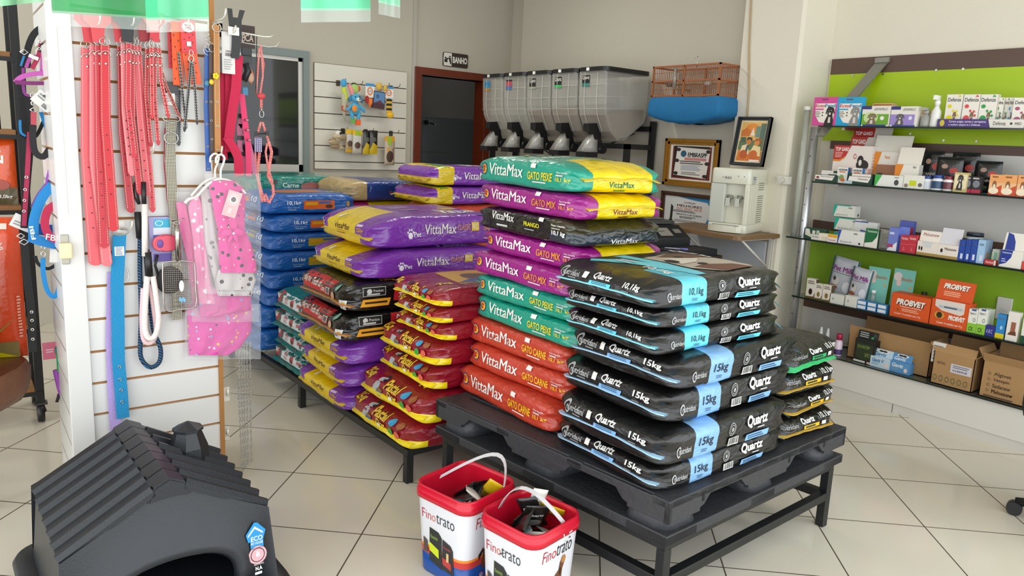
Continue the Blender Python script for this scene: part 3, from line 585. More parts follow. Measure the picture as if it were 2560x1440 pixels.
mb = MB(); mb.loft([[Vector((-d2-.03*math.sin(math.pi*i/8)**.6 if j else -d2+.02, -w2+.03+i*(2*w2-.04)/8, z)) for i in range(9) for j in (0,)]+[Vector((-d2-.035*math.sin(math.pi*i/8)**.7, -w2+.03+i*(2*w2-.04)/8, z)) for i in range(8, -1, -1)] for z in (0.005, .05)], WC, smooth=False); mb.box(-d2-.025, -.09, .05, -d2+.02, .09, .053, mat('8f8f86', .5)); mb.build('drip_tray', t)
for yy in (.01, -.055):
    mb = MB(); mb.cyl((-d2+.05, yy-.012, .235), (-d2+.02, yy-.012, .235), .014, mat('8a8a80', .35), 12); mb.cyl((-d2+.035, yy, .25), (-d2+.035, yy, .20), .011, mat('76776f', .3), 12); mb.box(-d2+.008, yy-.015, .175, -d2+.014, yy+.015, .23, WC2); mb.build('tap', t, bevel=.002)
mb = MB(); mb.decals((-d2-.0005, w2, .325), (0, -2*w2, 0), (0, 0, .1), [('t', 'ibbl', .36, .3, .52, .48, '6a6a64'), ('o', .31, .4, .018, .04, .35, '6a6a64'), ('e', .7, .5, .012, .03, '4a4a46'), ('e', .85, .5, .012, .03, '4a4a46')]); mb.build('brand_mark', t)
mb = MB()
for k in range(19):
    if k in (13, 14): continue
    mb.box(.0, -w2-.001, .07+.0145*k, .1, -w2+.004, .0745+.0145*k, mat('6e6a58', .6))
mb.decals((-.12, -w2-.001, .32), (.06, 0, 0), (0, 0, .06), [('r', 0, 0, 1, 1, 'cfcfc4'), ('l', .1, .6, .9, .9, 2, '5a6a8a'), ('l', .1, .1, .9, .5, 3, 'a8a8a0')])
mb.build('vent_grille', t)
# ------------------------------------------------------------------ small white box and tubes beside the pole
mb = MB(); mb.box(0, 0, 0, .05, .08, .05, mat('d8d5cc', .4)); mb.cyl((-.001, .04, .025), (-.02, .04, .025), .02, mat('c9c6bc', .4), 12); mb.build('wall_socket', loc=(4.37, 2.80, 1.30), label='small white round fitting on the pillar edge beside the steel pole', cat='socket')
t = thing('clear_tube', 'pale clear tube standing upright beside the steel pole', 'tube', (4.42, 2.742, .96))
mb = MB(); mb.cyl((0, 0, 0), (0, 0, .83), .019, mat('d9ddcf', .15, trans=.5), 14); mb.build('tube', t); mb = MB(); mb.cyl((0, 0, .82), (0, 0, .845), .024, mat('e0e0d8', .4), 14); mb.build('cap', t)
# ------------------------------------------------------------------ printer desk
t = thing('printer_desk', 'dark desk with brown edge behind the pet food stacks, carrying the printer', 'desk', (0, 0, 0))
DK = mat('2b211c', .5, bump=.1)
mb = MB(); mb.box(3.40, 2.93, .79, 3.93, 4.1, .83, DK); mb.build('top', t)
mb = MB(); mb.box(3.43, 2.95, 0, 3.91, 2.98, .79, DK); mb.box(3.43, 4.05, 0, 3.91, 4.08, .79, DK); mb.box(3.87, 2.98, 0, 3.9, 4.05, .79, DK); mb.build('side_panel', t)
t = thing('printer', 'black multifunction printer with keypad on the desk behind the food stacks', 'printer', (3.66, 3.45, .83), 1.35)
mb = MB(); mb.prism([(-.26, 0), (.24, 0), (.24, .15), (-.12, .16), (-.26, .09)], -.26, .26, mat('121316', .4), M=Matrix(((1,0,0,0),(0,0,1,0),(0,1,0,0),(0,0,0,1)))); mb.build('body', t, bevel=.006)
mb = MB(); mb.box(-.1, -.24, .162, .22, .24, .185, mat('3a3a3a', .35)); mb.box(-.02, -.2, .186, .2, .1, .196, mat('6a6662', .4)); mb.build('scanner_lid', t, bevel=.004)
mb = MB(); mb.decals((-.262, .25, .088), (0, -.5, 0), (.138, 0, .07), [('r', .58, .2, .78, .8, '8a857a'), ('r', .84, .4, .95, .7, '7a766e'), ('e', .5, .5, .02, .1, 'd8d8d8')]+[('r', .12+.08*a, .15+.2*b, .16+.08*a, .25+.2*b, 'b8b8b8') for a in range(4) for b in range(4)]); mb.build('control_panel', t)
mb = MB(); mb.box(3.50, 2.95, .83, 3.90, 3.14, .87, mat('1a1b20', .5)); mb.build('folder', label='flat black tray beside the printer on the dark desk', cat='tray')
t = thing('pen', 'lilac pen lying on the flat black tray beside the printer', 'pen', (3.55, 3.09, .8765), -.9); mb = MB(); mb.cyl((0, 0, 0), (.1, 0, 0), .004, mat('a8a8c4', .3), 8); mb.cyl((.1, 0, 0), (.145, 0, 0), .0065, mat('7a78c0', .3), 8); mb.build('barrel', t)
# ------------------------------------------------------------------ shelving unit: steel pole, brace, glass shelves
GLS = mat('b8cfc4', .03, 0, .5, trans=.9, name='shelf_glass'); GED = mat('16261f', .15, name='glass_edge')
def pole(y, x=4.46):
    t = thing('shelf_pole', 'steel tube pole at the left end of the glass shelves', 'pole', (x, y, .236))
    mb = MB(); mb.cyl((0, 0, 0), (0, 0, 1.44), .027, STEEL, 20); mb.build('tube', t)
    mb = MB()
    for k in range(13): mb.cyl((-.0275, -.004, .1+.105*k), (-.026, -.004, .1+.105*k), .004, mat('2a2a2a', .5), 8)
    mb.build('bolt_hole', t); return t
pole(2.70)
mb = MB(); 
pb = Vector((4.70, 2.43, 2.10)); pa = Vector((4.45, 2.66, 1.62)); dv = (pb-pa).normalized()
mb = MB(); mb.ribbon([pa, pa+(pb-pa)*.5, pb], Vector((.0, .075, 0)), .012, mat('8e8c82', .45, .4)); mb.box(pb.x-.02, pb.y-.045, pb.z-.01, pb.x, pb.y+.045, pb.z+.02, mat('8e8c82', .45, .4)); mb.build('shelf_brace', label='grey metal strap slanting from the top shelf to the brown band', cat='brace')
SZ = {1: 1.683, 2: 1.333, 3: .960, 4: .575}
for k, z in SZ.items():
    mb = MB(); yl = {1: 2.63, 2: 2.63, 3: 2.77, 4: 2.68}[k]
    mb.box(4.385, Y0, z-.008, XW-.02, yl, z, GLS); mb.box(4.379, Y0, z-.009, 4.385, yl, z+.0005, GED)
    for yy in (2.5, 1.4): mb.box(4.45, yy-.01, z-.022, XW-.02, yy+.01, z-.0085, CHROME)
    nm = {1: 'top', 2: 'second', 3: 'third', 4: 'lowest'}[k]
    mb.build('glass_shelf', label=f'{nm} glass shelf of the four holding the medicine boxes', cat='glass shelf', group='glass shelves on the green wall')
mb = MB(); mb.box(4.36, Y0, .2355, XW-.02, 2.74, .243, GLS); mb.box(4.354, Y0, .2352, 4.36, 2.74, .2435, GED); mb.build('glass_sheet', label='glass sheet lying on the white plinth under the shelves', cat='glass sheet')
ZB = .2445
# ------------------------------------------------------------------ products on the shelves
def yat(px, py, X): return atX(px, py, X).y
def pbox(px0, px1, pyt, pyb, shelf, X, dep, base, items, lab, cat='box', z0=None, side=None, top=None, grp=None, rz=0, name='product_box', lid=None, dz=0):
    """carton standing on a shelf; px0..px1 its front face left to right, pyt its top"""
    zb = z0 if z0 is not None else (SZ[shelf]+.0012 if shelf else ZB); pm = (px0+px1)/2
    y0, y1 = atX(px0, pyb, X).y, atX(px1, pyb, X).y
    H_ = atX(pm, pyt, X).z-zb-dz; W_ = y0-y1
    mb = MB(); mb.box(0, -W_/2, 0, dep, W_/2, H_, PAPER(base))
    mb.decals((0, W_/2, 0), (0, -W_, 0), (0, 0, H_), items)
    if side: mb.decals((0, -W_/2, 0), (dep, 0, 0), (0, 0, H_), side)
    if top: mb.decals((0, W_/2, H_), (0, -W_, 0), (dep, 0, 0), top)
    if lid:
        hh, its = lid; a = Vector((dep*.35, W_/2, H_)); v = Vector((.25*hh, 0, hh)); mb.add([a, a+Vector((0, -W_, 0)), a+Vector((0, -W_, 0))+v, a+v, a+Vector((.002, 0, 0)), a+Vector((.002, -W_, 0)), a+Vector((.002, -W_, 0))+v, a+v+Vector((.002, 0, 0))], [(0,1,2,3),(4,7,6,5),(0,4,5,1),(1,5,6,2),(2,6,7,3),(3,7,4,0)], PAPER(base)); mb.decals(a, (0, -W_, 0), v, its)
    return mb.build(name, loc=(X, (y0+y1)/2, zb), rz=rz, label=lab, cat=cat, group=grp), W_, H_
dog = lambda x, y, s, h='2a2624': [('p', [(x+a*s, y+b*s) for a, b in ((-.2, -.3), (.17, -.3), (.17, -.1), (.12, .08), (.15, .2), (.17, .1), (.2, .14), (.17, .3), (.08, .36), (-.06, .36), (-.13, .28), (-.17, .12), (-.12, .1), (-.1, .2), (-.08, .04), (-.12, -.02), (-.18, -.16))], h), ('p', [(x-.05*s, y-.2*s), (x+.06*s, y-.2*s), (x+.05*s, y), (x-.03*s, y)], 'd8cfc4'), ('e', x+.01*s, y+.12*s, .045*s, .05*s, 'd8cfc4'), ('e', x-.04*s, y+.23*s, .012*s, .015*s, 'f0ece4'), ('e', x+.06*s, y+.23*s, .012*s, .015*s, 'f0ece4'), ('e', x+.01*s, y+.15*s, .015*s, .012*s, '1a1614')]
SH = 'on the top glass shelf'; S2 = 'on the second glass shelf'; S3 = 'on the third glass shelf'; S4 = 'on the lowest glass shelf'; S5 = 'on the white plinth'
F = 4.395
for px0, px1, h, nm, dh in ((2029, 2088, 'd24a94', 'pink', '26221f'), (2088, 2152, '1fa0d0', 'blue', '8a8a88')):
    pbox(px0, px1, 243, 311, 1, F, .03, h, [('p', [(.08, .78), (.12, .35), (.3, .12), (.6, .08), (.88, .2), (.95, .78)], 'ece6da'), ('t', 'Ecto', .1, .64, .5, .76, 'c8485f', .03), ('t', 'Fend', .5, .64, .93, .76, '2a86b8', .03), ('r', .1, .55, .45, .6, h), ('l', .1, .3, .35, .5, 4, '8a857c'), ('e', .42, .46, .03, .025, '3a3a3a'), ('e', .42, .36, .03, .025, '3a3a3a')]+dog(.72, .3, 1, dh)+[('r', .35, .9, .6, .94, '6a4a5a')], f'{nm} hanging pack with a dog picture at the left end of the top shelf', cat='pack')
pbox(2150, 2222, 265, 311, 1, F, .05, 'e4e0d6', [('r', .03, .08, .96, .6, '6aa42a'), ('r', 0, .84, .35, 1, '35307a'), ('e', .35, .42, .25, .28, 'c4d89a')]+dog(.38, .3, .9, '7a6a4a')+[('t', 'EFFIPRO', .45, .78, .9, .9, '6a6a68', 0, .3), ('e', .75, .4, .07, .1, 'ecece0'), ('r', .1, 0, .9, .08, '2f3f8a')], 'white and green carton with cat picture '+SH)
pbox(2224, 2291, 266, 311, 1, F, .05, 'e4e0d6', [('r', .0, .08, .9, .6, '9a86c8'), ('r', 0, .84, .35, 1, '35307a')]+dog(.35, .3, .9, '5a5558')+[('t', 'EFFIPRO', .45, .78, .9, .9, '6a6a68', 0, .3), ('e', .75, .42, .07, .1, 'dcd4ec'), ('r', .1, 0, .95, .07, '2f3f8a')], 'white and lilac carton with dog picture '+SH)
pbox(2176, 2226, 258, 311, 1, F+.09, .05, 'c9b08a', [('r', 0, .8, 1, 1, 'd8b070'), ('l', .05, .82, .95, .95, 2, 'a85a30')], 'tan carton half hidden behind the green cat carton '+SH)
pbox(2290, 2325, 277, 311, 1, F+.05, .05, 'd8a86a', [('r', 0, 0, 1, .5, '1f4f56'), ('r', 0, 0, 1, .1, 'cfc030'), ('p', [(0, .6), (1, .7), (1, .8), (0, .75)], 'e8e0d0')], 'small orange and teal carton behind the white spray bottle '+SH)
for px, lab, hh, cap, z1 in ((2337, 'white spray bottle with tall nozzle '+SH, 'e6e6e2', 'f0f0ee', 240), (2313, 'grey pump bottle left of the white spray bottle '+SH, '9a9a94', 'a8a8a4', 270)):
    y = yat(px, 311, F+.03); zt = atX(px, z1, F+.03).z-SZ[1]; t = thing('spray_bottle', lab, 'bottle', (F+.03, y, SZ[1]+.0012)); k = zt
    mb = MB(); mb.lathe([(.026, 0), (.028, .01), (.026, k*.5), (.012, k*.64), (.012, k*.7)], mat(hh, .3)); mb.build('bottle', t)
    mb = MB(); mb.lathe([(.014, k*.69), (.016, k*.8), (.011, k*.86)], mat(cap, .3)); mb.box(-.045, -.008, k*.86, .012, .008, k, mat(cap, .3)); mb.build('spray_head', t)
# flea tablet display tray with five cartons
zt0 = SZ[1]+.0012
o_, W_, H_ = pbox(2342, 2560, 298, 316, 1, F-.005, .085, '4b3878', [('t', 'Contra pulgas, sarnas e carrapatos,', .14, .5, .58, .85, 'dcd4ec'), ('t', 'o melhor ataque é o Defenza.', .14, .12, .52, .45, 'dcd4ec'), ('e', .06, .5, .03, .4, 'c8b840'), ('p', [(.63, 0), (1, 0), (1, 1), (.6, 1)], 'dcd9cf'), ('t', 'Defenza', .66, .3, .8, .75, '3a3a38'), ('e', .86, .5, .015, .15, '3a3a38'), ('t', 'MSD', .9, .35, .97, .65, '6a6a66')], 'long purple and white counter tray holding the flea tablet cartons', cat='display tray', name='display_tray')
for k, (a, b, c, dx, top_) in enumerate(((2360, 2400, 'e0d010', 0, 'yellow'), (2402, 2444, 'd84a4a', 0, 'red'), (2443, 2487, '2f9a4a', 0, 'green'), (2487, 2504, '2f8a5a', .02, 'narrow green rear'), (2502, 2518, '2f8a5a', .035, 'narrow green last'), (2516, 2532, '3a9ac8', .03, 'cyan'), (2528, 2575, 'a8507a', -.002, 'mauve'))):
    ps = [('t', 'Defenza', .08, .78, .9, .9, '3a3a38'), ('e', .25, .64, .13, .06, c), ('e', .3, .25, .2, .12, c), ('e', .5, .5, .07, .04, c), ('e', .72, .48, .07, .04, c), ('e', .8, .36, .07, .04, c)]+dog(.6, .25, .6, '7a5a3a')+[('p', [(.7, .92), (.9, .92), (.8, .99)], c)]
    pbox(a, b, 236+(8 if dx else 0), 298, 1, F+.012+dx, .035, 'e8e4da', ps, f'{top_} marked upright flea tablet carton in the purple tray', z0=zt0+.001, side=[('r', 0, 0, 1, 1, 'c8c2b4')])
# second shelf
tg = [('p', [(0, 1), (0, .62), (.18, .62), (.33, .72), (.45, 1)], 'b8302c'), ('t', 'TOP GARD', .04, .85, .4, .95, 'ece4dc', .03), ('p', [(0, .62), (.18, .62), (.33, .72), (.3, .66), (.18, .57), (0, .57)], 'e08a28'), ('l', .04, .68, .25, .82, 4, 'e0a8a0'), ('o', .57, .72, .04, .07, .3, 'b8403a'), ('e', .78, .5, .16, .14, '2a2422'), ('e', .72, .62, .08, .13, '2a2422'), ('e', .72, .56, .04, .08, 'e0d8d0'), ('r', .05, .14, .2, .2, 'd8b040'), ('r', 0, 0, .3, .06, 'b8302c')]
pbox(2076, 2172, 364, 455, 2, F+.09, .13, 'e6ddd4', tg, 'large white and red carton with black and white dog, left of the second shelf', dz=0, side=[('l', .1, .2, .9, .8, 8, 'c0a8a4')])
pbox(2115, 2210, 343, 455, 2, F+.20, .05, 'd8cec4', tg[:6]+[('e', .7, .6, .12, .12, '2a2422'), ('o', .87, .8, .05, .07, .3, 'b8403a')], 'tall red and white carton standing behind the large red and white dog carton', lid=(.085, [('r', 0, 0, .55, 1, 'b8302c'), ('t', 'TOP GARD', .05, .15, .5, .42, 'ece4dc', .03), ('l', .05, .6, .5, .9, 2, 'e0a8a0')]))
pbox(2095, 2166, 420, 458, 2, F+.05, .035, 'e0b0a4', [('r', .45, .2, 1, .9, 'e6d8cc')], 'low salmon tray in front of the large dog carton '+S2)
pbox(2050, 2110, 427, 465, 2, F+.03, .02, 'e8e2da', [('r', .5, 0, 1, 1, '23483a'), ('r', 0, .3, .9, .8, 'ece6de'), ('l', .3, .4, .9, .7, 2, '5a5555')], 'flat white and dark green carton, rear one at the left end of the second shelf')
pbox(2036, 2090, 437, 462, 2, F, .03, '1f4236', [('p', [(0, .35), (.8, .25), (.9, .95), (0, .95)], 'ece6de'), ('t', 'Metronidazole', .25, .68, .85, .85, '3a3434'), ('e', .12, .6, .07, .18, '8a3a3a')], 'flat dark green and white carton at the front left end of the second shelf')
for k, (a, b, lb) in enumerate(((2090, 2116, 'left'), (2127, 2152, 'right'))):
    pbox(a, b, 418+2*k, 458, 2, F+.015, .03, 'e8e4dc', [('t', 'VERMI', .08, .78, .92, .9, '2a5a8a', .03), ('r', .2, .68, .8, .74, 'd8703a'), ('e', .45, .35, .25, .18, '8aa060'), ('e', .6, .2, .2, .1, 'd86a3a')], f'{lb} of the two upright blue sided dewormer cartons '+S2, side=[('r', 0, 0, 1, 1, '2f78b8')])
pbox(2118, 2178, 434, 464, 2, F, .035, '1f4236', [('p', [(0, .3), (.85, .2), (.95, .7), (.05, .72)], 'ece6de'), ('t', 'Vetmax', .4, .42, .85, .6, '3a3434'), ('r', .15, .75, .95, .98, 'e6ddd4')], 'dark green and white carton between the dewormer cartons and the white cartons')
pbox(2110, 2129, 452, 461, 2, F-.006, .004, 'b8ccd4', [], 'small pale blue sachet lying in front of the dewormer carton', cat='sachet', name='sachet')
pbox(2170, 2262, 380, 440, 2, F+.12, .08, 'e4dfd4', [('p', [(0, 0), (.1, 0), (.3, 1), (0, 1)], 'e0882a'), ('t', 'Nexit', .4, .8, .55, .9, 'd8803a')], 'white carton with orange slanted edge, rear row of the second shelf', lid=(.1, [('r', .4, .02, .98, .98, 'e8e2d4')]))
pbox(2185, 2248, 412, 455, 2, F+.1, .06, '9a6a50', [('r', .1, .2, .3, .6, '4a3028'), ('r', .5, .2, .7, .5, 'c8a090')], 'brown cardboard carton half hidden behind the orange edged carton '+S2)
pbox(2232, 2292, 411, 463, 2, F+.06, .05, 'e8e4da', [('p', [(0, 0), (.1, 0), (.35, 1), (0, 1)], 'e0882a'), ('t', 'MSD', .75, .85, .88, .93, '3a3a3a'), ('e', .82, .35, .08, .22, '7a4a2a'), ('e', .82, .12, .14, .07, 'd8c040')], 'white carton with orange edge and spaniel picture '+S2, lid=(.1, [('r', .02, .02, .98, .98, 'ebe5d8')]))
pbox(2184, 2255, 438, 471, 2, F, .05, 'e6e8e2', [('p', [(0, 0), (.05, 0), (.25, 1), (0, 1)], '3fae4a'), ('t', 'MSD', .7, .78, .85, .88, '3a3a3a'), ('e', .78, .4, .08, .25, '4a4a48')], 'white carton with bright green left edge '+S2)
pbox(2256, 2306, 438, 474, 2, F, .05, 'e8e6dc', [('r', .3, .2, .65, .6, 'c8d420'), ('e', .15, .2, .1, .15, '8a8070'), ('e', .85, .3, .1, .15, '6a6a68')], 'white carton with a lime yellow square '+S2)
for k, (a, b, tp, X_, lb, lg) in enumerate(((2296, 2350, 376, .16, 'leftmost tall', 'CANNE'), (2334, 2400, 392, .12, 'wide front', 'CANNE'), (2370, 2440, 380, .2, 'rear middle', 'DOG'), (2432, 2498, 402, .14, 'rightmost low', 'CANNE'))):
    y0, y1 = atX(a, 470, F+X_).y, atX(b, 470, F+X_).y; z1 = atX((a+b)/2, tp, F+X_).z; H_ = z1-SZ[2]-.003
    o = pouch((0, 0, H_/2), y0-y1, H_, '1c1d1e', [('t', lg, .15, .35, .75, .43, 'c8c4bc', .02), ('e', .7, .6, .16, .09, 'b8403a'), ('e', .35, .72, .13, .07, 'b09080'), ('e', .4, .18, .18, .06, '5a6a50')], f'{lb} black snack pouch in the rear row of the second shelf', th=.03, name='snack_pouch', cat='pouch'); o.rotation_euler = (0, 0, -math.pi/2); o.location = (F+X_, (y0+y1)/2, SZ[2]+.002)
def jar(px, tp, shelf, X, r, h, capc, base, lab, lids=True, its=None, name='pill_jar', cat='jar', zb=None):
    zb = SZ[shelf]+.0012 if shelf else ZB; y = yat(px, 480, X) if shelf == 2 else X and atX(px, {3: 620, 0: 900, 4: 780}.get(shelf, 480), X).y
    H_ = atX(px, tp, X).z-zb; t = thing(name, lab, cat, (X, y, zb))
    mb = MB(); mb.lathe([(r*.92, 0), (r, .006), (r, H_*.68), (r*.7, H_*.78), (r*.7, H_*.8)], mat('e6e8e6', .3)); mb.build('body', t)
    mb = MB(); mb.lathe([(r*1.003, H_*.12), (r*1.003, H_*.6)], mat(base, .4), cap=False); mb.build('label_band', t)
    mb = MB(); mb.lathe([(r*.78, H_*.78), (r*.8, H_*.8), (r*.8, H_*.98), (r*.74, H_)], mat(capc, .35)); mb.build('cap', t); return t
jar(2315, 439, 2, F+.03, .028, 0, '2a3f80', 'c8ccd8', 'white jar with blue cap and pale band, leftmost of three jars')
jar(2341, 437, 2, F+.03, .032, 0, '28458f', '2a4a6a', 'white jar with blue cap and dark band, middle of three jars')
jar(2368, 440, 2, F+.03, .028, 0, '7a2432', '6a3a42', 'white jar with dark red cap and pink band '+S2)
pbox(2380, 2415, 431, 484, 2, F+.01, .03, 'c9b47a', [('p', [(.05, .2), (.5, .1), (.9, .2), (.95, .9), (.05, .9)], 'e8dcb4')]+dog(.45, .45, 1.2, '3a3632'), 'cream carton with a dog drawing right of the three jars')
for k, (a, b) in enumerate(((2407, 2425), (2424, 2449))):
    pbox(a, b, 440+k, 488, 2, F+.012, .03, '2a2628', [('e', .5, .55, .35, .22, '7a7e86'), ('r', 0, 0, 1, .22, 'b0304a'), ('l', .1, .84, .9, .92, 1, 'c8c0c0')], ('left' if k == 0 else 'right')+' of the two black and crimson dog cartons '+S2)
for k, (a, b) in enumerate(((2468, 2500), (2500, 2536), (2538, 2572))):
    pbox(a, b, 436+k, 492, 2, F, .04, 'eab88a', [('r', 0, .6, 1, 1, 'e8a060'), ('p', [(0, .15), (1, .5), (1, 0), (0, 0)], 'c84a2a'), ('e', .4, .2, .4, .16, 'efe0c4'), ('e', .42, .5, .16, .2, '8a5a34'), ('e', .42, .38, .1, .16, 'ecdcc0'), ('l', .2, .85, .7, .92, 1, '8a5a30')], ('left', 'middle', 'right')[k]+' of the three orange collie cartons at the right of the second shelf')
# third shelf
for z0_, a, b, c, lb in ((.0, 2083, 2150, 583, 'bottom'), (.075, 2081, 2146, 545, 'middle'), (.16, 2075, 2128, 512, 'top')):
    pbox(a, b, c, 600, 3, F+.09, .07, 'dcdcd4', [('p', [(0, 0), (.03, 0), (.18, 1), (0, 1)], '1fa68c'), ('r', .0, .92, .8, 1, '1fa68c'), ('t', 'Boviprime 3.7', .15, .08, .7, .22, '8a8a86'), ('t', 'MSD', .7, .72, .88, .84, '3a3a3a')], f'white and teal edged carton, {lb} of its pile of three '+S3, z0=SZ[3]+.0012+z0_, side=[('r', .5, .1, .8, .3, '5a5a58')])
pbox(2011, 2062, 571, 600, 3, F+.03, .04, '1f4a34', [('p', [(0, .2), (.3, .2), (.2, .9), (0, .9)], 'e6e4da'), ('r', .35, .35, .5, .8, 'd8d8cc'), ('r', .55, .3, .7, .85, 'b8c8b8')], 'low dark green carton at the left end of the third shelf')
pbox(2011, 2040, 585, 600, 3, F, .03, 'dcd8c8', [('p', [(0, 0), (1, 0), (0, .8)], '1f4a34')], 'flat white carton in front of the dark green one, left end of the third shelf')
pbox(2027, 2050, 587, 602, 3, F-.004, .03, 'e4e0d4', [('t', 'Synulox', .1, .4, .8, .8, '5a5a8a')], 'flat white carton with small print beside the leaning white one '+S3)
pbox(2045, 2092, 585, 606, 3, F, .04, 'e8e0c8', [('r', .5, 0, 1, 1, 'e0a82a'), ('r', .0, .45, .5, .5, 'c8c0a8')], 'flat white and yellow carton '+S3)
pbox(2067, 2090, 594, 608, 3, F-.008, .02, 'e8e4e0', [('t', 'Vetmed', .1, .3, .9, .7, 'b8507a')], 'tiny white carton in front of the yellow and white carton '+S3)
pbox(2130, 2187, 554, 612, 3, F+.08, .03, 'd8dad8', [('r', 0, .96, .6, 1, '2a4a9a'), ('p', [(.2, .2), (.7, .2), (.6, .6), (.3, .65)], '3a5aa0')], 'tall white carton with blue top edge '+S3)
pbox(2092, 2158, 577, 613, 3, F, .05, 'e4e4de', [('p', [(0, 0), (.02, 0), (.12, 1), (0, 1)], '2a50a8'), ('t', 'MSD', .6, .75, .75, .87, '3a3a3a'), ('t', 'Zeniquin 5%', .1, .1, .55, .22, '7a7a78'), ('e', .85, .15, .04, .08, '3a3a3a')], 'white carton with blue left edge and small print '+S3)
pbox(2160, 2192, 571, 616, 3, F, .05, 'e6e4da', [('p', [(0, 1), (1, 1), (.92, .6), (.6, .3), (0, .22)], '1f6a40'), ('t', 'Teosicania', .1, .8, .9, .92, 'c8dcc8', .02)], 'dark green and white carton with curved design '+S3, side=[('r', .0, 0, .45, 1, '143a28'), ('r', .45, 0, 1, 1, 'a8a49a')])
pbox(2188, 2222, 574, 618, 3, F+.05, .06, 'b0aca2', [('l', .1, .2, .8, .8, 8, '8a867c')], 'grey carton side behind the green curved design carton '+S3)
pbox(2217, 2240, 568, 624, 3, F, .04, '6f7ec8', [('p', [(0, 0), (1, 0), (1, .4), (0, .05)], 'e2e0e8'), ('r', 0, .15, .6, .28, 'a83a5a'), ('l', .1, .7, .8, .8, 1, 'c8cce8')], 'slim periwinkle blue carton standing front, third shelf')
pbox(2243, 2268, 567, 626, 3, F+.03, .04, '6f80d0', [('r', .2, .5, .6, .62, 'c8cce8')], 'second periwinkle carton with maroon side '+S3, side=[('r', 0, 0, 1, 1, '8a2040')])
pbox(2244, 2280, 552, 600, 3, F+.12, .03, '5a66b8', [('r', 0, .6, 1, .72, 'dcd8e0')], 'raised periwinkle carton flap at the back of the third shelf')
for k, (a, b, xx, lb) in enumerate(((2248, 2268, 0, 'left front'), (2268, 2288, 0, 'right front'), (2262, 2282, .05, 'left rear'), (2282, 2301, .06, 'right rear'))):
    pbox(a, b, 588, 629, 3, F+xx, .035, 'c03040', [('t', 'Vermivet', .1, .75, .9, .9, 'e8c8c8', .02), ('r', 0, .48, 1, .5, 'd8787a'), ('p', [(.3, .1), (.7, .1), (.5, .4)], 'd05a60')], f'{lb} small red carton of the red cluster '+S3)
pbox(2290, 2342, 604, 635, 3, F, .05, 'e6ddd2', [('r', 0, 0, 1, .2, 'a88a4a'), ('p', [(.25, 1), (.75, 1), (.65, .6), (.35, .6)], 'cfd4d4'), ('e', .12, .5, .04, .15, '2a2624'), ('e', .24, .48, .04, .15, '2a2624')], 'open white and gold counter carton, left of its pair '+S3, lid=(.06, [('r', 0, 0, 1, 1, 'ece4da'), ('t', 'Meloxinew', .15, .5, .9, .8, 'b04050', .01)]))
pbox(2341, 2393, 612, 644, 3, F, .05, 'e6ddd2', [('r', 0, 0, 1, .2, 'a88a4a'), ('t', 'Meloxinew', .35, .6, .92, .8, 'b04050', .01), ('e', .2, .55, .06, .15, '2a2624')], 'closed front white and gold counter carton, right of its pair '+S3, lid=(.09, [('r', 0, 0, 1, 1, 'd8d6dc')]))
for k, (a, b, c, s_) in enumerate(((2393, 2408, '2247a0', 'first'), (2409, 2422, '2247a0', 'second'), (2423, 2438, '2247a0', 'third'), (2439, 2458, '9cc0e0', 'fourth and palest'))):
    pbox(a, b, 599, 648+k*2, 3, F, .09, c, [('t', 'VetMix', .2, .75, .8, .85, 'e0e8f4'), ('r', .4, .1, .8, .35, 'd0d8ec')], f'{s_} upright blue carton of the four in a row', side=[('r', 0, 0, 1, 1, '8aa4c0'), ('e', .4, .3, .25, .2, '9a8274')] if k == 3 else None)
y_ = atX(2433, 620, F+.14).y; t = thing('cream_tub', 'small tub with dark lid standing behind the four blue cartons', 'tub', (F+.14, y_, SZ[3]+.0012))
mb = MB(); mb.lathe([(.034, 0), (.036, .07), (.04, .13)], mat('c8d4cc', .4)); mb.build('tub', t); mb = MB(); mb.lathe([(.043, .13), (.043, .15), (.04, .152)], mat('232a3a', .3)); mb.build('lid', t)
pbox(2460, 2489, 650, 657, 3, F-.003, .03, 'c03038', [('t', 'Vermical', .1, .3, .8, .8, 'e8d0d0'), ('r', .85, 0, 1, 1, 'e0dcd4')], 'flat red carton lying between blue cartons and the white display carton')
pbox(2476, 2494, 623, 660, 3, F+.05, .04, 'c8d4c8', [('r', .3, .0, .7, .8, '8ac0a4')], 'small pale green carton behind the flat red one '+S3)
pbox(2496, 2552, 626, 668, 3, F, .05, 'e6e2d8', [('p', [(0, 1), (.55, 1), (.5, .6), (.3, .25), (0, .1)], '23388f'), ('t', 'Prednisolona', .08, .8, .5, .9, 'c8d0ec', .02), ('l', .08, .3, .3, .5, 2, 'a8b0dc')], 'white display carton with dark blue curve at the right of the third shelf', lid=(.09, [('p', [(.1, 0), (.55, 0), (.5, .5), (.35, .9), (.1, 1)], '23388f')]))
pbox(2553, 2580, 655, 672, 3, F, .03, 'd0483a', [], 'red carton cut by the right picture edge '+S3)
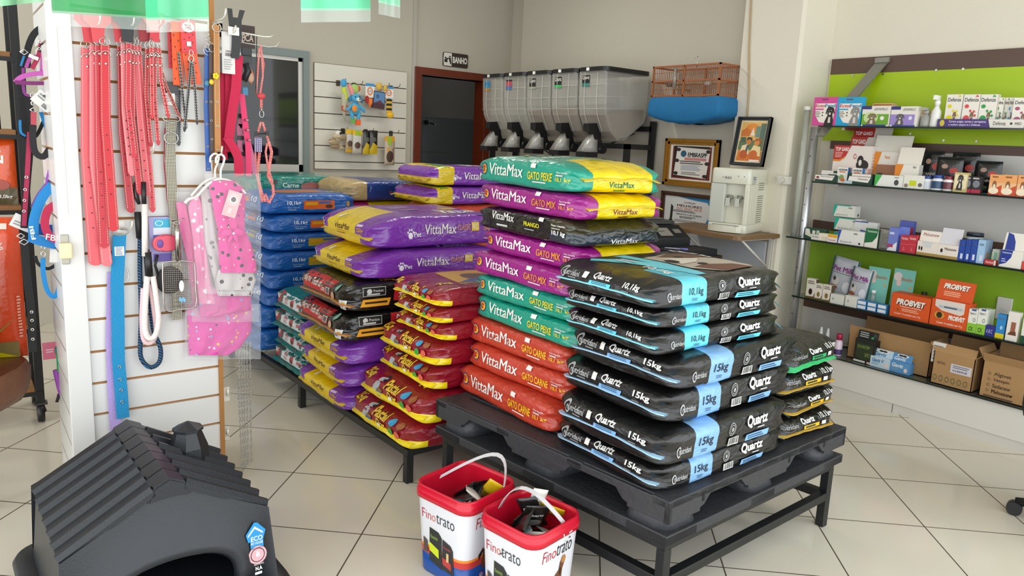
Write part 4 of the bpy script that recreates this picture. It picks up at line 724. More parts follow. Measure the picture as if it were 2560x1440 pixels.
# lowest shelf
for k, (a, b, c, lb) in enumerate(((2013, 2036, 696, 'tallest'), (2036, 2054, 709, 'middle'), (2055, 2076, 712, 'right'))):
    pbox(a, b, c, 742, 4, F, .04, 'e6e0d4', [('p', [(0, 0), (1, 0), (1, .35), (.85, .12), (0, .1)], '6a5a34'), ('e', .5, .35, .2, .16, '2a2420' if k == 0 else '8a7040'), ('l', .15, .75, .9, .9, 2, '7a7468')], f'{lb} of the three small white and olive dog cartons '+S4, side=[('r', 0, 0, 1, 1, '5a4c30')])
for k, (a, b, tp, X_) in enumerate(((2066, 2132, 641, .14), (2118, 2170, 666, .1))):
    y0, y1 = atX(a, 745, F+X_).y, atX(b, 745, F+X_).y; H_ = atX((a+b)/2, tp, F+X_).z-SZ[4]-.003
    o = pouch((0, 0, H_/2), y0-y1, H_, 'b9bec6', [('r', 0, 0, .06, 1, '1a5a5a'), ('r', .94, 0, 1, 1, '1a5a5a'), ('r', 0, 0, 1, .16, '2a7a78'), ('t', 'Pet Milk', .1, .68, .9, .8, '8a2a80', .03), ('r', .1, .64, .8, .65, '5a5a60'), ('e', .3, .45, .15, .1, 'd0ccc8'), ('e', .25, .5, .06, .05, '4a4440'), ('e', .25, .3, .18, .05, '9a5a40'), ('e', .75, .35, .15, .14, 'dcdce4')], ('larger left' if k == 0 else 'smaller right')+' silver and teal milk powder pouch '+S4, th=.04, name='milk_pouch', cat='pouch'); o.rotation_euler = (0, .12, -math.pi/2); o.location = (F+X_-.02, (y0+y1)/2, SZ[4]+.002)
for k, (a, b, tp, X_) in enumerate(((2158, 2212, 667, .08), (2222, 2276, 672, .1))):
    y0, y1 = atX(a, 755, F+X_).y, atX(b, 755, F+X_).y; H_ = atX((a+b)/2, tp, F+X_).z-SZ[4]-.003; W_ = y0-y1
    t = thing('nursing_bottle_pack', ('left' if k == 0 else 'right')+' of two aqua blister cards with a small nursing bottle '+S4, 'blister pack', (F+X_, (y0+y1)/2, SZ[4]+.002))
    mb = MB(); mb.box(0, -W_/2, 0, .003, W_/2, H_, PAPER('7cc4b8'), M=RY(.08)); mb.decals((-.001, W_/2, 0), (0, -W_, 0), (.08*H_, 0, H_), [('e', .22, .82, .2, .1, 'dcd0d0'), ('e', .3, .68, .12, .07, 'e0c4c0'), ('t', 'Mamadeira', .38, .74, .92, .82, 'e0a088', .02), ('e', .85, .6, .05, .03, 'e0a060')]); mb.build('card', t)
    mb = MB(); mb.lathe([(.013, .03), (.014, .07), (.01, .1)], mat('cfe0dc', .1, trans=.6), c=(-.018, 0, 0)); mb.lathe([(.012, .1), (.012, .12)], mat('eef2f0', .3), c=(-.018, 0, 0)); mb.build('bottle', t)
for k, (a, b) in enumerate(((2073, 2109), (2112, 2142))):
    pbox(a, b, 736+4*k, 752+6*k, 4, F, .04, 'dcdcd4', [('e', .25, .5, .06, .15, '9ab0a8')], ('left' if k == 0 else 'right')+' low plain white carton in front of the milk pouches')
for k in range(3):
    for j in range(2):
        a = 2143+25*k; pbox(a, a+23, 0, 757+7*k, 4, F, .035, '3a86c4', [('r', .06, .15, .94, .85, 'e4e8ec')], ('left', 'middle', 'right')[k]+' '+('upper' if j else 'lower')+' carton in the block of six small blue and white cartons', z0=SZ[4]+.0012+.0255*j, dz=0) if False else None
        y0, y1 = atX(a, 757+7*k, F).y, atX(a+23, 757+7*k, F).y; mb = MB(); mb.box(0, -(y0-y1)/2, 0, .04, (y0-y1)/2, .027, PAPER('3a86c4')); mb.decals((0, (y0-y1)/2, 0), (0, -(y0-y1), 0), (0, 0, .027), [('r', .06, .15, .94, .85, 'e4e8ec')])
        mb.build('medicine_box', loc=(F, (y0+y1)/2, SZ[4]+.0012+.0275*j), label=('left', 'middle', 'right')[k]+' '+('upper' if j else 'lower')+' one in the block of six small blue and white cartons', cat='box', group='small blue and white cartons')
pv = [('t', 'PROBVET', .14, .55, .88, .8, 'f0ece4', .05, .15), ('t', 'Probiotico e Prebiotico', .25, .46, .8, .52, 'f0e0d0'), ('e', .2, .33, .025, .05, '8a5a20'), ('l', .3, .3, .75, .4, 2, 'f0b898'), ('t', 'Contém 14 unidades com 14 g', .12, .12, .8, .2, 'f0ece4')]
pbox(2223, 2322, 738, 790, 4, F-.005, .1, 'd8541c', [('t', 'PROBVET', .16, .53, .9, .79, '3a1a10', .06, .15)]+pv, 'closed orange counter carton, left of the two orange ones '+S4)
pbox(2322, 2416, 752, 810, 4, F-.005, .1, 'd8541c', [('p', [(.1, 1), (.1, .75), (.3, .6), (.8, .52), (.9, .6), (.9, 1)], 'e0d4cc'), ('r', .2, .7, .85, .8, 'b8c0c8'), ('r', .35, .72, .7, .78, '5a6a7a'), ('e', .25, .42, .14, .14, 'd09a40'), ('e', .25, .42, .08, .12, '3a2a1a'), ('t', 'PROBVET', .5, .3, .95, .48, 'f0ece4', .05, .15), ('t', 'Contém 14 unidades com 14 g', .2, .08, .9, .18, 'f0ece4')], 'open orange counter carton with raised lid '+S4, lid=(.11, [('r', 0, 0, 1, 1, 'd8541c'), ('t', 'PROBVET', .17, .53, .87, .8, '3a1a10', .06, .15), ('t', 'PROBVET', .16, .55, .86, .82, 'f0ece4', .05, .15), ('l', .2, .2, .8, .42, 3, 'f0b898')]))
for k, (a, b, xx) in enumerate(((2417, 2440, 0), (2441, 2464, 0), (2430, 2452, .05), (2454, 2474, .06))):
    pbox(a, b, 772, 816, 4, F+xx, .045, 'e6e8de', [('r', 0, 0, 1, .4, '8ac43a'), ('t', 'CX', .2, .08, .7, .25, '2a4a2a', .03), ('o', .7, .55, .15, .08, .3, '7a7a78'), ('r', .3, .93, .8, 1, '3a5a9a'), ('t', 'Ograx-3', .15, .76, .8, .86, '3a4a5a')], ('left front', 'right front', 'left rear', 'right rear')[k]+' white and lime carton of the lime cluster '+S4)
pbox(2460, 2486, 814, 828, 4, F, .03, '2a2f80', [('t', 'A B C', .2, .3, .8, .65, 'b8b8dc')], 'flat navy blue carton beside the lime cluster '+S4)
pbox(2488, 2511, 785, 828, 4, F+.005, .03, '2a86c8', [('r', 0, 0, 1, .2, 'e0cc20'), ('t', 'Mectimax', .15, .78, .85, .88, 'd8e8f4', .02), ('e', .6, .45, .15, .08, 'a8d0ec')], 'small blue and yellow carton under the wall outlet '+S4)
pbox(2514, 2544, 779, 833, 4, F, .035, 'e6e0d8', [('r', .35, .3, .75, .65, '9a6248'), ('p', [(.15, .2), (.9, .2), (.8, .35), (.3, .3)], '6a3e28')], 'white carton with a brown picture '+S4)
pbox(2552, 2580, 795, 838, 4, F, .035, 'e0e0d8', [('r', 0, 0, 1, .3, '1f4a34')], 'white and green carton cut by the right picture edge '+S4)
for k, px in enumerate((2304, 2340)):
    jar(px, 729+6*k, 4, F+.15, .02, 0, '1a1a1a', '5a3a2a', ('left' if k == 0 else 'right')+' black capped bottle behind the orange cartons '+S4, name='medicine_bottle', cat='bottle')
mb = MB(); mb.box(0, -.04, 0, .012, .04, .13, mat('dcd9d2', .35)); mb.decals((0, .04, 0), (0, -.08, 0), (0, 0, .13), [('o', .5, .4, .22, .1, .12, 'a8a8a0'), ('e', .42, .4, .02, .015, '4a4a48'), ('e', .5, .38, .02, .015, '4a4a48'), ('e', .58, .4, .02, .015, '4a4a48')]); mb.build('wall_outlet', loc=(XW-.032, atX(2510, 775, XW-.02).y, atX(2510, 800, XW-.02).z), label='white wall outlet on the green panel above the lowest shelf', cat='outlet', bevel=.005)
# plinth goods
for k, (a, b, xx) in enumerate(((1983, 2003, 0), (2000, 2022, .0), (2014, 2034, .07))):
    pbox(a, b, 830, 865, 0, F+.02+xx, .05, 'e8dcd0', [('r', 0, .35, 1, 1, 'd05a34'), ('e', .5, .55, .3, .15, 'f0b890')], ('left', 'middle', 'rear right')[k]+' small orange and white carton '+S5)
for k, px in enumerate((2047, 2064)):
    y = atX(px, 880, F+.08).y; t = thing('nasal_spray', ('left' if k == 0 else 'right')+' of the two white nozzle bottles behind the black food bags', 'bottle', (F+.08, y, ZB))
    mb = MB(); mb.lathe([(.02, 0), (.021, .01), (.02, .07), (.012, .085), (.012, .1), (.008, .13), (.006, .145)], mat('e8eaea', .3)); mb.build('bottle', t); MB().lathe([(.0213, .01), (.0213, .035)], mat('6ab0d0', .4), cap=False).build('label_band', t)
y = atX(2093, 890, F+.02).y; t = thing('shampoo_bottle', 'pale pink shampoo bottle with crimson cap on the white plinth', 'bottle', (F+.02, y, ZB))
mb = MB(); mb.lathe([(.023, 0), (.025, .006), (.024, .085), (.016, .105)], mat('e0cfe0', .3)); mb.build('body', t); MB().lathe([(.0255, .01), (.0253, .045)], mat('4a3a6a', .4), cap=False).build('label_band', t); MB().lathe([(.018, .105), (.019, .14), (.016, .142)], mat('a82048', .35)).build('cap', t)
pbox(2131, 2182, 848, 910, 0, F, .06, '22241f', [('p', [(.1, .2), (.5, .12), (.9, .2), (.9, .8), (.1, .85)], '2f3a24'), ('t', 'EXORTEP', .15, .62, .75, .75, '7a9a4a', .01), ('t', 'LEVE 2', .55, .3, .8, .45, '8aa050'), ('r', .02, .02, .6, .1, 'd8d8d0'), ('e', .8, .06, .12, .05, 'd8b8b0')], 'black upright display carton with green print '+S5, lid=(.05, [('r', .05, .0, .85, 1, '1a1c1a'), ('l', .1, .2, .6, .8, 3, 'a8b0a8'), ('e', .85, .6, .1, .25, '3a3e3a'), ('r', .68, .15, .8, .4, '3a9a6a')]), side=[('r', 0, 0, 1, 1, '141514')])
for k, (a, b, tp, bt, c) in enumerate(((2173, 2224, 893, 918, 'bfd6e4'), (2222, 2272, 905, 932, '5a94c8'))):
    pbox(a, b, tp, bt, 0, F-.005, .06, c, [('t', 'Gaviz V' if k == 0 else 'Gaviz', .1, .5, .7, .85, '3a7aa8' if k == 0 else 'e0ecf4', .03, .2), ('l', .1, .25, .5, .42, 2, '8aa8b8'), ('e', .82, .35, .09, .2, 'e8d4d0')], ('pale blue' if k == 0 else 'stronger blue')+' open counter carton with cat silhouettes on its flap '+S5, lid=(.045, [('r', 0, 0, 1, .65, c), ('t', 'Gaviz', .08, .1, .7, .55, '3a7aa8' if k == 0 else 'e0ecf4', .03, .2), ('e', .5, .75, .3, .22, 'e4e4dc'), ('e', .4, .75, .12, .12, '22262a'), ('e', .58, .75, .12, .12, '22262a')]))
CB = 'b08a5c'
def carton(name, px0, px1, pyt, pyb, X, dep, items, lab, flaps, side=None, rz=0):
    y0, y1 = atX(px0, pyb, X).y, atX(px1, pyb, X).y; W_ = y0-y1; H_ = atX((px0+px1)/2, pyt, X).z-ZB; m = mat(CB, .8, bump=.08, bscale=50, var=.12, name='cardboard')
    t = thing(name, lab, 'cardboard box', (X, (y0+y1)/2, ZB), rz); th = .004; mb = MB()
    mb.box(0, -W_/2, 0, dep, W_/2, th, m); mb.box(0, -W_/2, 0, th, W_/2, H_, m); mb.box(dep-th, -W_/2, 0, dep, W_/2, H_, m); mb.box(0, -W_/2, 0, dep, -W_/2+th, H_, m); mb.box(0, W_/2-th, 0, dep, W_/2, H_, m)
    mb.decals((0, W_/2, 0), (0, -W_, 0), (0, 0, H_), items); 
    if side: mb.decals((0, -W_/2, 0), (dep, 0, 0), (0, 0, H_), side)
    mb.build('body', t)
    for kind, ln, ang in flaps:
        mb = MB()
        if kind == 'f': a, u, v = Vector((0, W_/2, H_)), Vector((0, -W_, 0)), Vector((-math.sin(ang), 0, math.cos(ang)))*ln
        elif kind == 'b': a, u, v = Vector((dep, W_/2, H_)), Vector((0, -W_, 0)), Vector((math.sin(ang), 0, math.cos(ang)))*ln
        elif kind == 'r': a, u, v = Vector((0, -W_/2, H_)), Vector((dep, 0, 0)), Vector((0, -math.sin(ang), math.cos(ang)))*ln
        else: a, u, v = Vector((dep, W_/2, H_)), Vector((-dep, 0, 0)), Vector((0, math.sin(ang), math.cos(ang)))*ln
        n = u.cross(v).normalized()*.003; mb.add([a, a+u, a+u+v, a+v, a-n, a+u-n, a+u+v-n, a+v-n], [(0,1,2,3),(4,7,6,5),(0,4,5,1),(1,5,6,2),(2,6,7,3),(3,7,4,0)], m); mb.build('flap', t)
    return t
carton('cardboard_box', 2112, 2322, 855, 920, F+.06, .2, [('t', 'CARTON', .25, .75, .4, .8, '8a6a44')], 'long open cardboard carton behind the black and blue display cartons', [('f', .055, .0), ('b', .09, .05)])
carton('cardboard_box', 2326, 2432, 885, 946, F-.01, .2, [('t', 'VETNIL', .1, .62, .32, .7, '5a4430'), ('r', .45, .45, .95, .72, 'cfcbd4'), ('b', .5, .5, .85, .55, '4a4a58'), ('l', .5, .6, .9, .68, 2, '7a7a86')]+[('o', .1+.15*k, .2, .05, .09, .25, '5a6a44') for k in range(6)], 'middle cardboard carton with white shipping label and handling symbols', [('f', .05, -.4), ('b', .07, .3), ('r', .06, .9), ('l', .05, .6)])
carton('cardboard_box', 2446, 2575, 912, 985, F-.01, .2, [('t', 'Algivet', .25, .62, .6, .74, '3f3426'), ('t', 'Vetepin', .25, .47, .58, .58, '3f3426'), ('t', 'Sedanew', .25, .31, .62, .42, '3f3426'), ('t', 'Meloxinew', .25, .15, .68, .26, '3f3426')]+[('o', .16, .68-.155*k, .03, .04, .25, '5a4a36') for k in range(4)]+[('l', .1, .04, .7, .08, 1, '5a4a36')], 'rightmost cardboard carton printed with a list of four names', [('f', .05, .5), ('b', .1, .1), ('l', .07, .5)])
pbox(2330, 2362, 856, 880, 0, F+.0, .02, 'e0dcd6', [('l', .1, .15, .9, .85, 5, '8a867e')], 'white printed leaflet tucked in the middle cardboard carton', z0=ZB+.118, cat='leaflet', name='leaflet')
# ------------------------------------------------------------------ pet food bags
def bag_body(L_, W_, H_, seed, pw=5.0, endt=.45, es=.7, crn=.03):
    """pillow shaped filled bag; local X length, Y width, Z up, base at z=0, centred in X and Y"""
    nx, ny, nz = 26, 20, 8; bm = bmesh.new(); V = {}; off = Vector((seed*3.1, seed*1.7, seed*.9))
    def P(i, j, k):
        if (i, j, k) in V: return V[(i, j, k)]
        a, b, c = 2*i/nx-1, 2*j/ny-1, 2*k/nz-1
        # tighter spacing near the edges
        f = lambda t: math.sin(t*math.pi/2)*.55+t*.45
        a, b, c = f(a), f(b), f(c)
        m = max(abs(a), abs(b), abs(c), 1e-6)
        # scale point so that it lies on the superellipsoid with different exponents (few newton steps)
        s = 1.0
        for _ in range(9):
            g = (abs(a)*s)**11+(abs(b)*s)**11+(abs(c)*s)**pw-1
            d = (11*(abs(a)*s)**11+11*(abs(b)*s)**11+pw*(abs(c)*s)**pw)/s
            s -= g/d
        a, b, c = a*s, b*s, c*s
        # ends taper towards the seam, sides stay fat
        tp = 1-endt*(max(0, abs(a)-es)/(1-es))**1.5*(1 if c > 0 else .15)
        z = (abs(c)**(.55 if c < 0 else .88))*(1 if c > 0 else -1)*tp
        # pinched gusset at the four corners
        cr = max(0, abs(a)-.8)/.2*max(0, abs(b)-.75)/.25
        pin = .10*cr*(1-min(1, abs(c)*1.6))
        x = a*(1-pin*.5); y = b*(1-pin*1.6)
        crown = crn*(1-a*a)*(1-b*b)*(1 if c > 0 else 0)
        p = Vector((x*L_/2, y*W_/2, (z+1+crown*2)/2*H_))
        n1 = noise.noise(Vector((p.x*5, p.y*5, p.z*14))+off)
        n2 = noise.noise(Vector((p.x*14, p.y*14, p.z*30))+off*2)
        edge = .4+.6*max(abs(a), abs(b))
        dr = Vector((a if abs(a) > .8 else 0, b if abs(b) > .8 else 0, c if abs(c) > .3 else 0))
        if dr.length > 0: dr.normalize()
        p += dr*(n1*.007+n2*.0035)*edge
        # vertical pleats running in from the ends on the top
        pl = max(0, abs(a)-.6)/.4
        p.z += (.003*math.sin(y*38+seed)*pl)*(1 if c > 0 else 0)
        if p.z < 0: p.z = 0
        V[(i, j, k)] = bm.verts.new(p); return V[(i, j, k)]
    for i in range(nx):
        for j in range(ny):
            for k, fl in ((0, True), (nz, False)):
                q = [P(i, j, k), P(i+1, j, k), P(i+1, j+1, k), P(i, j+1, k)]; bm.faces.new(q[::-1] if fl else q)
    for i in range(nx):
        for k in range(nz):
            for j, fl in ((0, False), (ny, True)):
                q = [P(i, j, k), P(i+1, j, k), P(i+1, j, k+1), P(i, j, k+1)]; bm.faces.new(q[::-1] if fl else q)
    for j in range(ny):
        for k in range(nz):
            for i, fl in ((0, True), (nx, False)):
                q = [P(i, j, k), P(i, j+1, k), P(i, j+1, k+1), P(i, j, k+1)]; bm.faces.new(q[::-1] if fl else q)
    bm.normal_update(); return bm
def cut2d(vs, fs, su, sv):
    bm = bmesh.new(); bv = [bm.verts.new((x, y, 0)) for x, y in vs]
    for f in fs:
        try: bm.faces.new([bv[i] for i in f])
        except ValueError: pass
    for ax, st, idx in (((1, 0, 0), su, 0), ((0, 1, 0), sv, 1)):
        lo = min(v.co[idx] for v in bm.verts); hi = max(v.co[idx] for v in bm.verts); g = math.ceil(lo/st)*st
        while g < hi:
            co = [0, 0, 0]; co[idx] = g
            bmesh.ops.bisect_plane(bm, geom=bm.verts[:]+bm.edges[:]+bm.faces[:], plane_co=co, plane_no=ax); g += st
    bm.verts.index_update(); r = [(v.co.x, v.co.y) for v in bm.verts], [tuple(x.index for x in f.verts) for f in bm.faces]; bm.free(); return r
FACES = {  # outward normal, right, up
 'side-': (Vector((0, -1, 0)), Vector((1, 0, 0)), Vector((0, 0, 1))), 'side+': (Vector((0, 1, 0)), Vector((-1, 0, 0)), Vector((0, 0, 1))),
 'end-': (Vector((-1, 0, 0)), Vector((0, -1, 0)), Vector((0, 0, 1))), 'end+': (Vector((1, 0, 0)), Vector((0, 1, 0)), Vector((0, 0, 1))),
 'top': (Vector((0, 0, 1)), Vector((0, -1, 0)), Vector((1, 0, 0))), 'top2': (Vector((0, 0, 1)), Vector((1, 0, 0)), Vector((0, 1, 0)))}
def bag_mesh(name, L_, W_, H_, seed, m, prints, **kw):
    bm = bag_body(L_, W_, H_, seed, **kw); bvh = BVHTree.FromBMesh(bm); mb = MB(); bm.verts.index_update()
    mb.add([v.co.copy() for v in bm.verts], [tuple(v.index for v in f.verts) for f in bm.faces], m, True)
    for face, items in prints.items():
        n, r, u = FACES[face]; wr = {'side-': L_, 'side+': L_, 'end-': W_, 'end+': W_, 'top': W_, 'top2': L_}[face]; hu = {'top': L_, 'top2': W_}.get(face, H_)
        for k, it in enumerate(items):
            vs, fs, h = shape2d(it); vs, fs = cut2d(vs, fs, .03/wr, .018/hu if hu < .3 else .03/hu); out = []
            for x, y in vs:
                o = r*(x-.5)*wr+n*1.0+(u*(y-.5)*hu if face[:3] == 'top' else Vector((0, 0, y*H_)))
                if face[:3] == 'top': o.z = 1.0
                hit = bvh.ray_cast(o, -n)
                if hit[0] is None: hit = bvh.find_nearest(o-n*(1.0-(wr*0 if face[:3] == 'top' else {'s': W_, 'e': L_}[face[0]]/2)))
                out.append(hit[0]+(n*.6+hit[1]*.6)*(.0009+.00035*k))
            mb.add(out, fs, pr(h))
    bm.free(); return mb
def flap_mb(L_, W_, H_, hexs, seed, side=-1, out=.035, zf=.42, drop=.0, w=1.0, thick=.0025):
    """sealed seam strip standing out of the bag's end; side -1/+1 picks the end"""
    mb = MB(); n = 22; m = bagmat(hexs, [], name='seam_film', wr=.3); V0 = []; V1 = []
    for i in range(n+1):
        y = (i/n-.5)*W_*w; nn = noise.noise(Vector((y*9, seed*2.3, 0))); u = abs(2*i/n-1)
        z = H_*(zf-.10*u**3)+nn*.005*min(1, out/.012); xo = L_/2*(1-min(u*w, .985)**11)**(1/11)
        V0.append((side*(xo-.012), y, z)); V1.append((side*(xo+out*(1+.25*nn)), y*(1.0), z-drop+(nn*.006+.004*math.sin(i*1.3+seed))*min(1, out/.03)))
    vs = []; 
    for a, b in zip(V0, V1): vs += [a, b, (a[0], a[1], a[2]+thick), (b[0], b[1], b[2]+thick)]
    fs = []
    for i in range(n): q = 4*i; fs += [(q, q+4, q+5, q+1), (q+2, q+3, q+7, q+6), (q+1, q+5, q+7, q+3)]
    mb.add(vs, fs, m, False); return mb
ST = ('r', .0, 0, 1, 1, 'e9e6e0')
def sticker(x, y, w=.045, h=.22): return ('p', [(x, y), (x+w, y-.05*h), (x+w*1.05, y+h*.95), (x+.02*w, y+h)], 'e9e6e2')
EMB = lambda cx, cy, rx, ry: [('e', cx, cy, rx, ry, 'e6b41e'), ('o', cx, cy, rx*1.15, ry*1.15, .2, '35357a'), ('p', [(cx-rx*.8, cy+ry*.1), (cx, cy+ry*.75), (cx+rx*.8, cy+ry*.1), (cx, cy+ry*.25)], 'c8322a'), ('e', cx, cy-ry*.25, rx*.3, ry*.3, 'c8322a')]
PAW = lambda cx, cy, s, ar: [('e', cx, cy-.05*ar*s, .018*s, .13*ar*s, 'e8e4ee')]+[('e', cx+dx*s, cy+dy*ar*s, .006*s, .05*ar*s, 'e8e4ee') for dx, dy in ((-.02, .08), (-.008, .17), (.008, .17), (.02, .08))]
TYPES = {}
def deftype(key, L_, W_, H_, base, boxes, prints, flaps, seed, rough=.28, wr=.5, **kw):
    """one prototype per design: body mesh and seam strips are shared by its copies"""
    TYPES[key] = dict(L=L_, W=W_, H=H_, m=bagmat(base, boxes, rough, wr=wr, name='bag_film_'+key), prints=prints, flaps=flaps, seed=seed, kw=kw, proto={})
def bag(key, x, y, z, label, group=None, rz=0, variant=0, sx=1, sy=1, sz=1, anchor='corner', rot90=False, tilt=(0, 0), dsh=(.014, .014)):
    """x,y = near corner (min X, min Y) of the lying bag in the room; rot90: its length runs along Y"""
    t = TYPES[key]
    if variant not in t['proto']:
        s = t['seed']+7*variant; kw = dict(t['kw']); mb = bag_mesh('b', t['L'], t['W'], t['H'], s, t['m'], t['prints'], **kw)
        o = mb.build('pet_food_bag'); fl = []
        for f in t['flaps']: fl.append(flap_mb(t['L'], t['W'], t['H'], seed=s, **f).build('seam_strip', o))
        o['_new'] = 1; t['proto'][variant] = o
    p = t['proto'][variant]
    if p.get('_new'): o = p; del o['_new']
    else: o = copy_tree(p)
    x -= dsh[0]; y -= dsh[1]; sx *= 1.03; sy *= 1.03
    hx, hy = (t['W']*sy/2, t['L']*sx/2) if rot90 else (t['L']*sx/2, t['W']*sy/2)
    o.location = (x+hx, y+hy, z); o.scale = (sx, sy, sz); o.rotation_euler = (tilt[0], tilt[1], rz+(math.pi/2 if rot90 else 0))
    tag(o, label, 'pet food bag', group); return o
# --- black bags (near stack)
def quartz(tagc, wt, y0, y1, small=False):
    e = [('t', 'nutridani', .13, .56, .31, .76, 'a9aaab', .02, .1), ('o', .135, .64, .03, .2, .3, 'a9aaab'), ('l', .2, .48, .31, .52, 1, '8a8b8c'), ('t', 'Quartz', .43, .62, .6, .84, 'e6e6e4', .03), ('p', [(.41, .42), (.61, .42), (.62, .56), (.42, .56)], tagc), ('l', .44, .46, .59, .54, 2, '3a5a78'), ('t', wt, .72, .52, .86, .74, 'e2e2e0', .03), ('l', .72, .4, .8, .48, 2, '8a8b8c'), sticker(.345, .6, .04, .2)]
    s = [('t', 'nutridani', .11, .34, .19, .52, 'a9aaab', .02), ('o', .11, .42, .012, .17, .3, 'a9aaab'), ('t', wt, .24, .34, .335, .68, '16181c', .008), ('l', .26, .22, .31, .3, 2, '4a6a8a'), ('o', .475, .62, .026, .2, .12, 'a9aaab'), ('o', .475, .62, .018, .14, .15, 'a9aaab'), ('e', .475, .62, .008, .07, 'a9aaab'), ('r', .455, .12, .53, .36, 'e2e2e0'), ('b', .46, .15, .525, .35, '1a1a1a'), ('t', 'Quartz', .59, .46, .76, .86, 'eceae6', .035), ('l', .68, .40, .75, .44, 1, 'b8b8b8'), ('p', [(.58, .12), (.76, .12), (.77, .3), (.59, .3)], tagc), ('l', .6, .16, .74, .26, 2, '2a4a68')]
    return {'end-': e, 'side-': s}
fl_b = lambda c: [dict(hexs=c, side=-1, out=.005, zf=.40, drop=.001, w=.93, thick=.0045), dict(hexs=c, side=1, out=.028, zf=.5, drop=.022, w=.9)]
deftype('quartz15', .66, .48, .118, '0d0d0e', [(-.19, -.085, None, -.08, None, None, '7fb0e0')], quartz('7fb0e0', '15kg', 0, 0), fl_b('a4cdea'), 3, rough=.33, wr=.35, endt=.34)
deftype('quartz10', .62, .42, .078, '0d0d0e', [(-.19, -.085, None, -.06, None, None, '62cfe4')], quartz('62cfe4', '10,1kg', 0, 0), fl_b('86dcec'), 5, rough=.33, wr=.35, endt=.34)
topdog = [('r', .12, .36, .9, .44, '6fcfe2'), ('p', [(.12, .2), (.3, .32), (.9, .44), (.9, .36), (.4, .24), (.2, .14)], '6fcfe2'), ('p', [(.3, .45), (.75, .46), (.9, .6), (.88, .82), (.6, .93), (.32, .86), (.2, .7)], 'b8aea0'), ('p', [(.2, .72), (.3, .88), (.5, .93), (.45, .7), (.3, .55)], '6a4a38'), ('p', [(.72, .5), (.9, .6), (.9, .8), (.75, .78), (.68, .62)], '6a4230'), ('e', .38, .66, .035, .03, '1d1714'), ('e', .66, .62, .035, .03, '1d1714'), ('p', [(.42, .5), (.62, .49), (.6, .62), (.5, .72), (.44, .62)], 'd8d0c4'), ('e', .52, .5, .06, .035, '1d1714'),
  ('t', 'Quartz', .05, .80, .5, .92, 'eceae6', .035), ('t', '10,1kg', .6, .2, .85, .27, 'eceae6', .03), ('l', .3, .24, .5, .3, 2, 'c8d8dc')]
pq = quartz('62cfe4', '10,1kg', 0, 0); pq['top'] = topdog
deftype('quartztop', .62, .44, .092, '0e0e0f', [(-.19, -.085, None, -.06, None, None, '62cfe4')], pq, fl_b('86dcec'), 6, rough=.33, wr=.35, endt=.4, crn=.08)
def small_q(c): return {'end-': [('t', 'nutridani', .04, .52, .3, .72, '9a9b9c', .015), ('t', 'Quartz', .36, .58, .6, .82, 'e0e0de', .035), ('r', .4, .36, .68, .52, c), ('l', .43, .4, .65, .48, 1, '2a3a2a'), ('t', '10,1kg', .7, .62, .92, .84, 'dededc', .02), sticker(.72, .38, .07, .16)]}
deftype('quartz_green', .42, .36, .10, '141513', [], small_q('1fa860'), [dict(hexs='28b86c', side=-1, out=.012, zf=.36, drop=.02, w=1.0), dict(hexs='28b86c', side=1, out=.02, zf=.5, w=.9)], 8, wr=.6)
deftype('quartz_yellow', .42, .36, .10, '141411', [], small_q('e0b020'), [dict(hexs='c9a23a', side=-1, out=.01, zf=.34, drop=.006, w=1.0)], 9, wr=.7)
# --- cat food bags
def cat(base, flavour, fcol, weight='10,1 kg', panel=True, ptext='1f7a5a', top=False):
    s = EMB(.125, .55, .03, .2)+[('t', 'VittaMax', .19, .36, .54, .80, 'f0ede8', .016, .06), ('t', flavour, .59, .34, .81, .62, fcol, .02), ('l', .64, .25, .77, .29, 1, 'e8d8d0'), ('t', 'Peso Líquido', .84, .62, .92, .70, 'e8e0e0', .01), ('l', .84, .54, .91, .59, 1, 'd8c8c8'), ('t', weight, .84, .33, .935, .5, fcol, .02), sticker(.62, .76, .045, .15), ('p', [(.012, .5), (.035, .55), (.03, .75), (.015, .7)], 'e8e4e0')]
    e = []
    if panel: e = [('t', 'VittaMax', .36, .24, .64, .44, ptext, .02, .1), ('l', .42, .12, .58, .16, 1, ptext)]
    return {'side+': s, 'end-': e}
def catflaps(c, c2): return [dict(hexs=c2, side=-1, out=.012, zf=.60, drop=.008, w=.84), dict(hexs=c, side=1, out=.03, zf=.55, drop=.0, w=.85)]
YP = (None, -.165, -.145, .13, None, None, 'e8cc08')
gt = cat('12977f', 'GATO PEIXE', 'e6cf20'); gt['top'] = [('p', [(.62, .48), (.78, .5), (.8, .56), (.62, .54)], 'f0ede8'), ('t', 'VittaMax', .1, .36, .62, .46, 'f0ede8', .035), ('p', [(.3, .6), (.5, .9), (.56, .9), (.38, .6)], 'e4e8e0'), ('p', [(.55, .62), (.7, .86), (.72, .86), (.6, .62)], 'c8b83a'), ('p', [(.62, .6), (.8, .84), (.82, .84), (.66, .6)], 'c8b83a'), ('p', [(.2, .62), (.34, .84), (.36, .84), (.24, .62)], 'd8d040'), ('o', .86, .38, .06, .05, .25, '35357a'), ('o', .86, .38, .042, .035, .3, 'd8d4c8'), ('l', .35, .16, .6, .22, 2, '6a8a2a')]
deftype('cat_green', .66, .42, .105, '12977f', [YP], gt, catflaps('12977f', 'e2c40c'), 11, wr=.6, endt=.4, es=.78)
deftype('cat_green_top', .66, .42, .105, '12977f', [YP], gt, catflaps('12977f', 'e2c40c'), 15, wr=.6, endt=.45, es=.6, crn=.17)
deftype('cat_magenta', .66, .42, .098, '97197f', [YP], cat('97197f', 'GATO MIX', 'f0a030', ptext='7a2a3a'), catflaps('a83a8e', 'e2c40c'), 12, wr=.6, endt=.4, es=.78)
